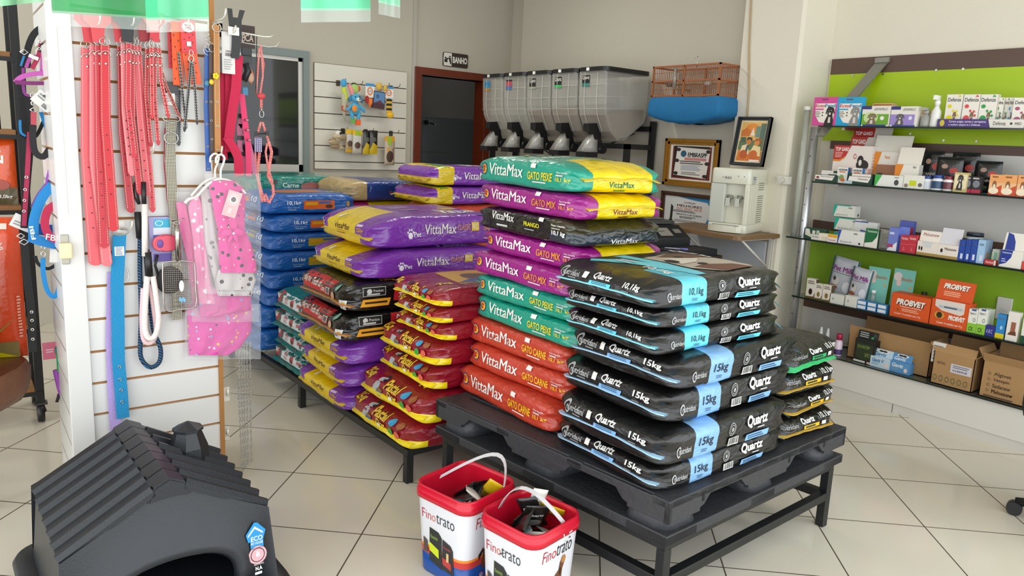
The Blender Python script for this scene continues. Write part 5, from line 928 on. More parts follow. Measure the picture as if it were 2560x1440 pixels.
deftype('cat_red', .65, .42, .108, 'bd3d29', [], cat('bd3d29', 'GATO CARNE', 'f0bc20', panel=False), catflaps('bd3d29', 'bd3d29'), 13, rough=.36, wr=.6, endt=.4, es=.78)
bb = {'side+': [('o', .1, .5, .045, .32, .12, '4a5054'), ('l', .07, .4, .13, .6, 3, '4a5054'), ('t', 'VittaMax', .2, .52, .42, .84, 'f0ede8', .016, .06), ('t', 'GOLD', .25, .4, .36, .5, '44484a', .01), ('l', .25, .26, .38, .34, 1, 'c8c8c8'), ('t', 'FRANGO', .52, .48, .66, .66, 'e4dc1a', .02), ('l', .53, .34, .63, .38, 1, 'a8a8a8'), ('t', 'Peso Líquido', .77, .66, .88, .76, 'e8e8e8', .01), ('l', .77, .58, .86, .62, 1, 'b8b8b8'), ('t', '10,1 kg', .77, .3, .88, .52, 'f0f0f0', .03), sticker(.66, .78, .04, .14)],
      'end-': [('t', 'VittaMax', .34, .12, .66, .32, 'e8e8e8', .02, .1)]}
deftype('cat_black', .66, .42, .105, '0e0e10', [(None, -.165, None, None, None, .05, '24313c'), (None, -.165, None, None, .05, None, '35331c')], bb, [dict(hexs='2a3a48', side=-1, out=.02, zf=.6, w=.86), dict(hexs='141416', side=1, out=.025, zf=.55, w=.85)], 14, rough=.2, wr=.6, endt=.5)
# --- large purple bags
pv_ = {'end-': [('t', 'VittaMax', .36, .44, .62, .62, '4a1a3a', .01, .2), ('l', .4, .3, .56, .4, 2, 'a86a2a'), ('t', '25kg', .74, .42, .85, .58, 'e8b020', .02), ('l', .73, .62, .83, .68, 1, 'd8c0e8'), ('t', 'iD Pet', .04, .42, .16, .64, 'e8e4ee', .02), sticker(.3, .74, .03, .1)],
      'side-': PAW(.24, .44, .8, 1.0)+[('t', 'Pet', .26, .36, .305, .52, 'e8e4ee', .02), ('t', 'VittaMax', .33, .42, .54, .74, 'f0ede8', .016, .06), ('t', 'CLASSIC', .55, .52, .64, .7, 'e09a30', 0), ('r', .645, .48, .70, .76, 'e0b820'), ('t', 'PRO', .65, .52, .695, .72, 'efe6c8', .01), ('t', '25kg', .73, .46, .78, .6, 'e8a020', .01), ('l', .72, .64, .78, .72, 2, 'd8c0e8')],
      'top2': [('t', 'VittaMax', .5, .14, .92, .32, 'e8e4ec', .035, .06), ('r', .6, .36, .72, .42, 'd8b040'), ('l', .3, .5, .48, .6, 3, 'a88ab8'), ('l', .3, .3, .45, .42, 3, '9a78b0')]}
PB = [(None, -.22, -.13, .17, None, None, 'e8c80c'), (None, -.36, -.19, .25, None, .052, 'e8c80c')]
deftype('purple25', .86, .60, .135, '7a35a6', PB, pv_, [dict(hexs='dcc012', side=-1, out=.008, zf=.42, drop=.008, w=.9), dict(hexs='7a35a6', side=1, out=.03, zf=.5, w=.9)], 21, rough=.24, wr=.5, endt=.6, es=.5, crn=.05)
deftype('purple_back', .62, .46, .105, '7a35a6', [(-.25, -.15, None, None, None, None, 'dcc012'), (None, -.18, None, None, None, .045, 'dcc012')],
        {'side-': PAW(.27, .44, .8, 1.0)+[('t', 'Pet', .29, .36, .335, .52, 'e8e4ee', .02), ('t', 'VittaMax', .36, .36, .68, .74, 'f0ede8', .016, .06)], 'top2': [('r', .13, .02, .22, .5, '2f8a3a'), ('t', 'VittaMax', .45, .3, .7, .6, 'e8e4ec', .03)], 'end-': []}, [dict(hexs='d0b018', side=-1, out=.02, zf=.45, drop=.012, w=.9)], 22, endt=.5)
# --- black and red dog food
mg = {'end-': [('p', [(.0, .42), (.68, .40), (.7, .9), (.04, .92)], 'c4242a'), ('t', 'Magnus', .12, .56, .28, .82, 'f0ece4', .015, .2), ('t', 'Todo dia', .31, .56, .48, .80, 'f0ece4', .015, .1), ('t', 'ADULTOS PREMIUM', .5, .74, .66, .84, 'f0b8b0', .005), ('t', 'Carne', .5, .48, .58, .68, 'f0ece4', .02, .1), ('r', .6, .46, .68, .68, 'e8e4e0'), ('b', .61, .48, .67, .66, '1a1a1a'), ('e', .75, .48, .03, .13, 'e0b090'), ('e', .8, .78, .025, .1, '8ab8a8'), ('r', .86, .1, .93, .42, 'dcdcdc'), ('r', .87, .2, .9, .3, '4a6ac0'), ('r', .89, .24, .92, .34, 'c8a030')],
      'side-': [('r', .12, .56, .3, .88, 'b8b8b8'), ('r', .125, .58, .295, .86, '202020'), ('e', .17, .74, .02, .09, 'c8c8c8'), ('t', 'Premium', .2, .7, .28, .8, 'c8c8c8', .01), ('l', .15, .6, .27, .66, 1, 'b8b8b8'), ('p', [(.1, .2), (.32, .2), (.34, .46), (.12, .46)], 'e09a20'), ('r', .135, .3, .31, .37, '2a2018'), ('p', [(.36, .34), (.8, .34), (.8, .92), (.37, .92)], 'c4242a'), ('t', 'Magnus', .41, .66, .6, .86, 'f0ece4', .035, .2), ('t', 'Todo dia', .4, .42, .62, .62, 'f0ece4', .035, .1)],
      'top2': [('t', '15kg', .3, .06, .42, .14, 'e0921a', .03), ('r', .0, .0, .01, .01, 'c4242a')]}
deftype('black_red', .64, .56, .15, '121110', [], mg, [dict(hexs='c98a4a', side=-1, out=.012, zf=.34, drop=.004, w=.97, thick=.004)], 31, rough=.22, wr=.5, endt=.45)
# --- maroon dog food
def pastel(w_, a=.12): return {'end-': [('t', w_, .06, .66, .19, .88, 'e8d820', .03, .1), ('t', 'Cuidados', .05, .48, .16, .58, 'd04a3a', 0, .2), ('p', [(.24, .3), (.34, .38), (.38, .85), (.3, .8)], 'b0b4bc'), ('e', .37, .82, .035, .08, '2f2624'), ('e', .37, .38, .05, .12, '2f5fa8'), ('e', .37, .47, .045, .06, '8a6a3a'), ('t', 'Pastel', .43, .6, .64, .86, '3a1a14', .08, .05), ('t', 'Pastel', .43, .6, .64, .86, 'e8c03a', .03, .05), ('t', 'Dog', .5, .3, .64, .58, '3a1a14', .08, .05), ('t', 'Dog', .5, .3, .64, .58, 'e8c03a', .03, .05), ('e', .73, .72, .04, .09, '3a9ac8'), ('e', .84, .74, .04, .08, '9a5a30'), ('e', .73, .42, .035, .13, '3a9a3a'), ('e', .83, .46, .035, .12, 'd8604a'), sticker(.53, .34, .05, .12)],
      'side-': [('t', w_, .5, .46, .72, .78, 'e8d820', .03, .1), ('l', .5, .26, .74, .32, 1, 'c87a6a')], 'top2': [('p', [(.3, .2), (.9, .15), (.95, .85), (.35, .85)], 'c9962a'), ('e', .6, .5, .14, .18, '5a3a2a'), ('p', [(.3, .25), (.5, .2), (.8, .3), (.5, .4)], '3a4a8a'), ('t', w_, .12, .2, .24, .32, 'e8d820', .03)]}
fy = [dict(hexs='f0d814', side=-1, out=.012, zf=.40, drop=.012, w=.95, thick=.003)]
YL = lambda l, h: [(None, -l*.37, None, None, None, h*.36, 'f0d814')]
deftype('maroon25', .74, .57, .138, '8a1226', YL(.74, .138), pastel('25kg'), fy, 41, rough=.25, endt=.55, es=.6)
deftype('maroon15', .64, .49, .118, '8a1226', YL(.64, .118), pastel('15kg'), fy, 42, rough=.25, endt=.5, es=.62)
deftype('maroon7', .52, .39, .085, '8a1226', YL(.52, .085), pastel('7kg'), fy, 43, rough=.25, endt=.5, es=.65)
# --- teal and white bags, blue bags
pl = {'end-': [('p', [(.02, .36), (.3, .32), (.3, .86), (.04, .88)], 'b8263a'), ('t', 'PLENUS', .06, .52, .2, .72, 'f0ece8', .035), ('p', [(.3, .32), (.98, .3), (.98, .84), (.3, .86)], 'd8dce0'), ('e', .28, .56, .04, .26, '5a5654'), ('t', 'SÊNIOR', .4, .6, .52, .76, 'b04a5a', .02), ('l', .4, .4, .52, .54, 2, 'b8808a'), ('e', .64, .54, .05, .2, 'b0424e'), ('e', .64, .48, .03, .1, '4a2a2a'), ('t', '20kg', .8, .48, .95, .68, 'b8384a', .03), ('r', .02, .14, .8, .18, 'b84a56')], 'side-': []}
deftype('teal_white', .62, .50, .105, '0f6a68', [], pl, [dict(hexs='157a78', side=-1, out=.02, zf=.2, drop=.01)], 51, rough=.35)
def blue(c1, txt=''): return {'side-': [('t', '10,1kg', .24, .42, .38, .66, 'e8eef4', .02), ('t', 'Peso Líquido', .245, .28, .37, .36, 'd0dcec', 0), ('l', .25, .2, .35, .24, 1, 'a0b4d0'), ('r', .41, .24, .74, .68, c1), ('r', .43, .44, .56, .6, 'e0a020'), ('r', .57, .52, .70, .62, '3a6ab0'), ('e', .68, .38, .04, .1, '5a3020')]+([('e', .89, .5, .02, .14, 'c8a060'), ('t', 'Baxter', .86, .24, .94, .34, 'c8c030', .02)] if txt else []), 'end-': [('r', .1, .45, .42, .8, c1), ('t', '10', .5, .5, .75, .78, 'c8d8ec', .03), ('l', .5, .3, .8, .42, 2, 'a0b4d0')]}
for k, c in (('blue_orange', 'dd6420'), ('blue_yellow', 'b8a020'), ('blue_green', '5aa030')): deftype(k, .58, .46, .118, '155db0', [], blue(c, k == 'blue_orange'), [], 60+len(k), rough=.35, wr=.6)
bt = blue('dd6420', 'x'); bt['top2'] = [('r', .2, .2, .7, .6, 'b5704a'), ('t', 'MAX', .72, .2, .9, .34, 'd8c030', .03)]
deftype('blue_top', .58, .46, .135, '155db0', [], bt, [], 65, rough=.35, wr=.6)
deftype('blue25', .62, .52, .135, '1263b4', [], {'end-': [('r', .2, .5, .4, .85, '6aa83a'), ('t', '25', .5, .5, .75, .8, 'c8dcf0', .03), ('l', .5, .3, .75, .42, 2, 'a0c4e0')], 'side-': [('l', .1, .3, .3, .34, 1, '7aa4d8')]}, [], 66, rough=.35)
deftype('teal_meat', .60, .44, .12, '0c7d70', [], {'side-': [('t', 'Carne', .3, .34, .48, .62, 'd8ece4', .02), ('e', .62, .4, .12, .26, 'b5706a'), ('l', .8, .2, .95, .3, 2, 'c8e0d8')]}, [dict(hexs='0c7d70', side=1, out=.06, zf=.5)], 71, rough=.2)
deftype('navy', .60, .46, .13, '123a86', [(None, -.15, None, None, None, None, 'b8a070')], {'side-': [('r', .52, .36, .54, .5, 'b8443a'), ('t', 'Criador', .56, .36, .64, .48, 'd8dcec', .01)]}, [dict(hexs='28303a', side=-1, out=.03, zf=.4)], 72, rough=.25)
deftype('pinkyellow', .60, .46, .11, 'c02a6a', [(-.14, None, None, None, None, None, 'e0c010')], {}, [], 73)
deftype('orange', .62, .48, .10, 'd98a18', [(None, None, None, -.2, None, None, 'c8452a')], {'side-': [('l', .1, .2, .5, .5, 2, 'e8a040')], 'top2': [('e', .5, .3, .08, .1, 'e8d8c0'), ('t', 'Gold', .6, .2, .85, .36, '8a5a10', .03)]}, [], 74)
# ------------------------------------------------------------------ stacks
GQ = 'black bags of the nearest stack on the plastic pallet'
def W2(px, z): v = atZ(px[0], px[1], z); return v.x, v.y
nth = ['lowest', 'second from the bottom', 'third from the bottom', 'fourth from the bottom', 'fifth from the bottom', 'sixth from the bottom', 'topmost']
for k, (key, z, p, sz, rz, va) in enumerate((('quartz15', .4355, (1640, 1224), .82, .0, 0), ('quartz15', .532, (1648, 1163), .98, .01, 1), ('quartz15', .649, (1660, 1057), .97, .0, 0), ('quartz15', .765, (1684, 973), .92, .02, 1), ('quartz10', .874, (1640, 883), .95, -.01, 0), ('quartz10', .949, (1638, 822), .95, .01, 1), ('quartztop', 1.024, (1630, 771), .96, .0, 0))):
    x, y = W2(p, z); bag(key, x, y, z, ('large' if 'z15' in key else 'smaller')+' black bag with '+('light blue' if 'z15' in key else 'turquoise')+' band, '+nth[k]+' of its stack', GQ, rz, va, sz=sz*.975, dsh=(.04, .04), sx=1.03, sy=1.03)
z = .4355
for k, (key, p, sz, sy, lb) in enumerate((('quartz_yellow', (1978, 1106), .95, .95, 'lowest of its stack'), ('quartz_yellow', (1972, 1045), .85, .93, 'second from the bottom of its stack'), ('quartz_yellow', (1985, 985), 1.0, 1.0, 'just under the green trimmed bag'), ('quartz_green', (1968, 935), 1.0, 1.0, 'green'))):
    sz *= .92; h = .10*sz*.97; x, y = 2.385+.02*(k % 2), 1.43+.012*k
    bag(key, x, y, z, ('small black bag with yellow trim, '+lb) if k < 3 else 'small black bag with green trim on top of the yellow trimmed ones', 'small black bags at the pallet right corner', (-.05, .06, -.02, .08)[k], k % 2, sy=sy, sz=sz, rot90=True); z += h+.002
z0s = [.4355, .550, .652, .757, .856, .946, 1.040, 1.130, 1.226, 1.318]; GC = 'cat food bags stacked at the middle of the pallets'
cn = [('cat_red', 'red', 'lowest'), ('cat_red', 'red', 'middle'), ('cat_red', 'red', 'uppermost'), ('cat_green', 'teal green', 'lower of the pair above the red ones'), ('cat_green', 'teal green', 'upper of the pair above the red ones'), ('cat_magenta', 'magenta', 'lowest magenta one'), ('cat_magenta', 'magenta', 'directly under the black bag'), ('cat_black', 'glossy black', ''), ('cat_magenta', 'magenta', 'directly under the topmost green bag'), ('cat_green_top', 'teal green', 'topmost')]
off = [(1.722, 1.94, 0), (1.765, 1.925, .06), (1.775, 1.95, .05), (1.78, 1.905, -.01), (1.775, 1.905, .02), (1.765, 1.925, -.02), (1.80, 1.90, .0), (1.79, 1.90, -.03), (1.80, 1.91, -.05), (1.79, 1.92, -.07)]
for k, (key, c, w_) in enumerate(cn):
    h = ((z0s+[1.425])[k+1]-z0s[k])/TYPES[key]['H']
    bag(key, off[k][0], off[k][1], z0s[k], (f'{c} cat food bag, {w_} in its stack' if w_ else 'glossy black cat food bag in the middle of the cat food stack'), GC, off[k][2], k % 2, sz=h*.985, rot90=True, sx=.965 if k < 7 else 1.03, dsh=(.055, .02))
GP = 'maroon dog food bags on the rear stand'
for k, (key, x, y, z, zt, lb) in enumerate((('maroon25', 1.47, 2.60, .1605, .29, 'lowest large'), ('maroon25', 1.50, 2.56, .291, .421, 'upper large'), ('maroon15', 1.565, 2.575, .422, .536, 'lower medium'), ('maroon15', 1.555, 2.555, .537, .652, 'upper medium'), ('maroon7', 1.58, 2.54, .654, .73, 'lowest small'), ('maroon7', 1.565, 2.535, .731, .80, 'middle small'), ('maroon7', 1.56, 2.54, .801, .88, 'topmost small'))):
    bag(key, x, y, z, f'{lb} maroon dog food bag with yellow seam on the rear stand', GP, (.0, .015, -.02, .01, .02, -.01, .0)[k], k % 2, sz=(zt-z)/TYPES[key]['H']*.97)
GL_ = 'purple dog food bags beside the maroon ones'
for k, (x, y, z, zt, lb) in enumerate(((1.43, 3.18, .1605, .275, 'lowest of the three under the black bags'), (1.44, 3.16, .276, .40, 'middle of the three under the black bags'), (1.42, 3.15, .401, .53, 'uppermost of the three under the black bags'), (1.50, 3.13, .812, .945, 'lower of the two lying on the black bags'), (1.57, 3.19, .948, 1.11, 'upper of the two lying on the black bags'))):
    bag('purple25', x, y, z, 'large purple and yellow bag, '+lb, GL_, (.02, -.03, .03, .0, .02)[k], (k+1) % 2, sz=(zt-z)/.135*.97, sy=1.0 if k > 2 else .97)
for k, (z, zt) in enumerate(((.532, .67), (.672, .81))): bag('black_red', 1.40+.01*k, 3.10, z, 'black bag with red panels, '+('lower' if k == 0 else 'upper')+' of the two under the purple bags', 'black and red dog food bags', .02*k, k % 2, sz=(zt-z)/.15*.97)
for k in range(4): bag('teal_white', 1.475+.012*(k % 2), 3.79, .1605+.107*k, 'dark teal bag with white and red panel, '+['lowest', 'second lowest', 'third lowest', 'topmost'][k]+' of its stack', 'teal and white bags', .02*(-1)**k, k % 2, sy=.92, sz=.97)
zb = [.1605, .295, .43, .535, .65, .77, .885, .995, 1.12]; kb = ['blue25', 'blue25', 'blue_green', 'blue_green', 'blue_yellow', 'blue_yellow', 'blue_orange', 'blue_top']
for k in range(8): bag(kb[k], (1.40, 1.43, 1.48, 1.50, 1.49, 1.50, 1.50, 1.47)[k], 4.36+.008*(k % 3), zb[k], 'royal blue bag of the tall blue stack, '+(['lowest']+nth[1:6]+['second from the top', 'topmost'])[k], 'royal blue bags of the left rear stack', .015*(-1)**k, 0, sz=(zb[k+1]-zb[k])/TYPES[kb[k]]['H']*.97, sy=.98)
bag('teal_meat', 1.62, 4.95, 1.07, 'glossy teal bag with meat picture behind the royal blue stack', None, -.05)
# rear stacks, mostly hidden
for k in range(8): bag('blue_green', 1.6, 4.93, .1605+.113*k, 'royal blue bag of the hidden rear stack under the glossy teal bag', 'royal blue bags under the glossy teal bag', .0, 0, sz=.94)
for k in range(8): bag(('orange', 'purple_back')[k % 2] if k < 7 else 'pinkyellow', 2.05, 4.52 if k == 7 else 4.45, .1605+.1125*k, 'bag of the second row stack under the navy blue bag' if k < 7 else 'pink and yellow bag directly under the navy blue bag', 'bags under the navy blue bag' if k < 7 else None, .0, 0, sz=.95)
bag('navy', 2.02, 4.48, 1.06, 'navy blue bag with tan end lying behind the upper purple bag', None, .03, tilt=(0, .0))
for k in range(8): bag('orange', 2.38, 3.85, .1605+.116*k, 'orange bag of the second row stack under the two rear purple bags', 'orange bags under the rear purple pair', 0, 0, sz=1.1)
bag('purple_back', 2.28, 3.87, 1.09, 'lower of the two purple and yellow bags at the back by the doorway', 'rear purple pair', .02, 0, sx=1.05, sz=1.0)
bag('purple_back', 2.31, 3.88, 1.203, 'upper of the two purple and yellow bags at the back by the doorway', 'rear purple pair', -.03, 1, sx=1.05, sz=1.1)
# yellow-orange bags seen between the maroon and purple ones
for k, (z, zt) in enumerate(((.1605, .29), (.291, .42), (.421, .55), (.551, .68), (.681, .80))): bag('orange', 2.34, 2.96, z, 'orange bag lying just behind the topmost small maroon bags' if k == 4 else 'orange bag hidden in the stack behind the maroon bags', None if k == 4 else 'orange bags behind the maroon stack', 0, 0, sz=(zt-z)/.10*.97, sy=1.05, sx=.95)
# ------------------------------------------------------------------ stands and pallet
def stand(name, A, B, Cc, zt, lab, low=True, xb=True, legs=None, w=.034):
    """A near corner, B right corner, Cc left corner on the floor plan"""
    t = thing(name, lab, 'stand', (0, 0, 0)); A, B, Cc = Vector(A), Vector(B), Vector(Cc); D = B+Cc-A
    def beam(p, q, z0, z1, nm='rail'):
        d = (q-p).normalized(); n = Vector((-d.y, d.x))*w/2; mb = MB(); e = d*w/2; p, q = p-e, q+e
        mb.prism([(p.x-n.x, p.y-n.y), (q.x-n.x, q.y-n.y), (q.x+n.x, q.y+n.y), (p.x+n.x, p.y+n.y)], z0, z1, BLK); mb.build(nm, t, bevel=.003)
    for p, q in ((A, B), (B, D), (D, Cc), (Cc, A)): beam(p, q, zt-w, zt)
    for f in (.33, .66): beam(A+(Cc-A)*f, B+(D-B)*f, zt-w, zt-.002, 'cross_rail')
    lg = [A, B, Cc, D]+[A+(Cc-A)*f for f in (legs or [])]+[B+(D-B)*f for f in (legs or [])]
    for p in lg: MB().box(p.x-w/2, p.y-w/2, 0, p.x+w/2, p.y+w/2, zt-w, BLK).build('leg', t, bevel=.002)
    if low:
        zl = .135
        for p, q in ((A, B), (A, Cc), (B, D)): beam(p, q, zl-w/2, zl+w/2, 'lower_rail')
        for f in (.5,): beam(A+(Cc-A)*f, B+(D-B)*f, zl-w/2, zl+w/2, 'lower_rail')
    return t
A, B, Cc = (1.705, 1.385), (2.735, 1.425), (1.565, 2.445)
stand('pallet_stand', A, B, Cc, .283, 'black welded steel stand carrying the near plastic pallet', legs=[.5])
stand('bag_stand', (1.50, 2.66), (3.0, 2.70), (1.40, 4.86), .158, 'low black steel stand carrying the rear row of bag stacks', low=False, legs=[.5])
stand('bag_stand', (2.30, 3.02), (3.05, 3.05), (2.22, 5.0), .157, 'hidden black steel stand under the second row of rear stacks', low=False) if False else None
PL = mat('36373b', .5, bump=.35, bscale=45, var=.25, name='black_recycled_plastic')
PLf = mat('3d3f44', .5, bump=.3, bscale=60, name='black_plastic_block')
def pallet(A, B, Cc, z0, z1, lab):
    t = thing('plastic_pallet', lab, 'pallet', (0, 0, 0)); A, B, Cc = Vector(A), Vector(B), Vector(Cc); ex = (B-A).normalized(); ey = (Cc-A).normalized(); LX, LY = (B-A).length, (Cc-A).length
    M = Matrix(((ex.x, ey.x, 0, A.x), (ex.y, ey.y, 0, A.y), (0, 0, 1, 0), (0, 0, 0, 1)))
    H = z1-z0; zd = z1-.028; zbm = z0+.035
    # top deck of slats with slots
    mb = MB(); n = 9
    for i in range(n): a = i*LX/n; mb.box(a+.012, 0, zd, a+LX/n-.012, LY, z1, PL, M=M)
    for f in (0, .31, .62, .94): mb.box(0, f*LY, zd, LX, f*LY+.06*LY, z1-.001, PL, M=M)
    mb.build('deck', t, bevel=.003)
    # skirt with arched openings along the four sides, drawn as profiles
    def skirt(L_, Mx, nm):
        pts = [(0, z1-.002), (0, z1-.075)]
        bl = [(0, .16), (L_/2-.12, L_/2+.12), (L_-.16, L_)]
        pts = [(0, z1-.004), (0, z1-.078)]
        for i in range(3):
            a, b = bl[i]
            if i > 0: pts += [(a-.05, z1-.03), (a-.02, z1-.06), (a, z1-.066), (a, z1-.078)]
            if i < 2: pts += [(b, z1-.078), (b, z1-.066), (b+.02, z1-.06), (b+.05, z1-.03)]
            else: pts += [(L_, z1-.078)]
        pts += [(L_, z1-.004)]
        mb = MB(); mb.prism(pts, 0, .02, PL, M=Mx); mb.build(nm, t, bevel=.003)
    Q = lambda ax: Matrix(((1,0,0,0),(0,0,1,0),(0,1,0,0),(0,0,0,1))) if ax == 'x' else Matrix(((0,0,1,0),(1,0,0,0),(0,1,0,0),(0,0,0,1)))
    skirt(LX, M@Q('x'), 'skirt'); skirt(LX, M@T(0, LY-.02, 0)@Q('x'), 'skirt'); skirt(LY, M@Q('y'), 'skirt'); skirt(LY, M@T(LX-.02, 0, 0)@Q('y'), 'skirt')
    for i, fx in enumerate((.09, .5, .91)):
        for j, fy in enumerate((.09, .5, .91)):
            cx, cy = fx*LX, fy*LY; mb = MB(); ring = lambda r, z: [M@Vector((x, y, z)) for x, y in rrect(r, r, r*.6, 5, cx, cy)]
            mb.loft([ring(.09, zbm), ring(.082, z0+.06), ring(.078, zd)], PLf); mb.build('block', t)
    mb = MB()
    for f in (0, .41, .86): mb.box(0, f*LY, z0, LX, f*LY+.14*LY, zbm, PL, M=M)
    for f in (0, .41, .86): mb.box(f*LX, 0, z0, f*LX+.14*LX, LY, zbm-.001, PL, M=M)
    mb.build('base_runner', t, bevel=.004)
    mb = MB()
    for cx, cy in ((.17, 0), (LX/2+.13, 0), (LX-.17, 0)): mb.box(cx-.006, -.001, z1-.045, cx+.006, .004, z1-.015, mat('050505', .8), M=M)
    mb.build('slot', t)
    return t
pallet((1.665, 1.345), (2.765, 1.385), (1.525, 2.485), .2832, .4345, 'black plastic pallet under the nearest stacks')
# ------------------------------------------------------------------ buckets of samples
def bucket(x, y, rz, lab, seed, hw=.125, hd=.115, H=.325, handle='right'):
    t = thing('food_bucket', lab, 'bucket', (x, y, 0), rz); WHT = mat('dcdee4', .3, name='printed_bucket_plastic'); RED = mat('c8142f', .28, name='red_rim_plastic')
    def R(s, z): return [Vector((px, py, z)) for px, py in rrect(hw*s, hd*s, .05*s, 5)]
    BLU = mat('1f4f9c', .3); mb = MB(); mb.loft([R(.84, 0), R(.86, .006), R(.88, .075)], BLU); mb.loft([R(.88, .075), R(.9, .10)], mat('c83a38', .3), cap=False); mb.loft([R(.9, .10), R(.903, .11)], mat('e88a30', .3), cap=False); mb.loft([R(.903, .11), R(.975, .285)], WHT, cap=False)
    a = -hw*.885; 
    def side(face, items):
        # print projected on the slightly tapered wall
        for k, it in enumerate(items):
            vs, fs, h = shape2d(it); out = []
            for u, v in vs:
                z = v*.275; s = .85+.12*(z/.275) if z > .075 else .84+.04*z/.075; o_ = .0012+.0003*k
                if face == 'x': out.append(Vector((-hw*s-o_, (.5-u)*2*hd*s*.8, z)))
                else: out.append(Vector(((u-.5)*2*hw*s*.8, -hd*s-o_, z)))
            mb.add(out, fs, pr(h))
    bags_ = lambda: [('p', [(.22, .2), (.55, .14), (.56, .58), (.48, .64), (.26, .66)], '25282a'), ('t', 'Finotrato', .28, .52, .46, .57, '8ab04a', .01), ('p', [(.24, .34), (.48, .28), (.48, .4), (.24, .46)], 'c8d820'), ('p', [(.56, .16), (.86, .14), (.84, .48), (.78, .54), (.58, .58)], '2a2c30'), ('t', 'Finotrato', .6, .46, .78, .5, 'b04a4a', .01), ('p', [(.58, .24), (.8, .2), (.8, .3), (.58, .34)], 'b83a3a'), ('r', .68, .3, .74, .42, 'd8b880'), ('p', [(.1, .3), (.2, .3), (.2, .46), (.1, .5)], '4a4540')]
    side('x', [('t', 'Fin', .08, .76, .3, .88, 'b8364a', -.004), ('t', 'o', .32, .76, .41, .84, 'd86a5a', -.004), ('t', 'trato', .43, .76, .86, .88, '3a4046', -.004)]+bags_())
    side('y', [('t', 'Fin', .1, .80, .32, .94, 'b01830', -.002, .15), ('t', 'o', .34, .80, .45, .89, 'c83a3a', -.002, .15), ('t', 'trato', .46, .80, .85, .94, '24262a', -.002, .15), ('p', [(.3, .22), (.4, .2), (.42, .4), (.56, .42), (.6, .22), (.66, .22), (.66, .6), (.72, .7), (.66, .76), (.58, .7), (.56, .6), (.4, .52), (.32, .44)], '6a3f24'), ('p', [(.2, .42), (.32, .5), (.34, .46), (.22, .34)], '2e1d14'), ('e', .66, .72, .06, .05, 'b07a44'), ('e', .5, .5, .06, .02, '2e1d14'), ('e', .44, .42, .03, .03, '2e1d14'), ('e', .6, .58, .02, .05, '2e1d14'), ('o', .3, .12, .06, .05, .2, 'd84a5a'), ('t', 'VD', .26, .09, .34, .15, 'f0f0f4', .02), ('l', .45, .08, .8, .17, 3, 'c8d4e8')])
    mb.build('body', t)
    mb = MB(); mb.loft([R(.975, .278), R(1.02, .28), R(1.025, .302), R(1.0, .305), R(1.0, .32), R(.99, H), R(.95, H), R(.94, .31)], RED, cap=False); mb.loft([R(.94, .31), R(.86, .05), R(.6, .045)][:2][::-1], RED, cap=False); mb.add(R(.858, .05), [tuple(range(24))], RED); mb.build('rim', t)
    return t, R
def sachet(P, w_, h_, base, items, lab, rot, grp):
    o = pouch((0, 0, 0), w_, h_, base, items, lab, cat='sachet', name='food_sachet', th=.018, grp=grp); o.rotation_euler = rot; o.location = P; return o
sk = [('1c1b1a', 'black', [('t', 'Quartz', .2, .6, .8, .72, 'e0e0dc', .03), ('e', .5, .35, .3, .15, '8a8a86')]), ('e2e0da', 'white', [('l', .15, .2, .85, .8, 6, '8a8a8a')]), ('211d1c', 'black with turquoise patch', [('p', [(.1, .5), (.9, .6), (.9, .95), (.1, .9)], '6ac4d8'), ('l', .2, .2, .8, .4, 3, 'c8c8c8')]), ('8a8a88', 'grey', [('e', .5, .5, .35, .25, '3a3634')]), ('d8b81a', 'yellow', [('l', .2, .2, .8, .4, 2, '8a6a10')]), ('3a2420', 'dark brown', [('e', .5, .5, .3, .2, '9a4a3a'), ('l', .1, .1, .9, .3, 2, 'c8b8a8')])]
def fill(bx, by, rz, which, lst):
    for k, (i, x, y, z, w_, h_, rx, ry, rr) in enumerate(lst):
        c, s_ = math.cos(rz), math.sin(rz); P = (bx+x*c-y*s_, by+x*s_+y*c, z+.065); base, nm, its = sk[i]
        lb = f'{nm} sample sachet in the {which} bucket, '+['near the rim corner', 'at the back edge', 'in the middle', 'at the left side', 'sticking up', 'at the front', 'at the right side', 'lying flat', 'deepest', 'half hidden'][k % 10]
        sachet(P, w_, h_, base, its, lb, (rx, ry, rr), 'sample sachets in the '+which+' bucket')
        S_ = P
b1 = (1.348, 1.982); b2 = (1.405, 1.69)
tb1, _ = bucket(b1[0], b1[1], .22, 'red rimmed printed bucket of sample sachets, rear left one', 1, hw=.132, hd=.132)
tb2, _ = bucket(b2[0], b2[1], .18, 'red rimmed printed bucket of sample sachets, front right one', 2, hw=.124, hd=.124)
fill(b1[0], b1[1], .22, 'rear left', [(5, .0, -.03, .17, .09, .13, 1.2, 0, .2), (1, -.03, -.06, .19, .08, .11, .9, .3, -.6), (0, .03, .02, .19, .09, .13, 1.0, -.2, .8), (4, .075, -.05, .215, .06, .11, .5, .5, -.7), (0, .06, .03, .2, .08, .12, .8, .2, .1), (5, .01, -.07, .19, .08, .11, 1.1, .1, -.3), (1, .02, -.02, .21, .07, .12, 1.2, .6, -.8), (2, -.04, -.02, .17, .08, .1, 1.3, 0, 1.2), (0, -.02, .05, .14, .12, .16, 1.5, 0, .4), (3, .05, .06, .13, .12, .15, 1.5, 0, 1.9)])
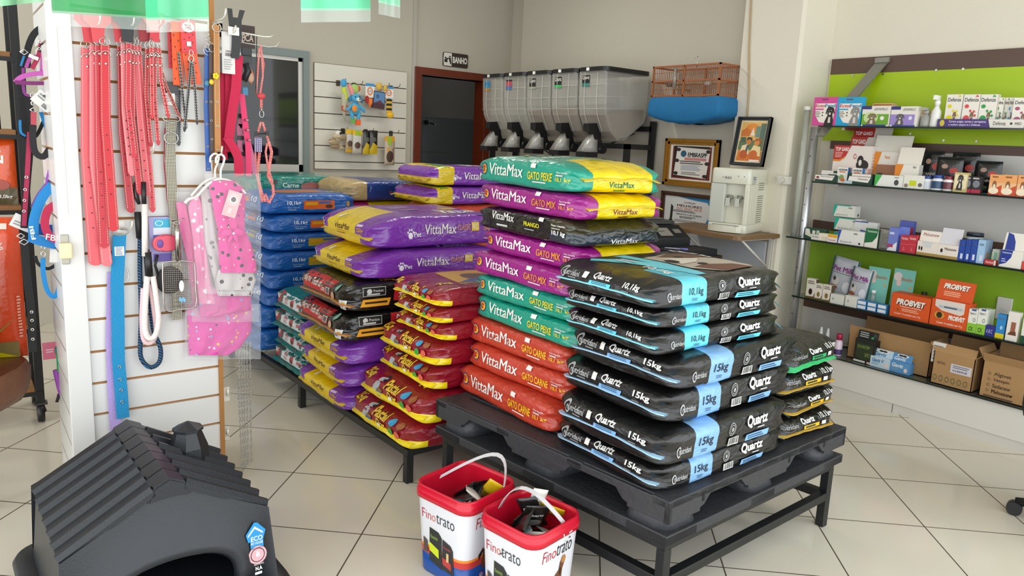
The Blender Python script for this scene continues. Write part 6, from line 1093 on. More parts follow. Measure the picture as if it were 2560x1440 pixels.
fill(b2[0], b2[1], .18, 'front right', [(2, -.035, .015, .215, .085, .13, .7, -.5, .5), (1, .055, .03, .25, .05, .14, .3, .2, -.5), (0, .03, .01, .225, .085, .12, .5, .1, -.4), (3, -.055, .0, .19, .08, .1, .9, .3, 1.0), (0, .04, .03, .23, .07, .13, .35, -.3, -.9), (1, -.01, -.055, .2, .035, .16, 1.25, 1.1, .3), (4, .09, -.01, .235, .09, .07, .7, .2, -.9), (5, -.02, -.04, .17, .09, .12, 1.3, .1, -.4), (5, .05, -.05, .18, .1, .12, 1.3, .1, .9), (0, .0, .06, .16, .12, .16, 1.4, 0, .2)])
[sachet((b1[0]+dx, b1[1]+dy, dz), .08, .1, c_, [('l', .2, .3, .8, .6, 3, '6a6664')], l_, (ax, ay, az), 'sample sachets in the rear left bucket') for dx, dy, dz, c_, l_, ax, ay, az in ((-.05, -.04, .24, 'd8d4cc', 'cream sachet flap at the left of the rear left bucket', .8, .3, .9), (-.02, .05, .23, '1f7a8a', 'teal sachet in the rear left bucket', 1.2, .2, .1))]
[sachet((b2[0]+dx, b2[1]+dy, dz), .085, .12, c_, [('e', .5, .5, .3, .2, '8a8684')], l_, (ax, ay, az), 'sample sachets in the front right bucket') for dx, dy, dz, c_, l_, ax, ay, az in ((-.06, -.03, .235, '4a3a34', 'brown sachet at the left of the front right bucket', 1.1, .2, .5), (.0, .06, .25, '232323', 'black sachet leaning on the far wall of the front right bucket', .4, -.2, .2), (.06, -.03, .24, 'b8b4b0', 'pale grey sachet at the right of the front right bucket', 1.2, .5, -.6))]
HW = mat('d5d2d4', .35, trans=.2, name='white_handle_plastic')
def handle(t, pts, lab=None): MB().ribbon(pts, [Vector((.012, -.006, .004))]*len(pts), .0035, HW).build('handle', t)
def arc(p0, p1, top, n=14): return [Vector(p0)*(1-i/n)+Vector(p1)*(i/n)+Vector(top)*math.sin(math.pi*i/n) for i in range(n+1)]
MB().ribbon(arc((-.03, .137, .285), (.03, -.137, .285), (.16, 0, .085)), Vector((.008, 0, .012)), .003, HW).build('handle', tb1)
MB().ribbon(arc((-.02, .127, .285), (.05, -.127, .285), (-.05, .0, .13)), Vector((.014, 0, .004)), .003, HW).build('handle', tb2)
# ------------------------------------------------------------------ slat wall display with hanging goods (foreground left)
YS = 3.05
bl, br_ = atY(236-.057*540, 540, YS), atY(553, 540, YS)
XB0, XB1 = .372, .840
DW = mat('dcdcda', .3, name='white_melamine'); MDF = mat('a8743c', .7, name='raw_mdf_edge')
gz = [atY(236-.0565*(1080-y), y, YS).z for y in (1038, 960, 881, 800, 717, 634, 548, 465, 376, 287, 197, 106)]
pitch = (gz[-1]-gz[0])/11; gz = [gz[0]-pitch*k for k in range(6, 0, -1)]+gz+[gz[-1]+pitch, gz[-1]+2*pitch, gz[-1]+3*pitch]
gz = [z for z in gz if z > .05]; gz = [.02]+gz
t = thing('slat_display_stand', 'white slatted display stand in the left foreground with collars and leashes', 'display stand', (0, 0, 0))
mb = MB()
for a, b in zip(gz[:-1], gz[1:]): mb.box(XB0, YS, a+.005, XB1-.016, YS+.011, b-.005, DW)
mb.build('front_slats', t)
mb = MB(); mb.box(XB0, YS+.0105, .02, XB1-.016, YS+.02, gz[-1], MDF); mb.build('groove_backing', t)
mb = MB(); mb.box(XB0-.075, YS-.012, 0, XB0-.001, YS+.02, 2.5, DW); mb.build('corner_post', t, bevel=.002)
mb = MB(); mb.box(XB1-.016, YS-.012, 0, XB1, YS+.0, 2.5, MDF)
for a, b in zip(gz[:-1], gz[1:]): mb.box(XB1-.010, YS, a+.005, XB1+.0, YS+.42, b-.005, DW)
mb.box(XB1-.016, YS, .02, XB1-.010, YS+.42, gz[-1], MDF); mb.build('side_slats', t)
mb = MB()
for a, b in zip(gz[:-1], gz[1:]): mb.box(XB0-.072, YS+.02, a+.005, XB0-.062, YS+.42, b-.005, DW)
mb.box(XB0-.062, YS+.02, .02, XB0-.055, YS+.42, gz[-1], MDF); mb.build('side_slats', t)
mb = MB(); mb.box(XB0-.055, YS+.40, .02, XB1-.016, YS+.42, gz[-1], DW); mb.build('back_panel', t)
mb = MB(); mb.box(XB0-.06, YS-.016, 1.16, XB0-.045, YS-.012, 2.5, mat('f0f0f0', .25)); mb.build('edge_strip', t)
# ivory door catch on the post
t = thing('ivory_latch', 'ivory plastic catch with metal strip on the white corner post', 'latch', atY(163, 625, YS-.013))
MB().box(-.02, -.03, -.028, .02, 0, .028, mat('e8dcb0', .4)).build('body', t, bevel=.006); MB().box(-.012, -.008, -.05, .012, -.001, .055, mat('a8a498', .4, .6)).build('metal_plate', t, bevel=.002)
FV = lambda px, py, out=.0: atY(px, py, YS-out)
def wpx(n, out=0): return n/FX*(.61*.6+.773*(YS-out)+.05)/1.10
def strap(name, p0, p1, w0, hexc, out, lab, cat='collar', group=None, edge='e8c8b4', mid=None, tip=True, th=.0035, rough=.4, parent=None, w1=None, bump=.05, bs=60, sway=.0, tagm=None):
    """hanging strap from pixel p0 to pixel p1, w in pixels, out = how far it stands in front of the board"""
    pts2 = [p0]+(mid or [])+[p1]; P = []
    for i in range(len(pts2)-1):
        for k in range(6):
            f = k/6; P.append((pts2[i][0]*(1-f)+pts2[i+1][0]*f, pts2[i][1]*(1-f)+pts2[i+1][1]*f))
    P.append(pts2[-1]); n = len(P); w1 = w1 or w0
    W3 = [FV(x, y, out+sway*math.sin(3*i/n)) for i, (x, y) in enumerate(P)]; Wd = [wpx(w0+(w1-w0)*i/(n-1), out) for i in range(n)]
    if tip:
        a = W3[-1]; d = (W3[-1]-W3[-2]).normalized(); W3 = W3[:-1]+[a-d*.014, a-d*.005, a]; Wd = Wd[:-1]+[Wd[-1], Wd[-1]*.72, Wd[-1]*.2]
    mb = MB(); wv = [Vector((w, 0, 0)) for w in Wd]
    mb.ribbon(W3, wv, th, mat(hexc, rough, bump=bump, bscale=bs, var=.1), edge=mat(edge, .6) if edge else None)
    return mb, W3, Wd
def collar(p0, p1, w, hexc, out, lab, group, mid=None, edge='e8c8b4', w1=None, holes=5, hw='c9c6bc'):
    t = thing('dog_collar', lab, 'dog collar', (0, 0, 0), group=group)
    mb, P, Wd = strap('strap', p0, p1, w, hexc, out, lab, mid=mid, edge=edge, w1=w1)
    hm = mat('6a1a1c', .6)
    for k in range(holes): q = P[-4]*(1-.06*k)+P[max(0, len(P)-10)]*(.06*k); q = P[-5]+(P[-9]-P[-5])*(k/holes); mb.cyl(q+Vector((0, -.0018, 0)), q+Vector((0, -.0026, 0)), .0028, hm, 8)
    mb.build('strap', t); H_ = mat(hw, .2, 1); w_ = Wd[0]; a = P[0]
    mb = MB(); mb.torus(a+Vector((0, -.004, .012)), (1, 0, 0), (0, 0, 1), w_*.54, .013, .0016, H_, n=14); mb.tube([a+Vector((0, -.006, .0)), a+Vector((.001, -.007, .03))], .0014, H_, 5); mb.build('buckle', t)
    mb = MB(); mb.torus(a+Vector((0, -.007, -.036)), (1, 0, 0), (0, 0, 1), w_*.56, .017, .0016, H_, n=14, a0=0, a1=math.pi); mb.build('d_ring', t)
    for dz in (-.028, -.062): MB().ball(a+Vector((0, -.004, dz)), .0045, .002, .0045, mat('e8e4da', .15, 1), n=8, k=4).build('rivet', t)
    return t
HW_ = mat('d9d6cc', .35, .3, name='white_enamel_wire')
def hook(px, py, L_, lab, out=0, dx=0, m=None, r=.003):
    p = FV(px, py); peg('display_hook', p, L_, d=(dx, -1, 0), m=m or HW_, lab=lab, r=r)
hook(236, 66, .13, 'hook behind the green bunting holding the wide coral collars'); hook(318, 68, .13, 'hook behind the green bunting holding the middle red collars'); hook(385, 68, .12, 'hook behind the green bunting holding the narrow cream edged collars'); hook(455, 70, .1, 'hook behind the green bunting holding the paw print cards')
# header cards of the collars
RC = 'c83a44'
def hcard(px, py, hexc, out, w_, h_, lab):
    mb = MB(); P = FV(px, py, out); pts = [(-w_/2, h_/2), (w_/2, h_/2), (w_/2, h_*.2), (w_*.25, 0), (w_*.2, -h_/2), (-w_*.2, -h_/2), (-w_*.25, 0), (-w_/2, h_*.2)]
    mb.prism(pts, 0, .0015, PAPER(hexc), M=T(*P)@Matrix(((1,0,0,0),(0,0,1,0),(0,1,0,0),(0,0,0,1)))); return mb.build('header_card', label=lab, cat='header card')
for px, c, o, w_, lb in ((222, RC, .05, .085, 'left red'), (244, 'd04a50', .065, .085, 'right red'), (295, RC, .05, .06, 'half hidden red'), (318, '2a2a2e', .07, .085, 'black'), (360, '9a2a34', .04, .08, 'dark red'), (386, RC, .06, .07, 'narrow red')):
    hcard(px, 68, c, o, w_, .10, f'{lb} cut out header card at the top of the display board')
GA, GB_, GCc = 'wide coral red leather collars', 'middle red leather collars', 'narrow cream edged collars'
collar((216, 120), (240, 664), 24, 'dd5a64', .03, 'widest coral collar, leftmost of the wide leather collars', GA, mid=[(218, 380)], w1=34)
collar((234, 112), (268, 666), 20, 'e2707a', .042, 'coral collar hanging longest, second of the wide leather collars', GA, mid=[(236, 400)], w1=26)
collar((247, 113), (261, 620), 20, 'c42638', .052, 'coral collar with pointed tip, third of the wide leather collars', GA, mid=[(250, 400)], w1=24)
collar((262, 113), (284, 578), 22, 'cc1a2a', .062, 'bright red collar, rightmost and shortest of the wide leather collars', GA, mid=[(264, 300)], w1=26)
collar((300, 116), (328, 532), 15, 'b81f33', .03, 'dark red collar, longest at left of the middle leather collars', GB_, mid=[(306, 330)], w1=22)
collar((310, 110), (330, 440), 17, 'e07880', .045, 'pink collar ending in a rounded tip in the middle leather collars', GB_, mid=[(313, 280)], w1=18)
collar((322, 108), (336, 394), 14, 'c82438', .055, 'short red collar front of the middle leather collars', GB_, mid=[(320, 260)])
collar((330, 112), (351, 487), 14, 'c01f32', .048, 'red collar with curved tip, centre of the middle leather collars', GB_, mid=[(330, 300)], w1=18)
collar((338, 113), (370, 490), 14, 'd85560', .038, 'red collar right of centre in the middle leather collars', GB_, mid=[(350, 300)], w1=18)
collar((346, 112), (382, 531), 13, 'd43a48', .03, 'coral collar hanging lowest at right of the middle leather collars', GB_, mid=[(356, 250), (374, 420)], w1=15)
collar((368, 122), (378, 367), 11, 'b82230', .04, 'narrow red collar, leftmost with cream edges', GCc, mid=[(366, 240)], edge='f0dcc0')
collar((378, 118), (381, 298), 10, 'cf2030', .055, 'narrow bright red collar, short with cream edges', GCc, edge='f0dcc0')
collar((388, 118), (396, 364), 11, 'c03040', .045, 'narrow red collar third with cream edges', GCc, mid=[(386, 240)], edge='f0dcc0')
collar((398, 120), (422, 296), 10, 'c42a34', .05, 'narrow red collar swinging right with cream edges', GCc, mid=[(402, 200)], edge='f0dcc0')
collar((404, 180), (453, 303), 9, 'a83a34', .035, 'thin rust collar slanting right toward the grey card', GCc, mid=[(415, 215)], edge='e8c8a8')
# paw print cards and black leads
pawp = [('e', x+.0, y, .05, .018, '5a2418') for x, y in ((.2, .1), (.6, .16), (.35, .26), (.75, .32), (.2, .4), (.55, .46), (.8, .56), (.3, .6), (.6, .7), (.2, .78))]
def pcard(px0, py0, px1, py1, out, base, items, lab, tilt=0): 
    a, b = FV(px0, py1, out), FV(px1, py0, out); return card('paw_print_card', ((a.x+b.x)/2, a.y, (a.z+b.z)/2), b.x-a.x, b.z-a.z, base, items, lab, 'display card', th=.002, tilt=tilt)
pcard(422, 58, 440, 170, .03, 'c8343e', pawp+[('e', .6, .82, .3, .06, 'e8e0d8')], 'narrow red card half hidden at the left of the paw print cards')
pcard(433, 55, 454, 212, .045, 'e8561c', pawp, 'orange paw print card between two red ones')
pcard(454, 52, 488, 130, .06, 'd8414a', pawp+[('e', .5, .78, .42, .16, 'f0eae4'), ('t', 'TAIL', .25, .7, .75, .86, '9a2030', .04), ('r', .35, .2, .65, .34, 'ece4dc')], 'red paw print card with white oval mark', tilt=-.02)
pcard(462, 118, 496, 210, .05, 'e8603a', pawp, 'orange red paw print card hanging lowest with the black lead', tilt=-.12)
def thinlead(name, pts, wd, hexc, out, lab, cat='lead', edge='d8d4cc'):
    mb, P, Wd = strap(name, pts[0], pts[-1], wd, hexc, out, lab, mid=pts[1:-1], edge=edge); return mb.build(name, label=lab, cat=cat)
thinlead('dog_lead', [(478, 150), (472, 220), (461, 330)], 8, '1d1c1e', .08, 'black lead with white stitching, longer left strand')
thinlead('dog_lead', [(480, 150), (488, 230), (493, 312)], 7, '201f22', .07, 'black lead with white stitching, right strand with pointed tip')
thinlead('dog_lead', [(446, 130), (456, 230), (466, 322)], 6, '2a2426', .05, 'slim dark lead hanging behind the black stitched one')
mb = MB(); mb.torus(FV(478, 147, .083), (1, 0, 0), (0, 0, 1), .009, .012, .0018, CHROME); mb.torus(FV(478, 132, .083), (1, 0, 0), (0, 0, 1), .007, .01, .0016, CHROME); mb.build('lead_clasp', label='silver clasp of the black stitched leads', cat='clasp')
# houndstooth collar with grey card
pcard(412, 206, 446, 236, .03, '4a4a4e', [], 'dark grey rounded card above the houndstooth collar'); pcard(412, 234, 437, 262, .035, 'e0dcdc', [('l', .1, .3, .9, .8, 3, 'a8a0a4')], 'small white price card above the houndstooth collar')
def checker(h1, h2, sc):
    m = bpy.data.materials.new('woven_check'); m.use_nodes = True; N, L = nodes(m); tc = N.new('ShaderNodeTexCoord'); mp = N.new('ShaderNodeMapping'); mp.inputs['Rotation'].default_value = (0, .785, 0); L.new(tc.outputs['Object'], mp.inputs[0])
    c = N.new('ShaderNodeTexChecker'); c.inputs[1].default_value = lin(h1); c.inputs[2].default_value = lin(h2); c.inputs['Scale'].default_value = sc; L.new(mp.outputs[0], c.inputs[0]); L.new(c.outputs[0], N['Principled BSDF'].inputs['Base Color']); N['Principled BSDF'].inputs['Roughness'].default_value = .8; return m
HT = checker('d8d2bc', '2c2a2a', 260)
def webbing(name, pts, wd, m, out, lab, cat, edge=None, tip=False, th=.003, parent=None):
    P = []
    for i in range(len(pts)-1):
        for k in range(5): f = k/5; P.append((pts[i][0]*(1-f)+pts[i+1][0]*f, pts[i][1]*(1-f)+pts[i+1][1]*f))
    P.append(pts[-1]); W3 = [FV(x, y, out) for x, y in P]; mb = MB(); mb.ribbon(W3, Vector((wpx(wd, out), 0, 0)), th, m, edge=edge); return mb.build(name, parent=parent, label=lab, cat=cat)
t = thing('houndstooth_collar', 'wide black and cream houndstooth collar hanging beside the pink clothes', 'dog collar', (0, 0, 0))
webbing('strap', [(428, 300), (425, 400), (430, 480), (442, 600), (443, 800)], 27, HT, .03, None, None, parent=t); webbing('lining', [(414, 320), (412, 410), (420, 500), (432, 560)], 6, mat('a82848', .7), .026, None, None, parent=t)
mb = MB(); mb.torus(FV(429, 296, .04), (1, 0, 0), (0, 0, 1), .03, .014, .002, CHROME); mb.torus(FV(428, 345, .04), (1, 0, 0), (0, 0, 1), .024, .022, .002, CHROME); mb.build('d_ring', t)
thinlead('dog_collar', [(448, 225), (447, 365)], 10, '3a4046', .02, 'plain dark grey collar behind the houndstooth one', 'dog collar')
# side collars near the right edge
GS = 'long stud hole collars at the right edge'
for pts, wd, c, o, lb, hs in (([(518, 120), (516, 260), (521, 428)], 14, '2a5aa8', .05, 'blue long collar with eyelets at the right edge of the board', 'b8b4ac'), ([(528, 112), (527, 260), (531, 400)], 11, '4a342c', .06, 'brown long collar between the blue and the tan ones', 'b8b4ac'), ([(541, 62), (542, 200), (545, 380)], 16, 'b57a3a', .07, 'tan leather long collar with white stitching', 'e0d8c8')):
    t = thing('long_collar', lb, 'dog collar', (0, 0, 0), group=GS); mb, P, Wd = strap('s', pts[0], pts[-1], wd, c, o, lb, mid=pts[1:-1], edge='e0c8a0' if wd > 15 else None, tip=False); mb.build('strap', t)
    for k in range(4): q = P[-1-k*2]+Vector((0, -.003, .008)); MB().torus(q, (1, 0, 0), (0, 0, 1), .004, .004, .0012, mat(hs, .2, 1), n=10, k=5).build('eyelet', t)
    mb = MB(); mb.torus(P[0]+Vector((0, -.004, -.01)), (1, 0, 0), (0, 0, 1), Wd[0]*.7, .016, .0018, CHROME); mb.build('buckle', t)
mb = MB()
for a in range(5): mb.ball(FV(540, 190, .08)+Vector((.007*math.cos(a*1.257), 0, .007*math.sin(a*1.257))), .006, .003, .006, mat('e8cc1a', .3), n=8, k=5)
mb.build('flower_charm', label='yellow flower charm on the tan collar', cat='charm')
MB().ball(FV(529, 205, .075), .009, .004, .01, mat('d8bc20', .3)).build('yellow_charm', label='yellow bone shaped charm on the brown collar', cat='charm')
MB().ball(FV(517, 208, .07), .009, .004, .012, mat('3a7a9a', .3)).build('blue_charm', label='small blue bow charm on the blue collar', cat='charm')
mb = MB()
for k in range(5): mb.torus(FV(517+2*(k % 3), 88+9*k, .085), (1, 0, 0), (0, .3, 1), .008, .007, .0016, CHROME, n=10, k=5)
mb.build('clasp_cluster', label='bunch of silver clasps above the blue and brown collars', cat='clasp')
# hooks at the upper right corner, white enamel, pointing to the camera and to the right
def hk(a, b, lab, oa=0, ob=.0, up=.03, r=.0036):
    A_, B_ = FV(*a, oa), FV(*b, ob); mb = MB(); d = B_-A_; mb.tube([A_, A_+d*.8, A_+d*.93+Vector((0, 0, up*.25)), B_+Vector((0, 0, up))], r, HW_, 7); mb.box(A_.x-.012, A_.y-.001, A_.z-.03, A_.x+.012, A_.y+.003, A_.z+.03, HW_); return mb.build('display_hook', label=lab, cat='hook')
hk((527, 60), (566, 42), 'white hook pointing up at the top right corner of the board', 0, .12)
hk((550, 72), (683, 96), 'longest white hook reaching right from the top of the board edge', .0, .02, up=.012)
hk((548, 78), (590, 84), 'white hook carrying the crimson leash', .0, .08)
hk((556, 98), (700, 122), 'thin wire arm the coral harness hangs from', -.06, -.06, r=.002)
hk((532, 402), (556, 385), 'white hook carrying the dog clothes hangers', 0, .1)
hk((370, 392), (386, 377), 'white hook in the middle of the board holding the rope leads', 0, .08)
hk((302, 573), (332, 572), 'beige hook above the turquoise collar', .0, .07)
MB().box(-.02, -.006, -.015, .02, 0, .015, HW_).build('hook_end_tab', loc=FV(583, 78, .06), label='white plastic tab at the end of the crimson leash hook', cat='tab')
# black headers and cards right of the board
def tcard(x0, y0, x1, y1, out, base, items, lab, name='product_card', tilt=0): 
    a, b = FV(x0, y1, out), FV(x1, y0, out); return card(name, ((a.x+b.x)/2, a.y, (a.z+b.z)/2), b.x-a.x, b.z-a.z, base, items, lab, 'card', th=.002, tilt=tilt)
tcard(556, 82, 586, 183, .05, 'dcdad8', [('b', .25, .42, .7, .5, '3a3a3a'), ('l', .15, .1, .8, .35, 5, 'a8a8a8'), ('l', .3, .52, .7, .56, 1, '8a8a8a')], 'long white price card with barcode over the crimson leash')
a = FV(590, 85, .06); mb = MB(); mb.prism([(-.02, -.09), (.01, -.09), (.02, -.02), (.022, .05), (.035, .09), (.015, .09), (.008, .06), (-.01, .06), (-.012, .09), (-.03, .09), (-.025, .03), (-.014, .0)], 0, .0015, PAPER('2a2a2c'), M=T(*a)@Matrix(((1,0,0,0),(0,0,1,0),(0,1,0,0),(0,0,0,1)))); mb.build('black_header', label='black forked header card beside the long white price card', cat='card')
tcard(597, 66, 637, 118, -.06, '3a2a24', [('o', .25, .45, .14, .2, .25, 'c8b8a8'), ('t', 'PCA', .2, .3, .9, .6, 'c8b8a8', .02)], 'dark brown card with pale lettering behind the hooks')
t = thing('grooming_comb', 'black grooming comb hanging under the dark brown card', 'comb', FV(616, 130, -.06)); mb = MB(); mb.box(-.02, 0, -.015, .022, .006, .04, mat('1d1e20', .4)); mb.build('grip', t, bevel=.003)
mb = MB()
for k in range(8): mb.box(-.019+.0055*k, .001, -.045, -.0165+.0055*k, .004, -.014, mat('2a2b2e', .4))
mb.build('teeth', t)
t = thing('nail_clipper', 'blue and black clipper pack hanging below the comb', 'clipper pack', FV(614, 190, -.06)); mb = MB(); mb.tube([(0, 0, .05), (.01, 0, .02), (-.008, 0, -.02)], .014, mat('22252c', .4)); mb.ball((.02, 0, -.005), .014, .008, .02, mat('c8a088', .5)); mb.tube([(.012, 0, .04), (.03, 0, .01), (.022, 0, -.03)], .003, mat('d87a30', .5)); mb.build('body', t); MB().box(-.012, 0, -.075, .008, .006, -.045, mat('3a8ab8', .4)).build('label_tab', t)
# crimson leash folded
CR = mat('c41f48', .75, bump=.3, bscale=200, name='crimson_webbing')
t = thing('crimson_leash', 'wide crimson nylon leash folded over a hook right of the board', 'leash', (0, 0, 0))
mb = MB(); W_ = wpx(26); 
for pts, o, ww in (([(573, 140), (574, 250), (572, 380)], .02, 24), ([(595, 140), (590, 220), (578, 300), (572, 350)], .045, 28), ([(568, 345), (585, 370), (596, 395), (598, 440)], .05, 26), ([(558, 180), (556, 300), (562, 400)], .01, 16)):
    P = [FV(x, y, o) for x, y in pts]; P = [P[i]*(1-f)+P[i+1]*f for i in range(len(P)-1) for f in (0, .25, .5, .75)]+[P[-1]]; mb.ribbon(P, Vector((wpx(ww), .002, .004)), .003, CR)
mb.build('webbing', t)
mb = MB(); P = [FV(x, y, .03) for x, y in ((604, 235), (612, 300), (620, 360), (622, 440))]; mb.ribbon(P, Vector((wpx(16), 0, 0)), .003, mat('d83a6a', .7)); mb.build('spiked_strap', t)
mb = MB()
for x, y in ((612, 300), (614, 325), (618, 350)): q = FV(x, y, .034); mb.cyl(q, q+Vector((.012, -.012, 0)), .005, CHROME, 8, r1=.0008)
mb.build('spike', t)
PKM = mat('d884a8', .7, bump=.3, bscale=90, var=.35, name='pink_patterned_webbing')
t = thing('pink_harness', 'pink patterned dog harness hanging behind the crimson leash', 'harness', (0, 0, 0)); mb = MB()
for pts, ww in (([(608, 260), (598, 320), (600, 370), (612, 410), (616, 435)], 14), ([(620, 350), (630, 390), (637, 435)], 13), ([(600, 310), (614, 330), (604, 350)], 12)): mb.ribbon([FV(x, y, -.0) for x, y in pts], Vector((wpx(ww), 0, .0)), .003, PKM)
mb.build('straps', t); mb = MB()
for x, y in ((603, 290), (601, 345), (612, 385)): q = FV(x, y, .006); mb.box(q.x-.012, q.y-.003, q.z-.008, q.x+.012, q.y+.003, q.z+.008, mat('1f1c20', .4))
mb.build('buckle', t)
# coral lead with small harness
CO = checker('e06a6a', 'e8a09a', 120)
t = thing('coral_harness', 'coral pink lead with small dog harness hanging right of the board', 'harness', (0, 0, 0)); mb = MB()
for pts, ww in (([(652, 112), (655, 150), (657, 190), (650, 235)], 5), ([(648, 120), (645, 170), (640, 235)], 5), ([(650, 112), (660, 160), (652, 230)], 4), ([(653, 245), (653, 275)], 8), ([(652, 305), (645, 330), (640, 350)], 7), ([(656, 305), (664, 330), (672, 355)], 7), ([(642, 350), (650, 365), (646, 410), (643, 440), (655, 485), (664, 505)], 9), ([(672, 355), (679, 380), (670, 440), (682, 462), (684, 485), (672, 508)], 9), ([(640, 350), (638, 380), (641, 430), (648, 470), (655, 505)], 6), ([(668, 358), (664, 380), (670, 420), (682, 455)], 6), ([(655, 505), (664, 485), (672, 508)], 6)):
    P = [FV(x, y, -.06) for x, y in pts]; mb.ribbon(P, Vector((wpx(ww), .002, 0)), .0025, CO)
mb.build('webbing', t)
mb = MB(); mb.ball(FV(653, 240, -.057), .018, .008, .012, mat('d84a50', .6)); mb.build('knot', t)
mb = MB(); mb.torus(FV(654, 285, -.055), (1, 0, 0), (0, 0, 1), .009, .014, .0018, CHROME); mb.tube([FV(654, 270, -.055), FV(653, 278, -.055)], .005, CHROME); mb.build('snap_hook', t)
mb = MB(); mb.tube([FV(641, 335, -.055), FV(671, 333, -.055)], .003, mat('1c1c1e', .4)); 
for x, y in ((641, 335), (668, 333), (689, 455)): q = FV(x, y, -.054); mb.box(q.x-.007, q.y-.003, q.z-.01, q.x+.007, q.y+.003, q.z+.01, mat('1c1c1e', .4))
mb.build('slider', t); mb = MB(); mb.box(*FV(636, 380, -.052), *(FV(655, 378, -.052)+Vector((0, .002, .055))), checker('3a3a7a', 'd8d0e0', 180)); mb.build('striped_patch', t)
mb = MB(); mb.tube([FV(642, 85, -.06), FV(640, 235, -.058)], .002, WIRE, 5); mb.build('thin_wire', label='thin wire hanging with the coral harness lead', cat='wire')
# turquoise and lilac long collars
t = thing('turquoise_collar', 'turquoise nylon collar with white tag hanging low on the board', 'dog collar', (0, 0, 0))
TQ = mat('1f8ec4', .8, bump=.5, bscale=260, name='turquoise_webbing')
webbing('strap', [(299, 588), (296, 650), (293, 700), (295, 800), (296, 900), (303, 980), (308, 1045)], 32, TQ, .03, None, None, parent=t)
mb = MB(); mb.box(*FV(287, 640, .033), *(FV(310, 616, .033)+Vector((0, .0006, 0))), PAPER('e4e6e8')); a = FV(287, 640, .0335); mb.decals(a, FV(310, 640, .0335)-a, FV(287, 616, .0335)-a, [('l', .1, .1, .9, .9, 6, '8a94a0')]); mb.build('tag', t)
mb = MB(); mb.torus(FV(301, 580, .03), (1, 0, 0), (0, 0, 1), .026, .012, .0025, mat('a8a49a', .3, .9)); mb.build('buckle', t)
for x, y in ((299, 917), (300, 949), (303, 975), (305, 1005)): MB().torus(FV(x, y, .034), (1, 0, 0), (0, 0, 1), .005, .005, .0015, CHROME, n=10, k=5).build('eyelet', t)
mb = MB(); mb.torus(FV(312, 687, .025), (1, 0, 0), (0, 0, 1), .012, .03, .002, CHROME); mb.build('side_ring', t)
webbing('lilac_collar', [(284, 680), (280, 850), (284, 980), (290, 1075)], 30, mat('b8a0dc', .8, bump=.4, bscale=240), .012, 'pale lilac nylon collar hanging behind the turquoise one', 'dog collar')
# rope leads
def ropemat(h1, h2, sc=55):
    m = bpy.data.materials.new('braided_rope'); m.use_nodes = True; N, L = nodes(m); tc = N.new('ShaderNodeTexCoord'); wv = N.new('ShaderNodeTexWave'); wv.bands_direction = 'DIAGONAL'; wv.inputs['Scale'].default_value = sc; wv.inputs['Distortion'].default_value = .5; L.new(tc.outputs['Object'], wv.inputs[0]); r = N.new('ShaderNodeValToRGB'); r.color_ramp.interpolation = 'CONSTANT'; r.color_ramp.elements[0].color = lin(h1); r.color_ramp.elements[1].color = lin(h2); r.color_ramp.elements[1].position = .8; L.new(wv.outputs[0], r.inputs[0]); L.new(r.outputs[0], N['Principled BSDF'].inputs['Base Color']); N['Principled BSDF'].inputs['Roughness'].default_value = .7; return m
def smooth(pts, n=6):
    P = [Vector(p) for p in pts]; out = []
    for i in range(len(P)-1):
        p0, p1, p2, p3 = P[max(i-1, 0)], P[i], P[i+1], P[min(i+2, len(P)-1)]
        for k in range(n):
            t_ = k/n; out.append(.5*((2*p1)+(p2-p0)*t_+(2*p0-5*p1+4*p2-p3)*t_*t_+(3*p1-p0-3*p2+p3)*t_**3))
    return out+[P[-1]]
t = thing('rope_lead', 'black and blue braided rope lead with hand loop hanging on the board', 'rope lead', (0, 0, 0))
MB().tube(smooth([FV(x, y, o) for x, y, o in ((350, 590, .03), (350, 680, .03), (353, 780, .03), (351, 850, .03), (353, 895, .035), (375, 918, .04), (398, 905, .04), (401, 870, .04), (385, 830, .035), (378, 780, .03), (372, 700, .03))]), .0085, ropemat('141518', '1f6fb0'), 10).build('rope', t)
MB().tube([FV(344, 530, .032), FV(349, 595, .032)], .012, mat('17171a', .5), 10).build('sleeve', t)
t = thing('rope_lead', 'white and pale pink thick rope lead with hand loop', 'rope lead', (0, 0, 0)); WR = mat('ebe2de', .8, bump=.3, bscale=120); PR_ = mat('e6c4c8', .8, bump=.3, bscale=120)
MB().tube([FV(362, 510, .06), FV(362, 640, .06)], .0105, WR, 12).build('rope', t)
MB().tube(smooth([FV(x, y, .062) for x, y in ((368, 690), (363, 760), (362, 820), (372, 845), (388, 838), (396, 800), (390, 740), (382, 690))]), .0105, WR, 12).build('loop', t)
MB().tube(smooth([FV(x, y, .045) for x, y in ((358, 720), (355, 800), (360, 850), (378, 856), (390, 830), (384, 770), (374, 710))]), .009, PR_, 12).build('loop', t)
MB().tube([FV(368, 630, .061), FV(373, 690, .061)], .0135, mat('1a191b', .35), 12).build('sleeve', t)
MB().tube([FV(359, 455, .05), FV(360, 512, .058)], .0085, mat('1a191b', .35), 10).build('end_sleeve', t)
mb = MB(); q = FV(340, 490, .02); mb.tube([q+Vector((0, 0, .05)), q, q+Vector((.01, 0, -.03))], [.006, .01, .006], mat('4a4a4a', .4, .7)); mb.ball(q+Vector((-.02, 0, .01)), .014, .008, .03, mat('1a191b', .4)); mb.build('lead_clasp', label='dark metal clasp behind the lower tips of the red collars', cat='clasp')
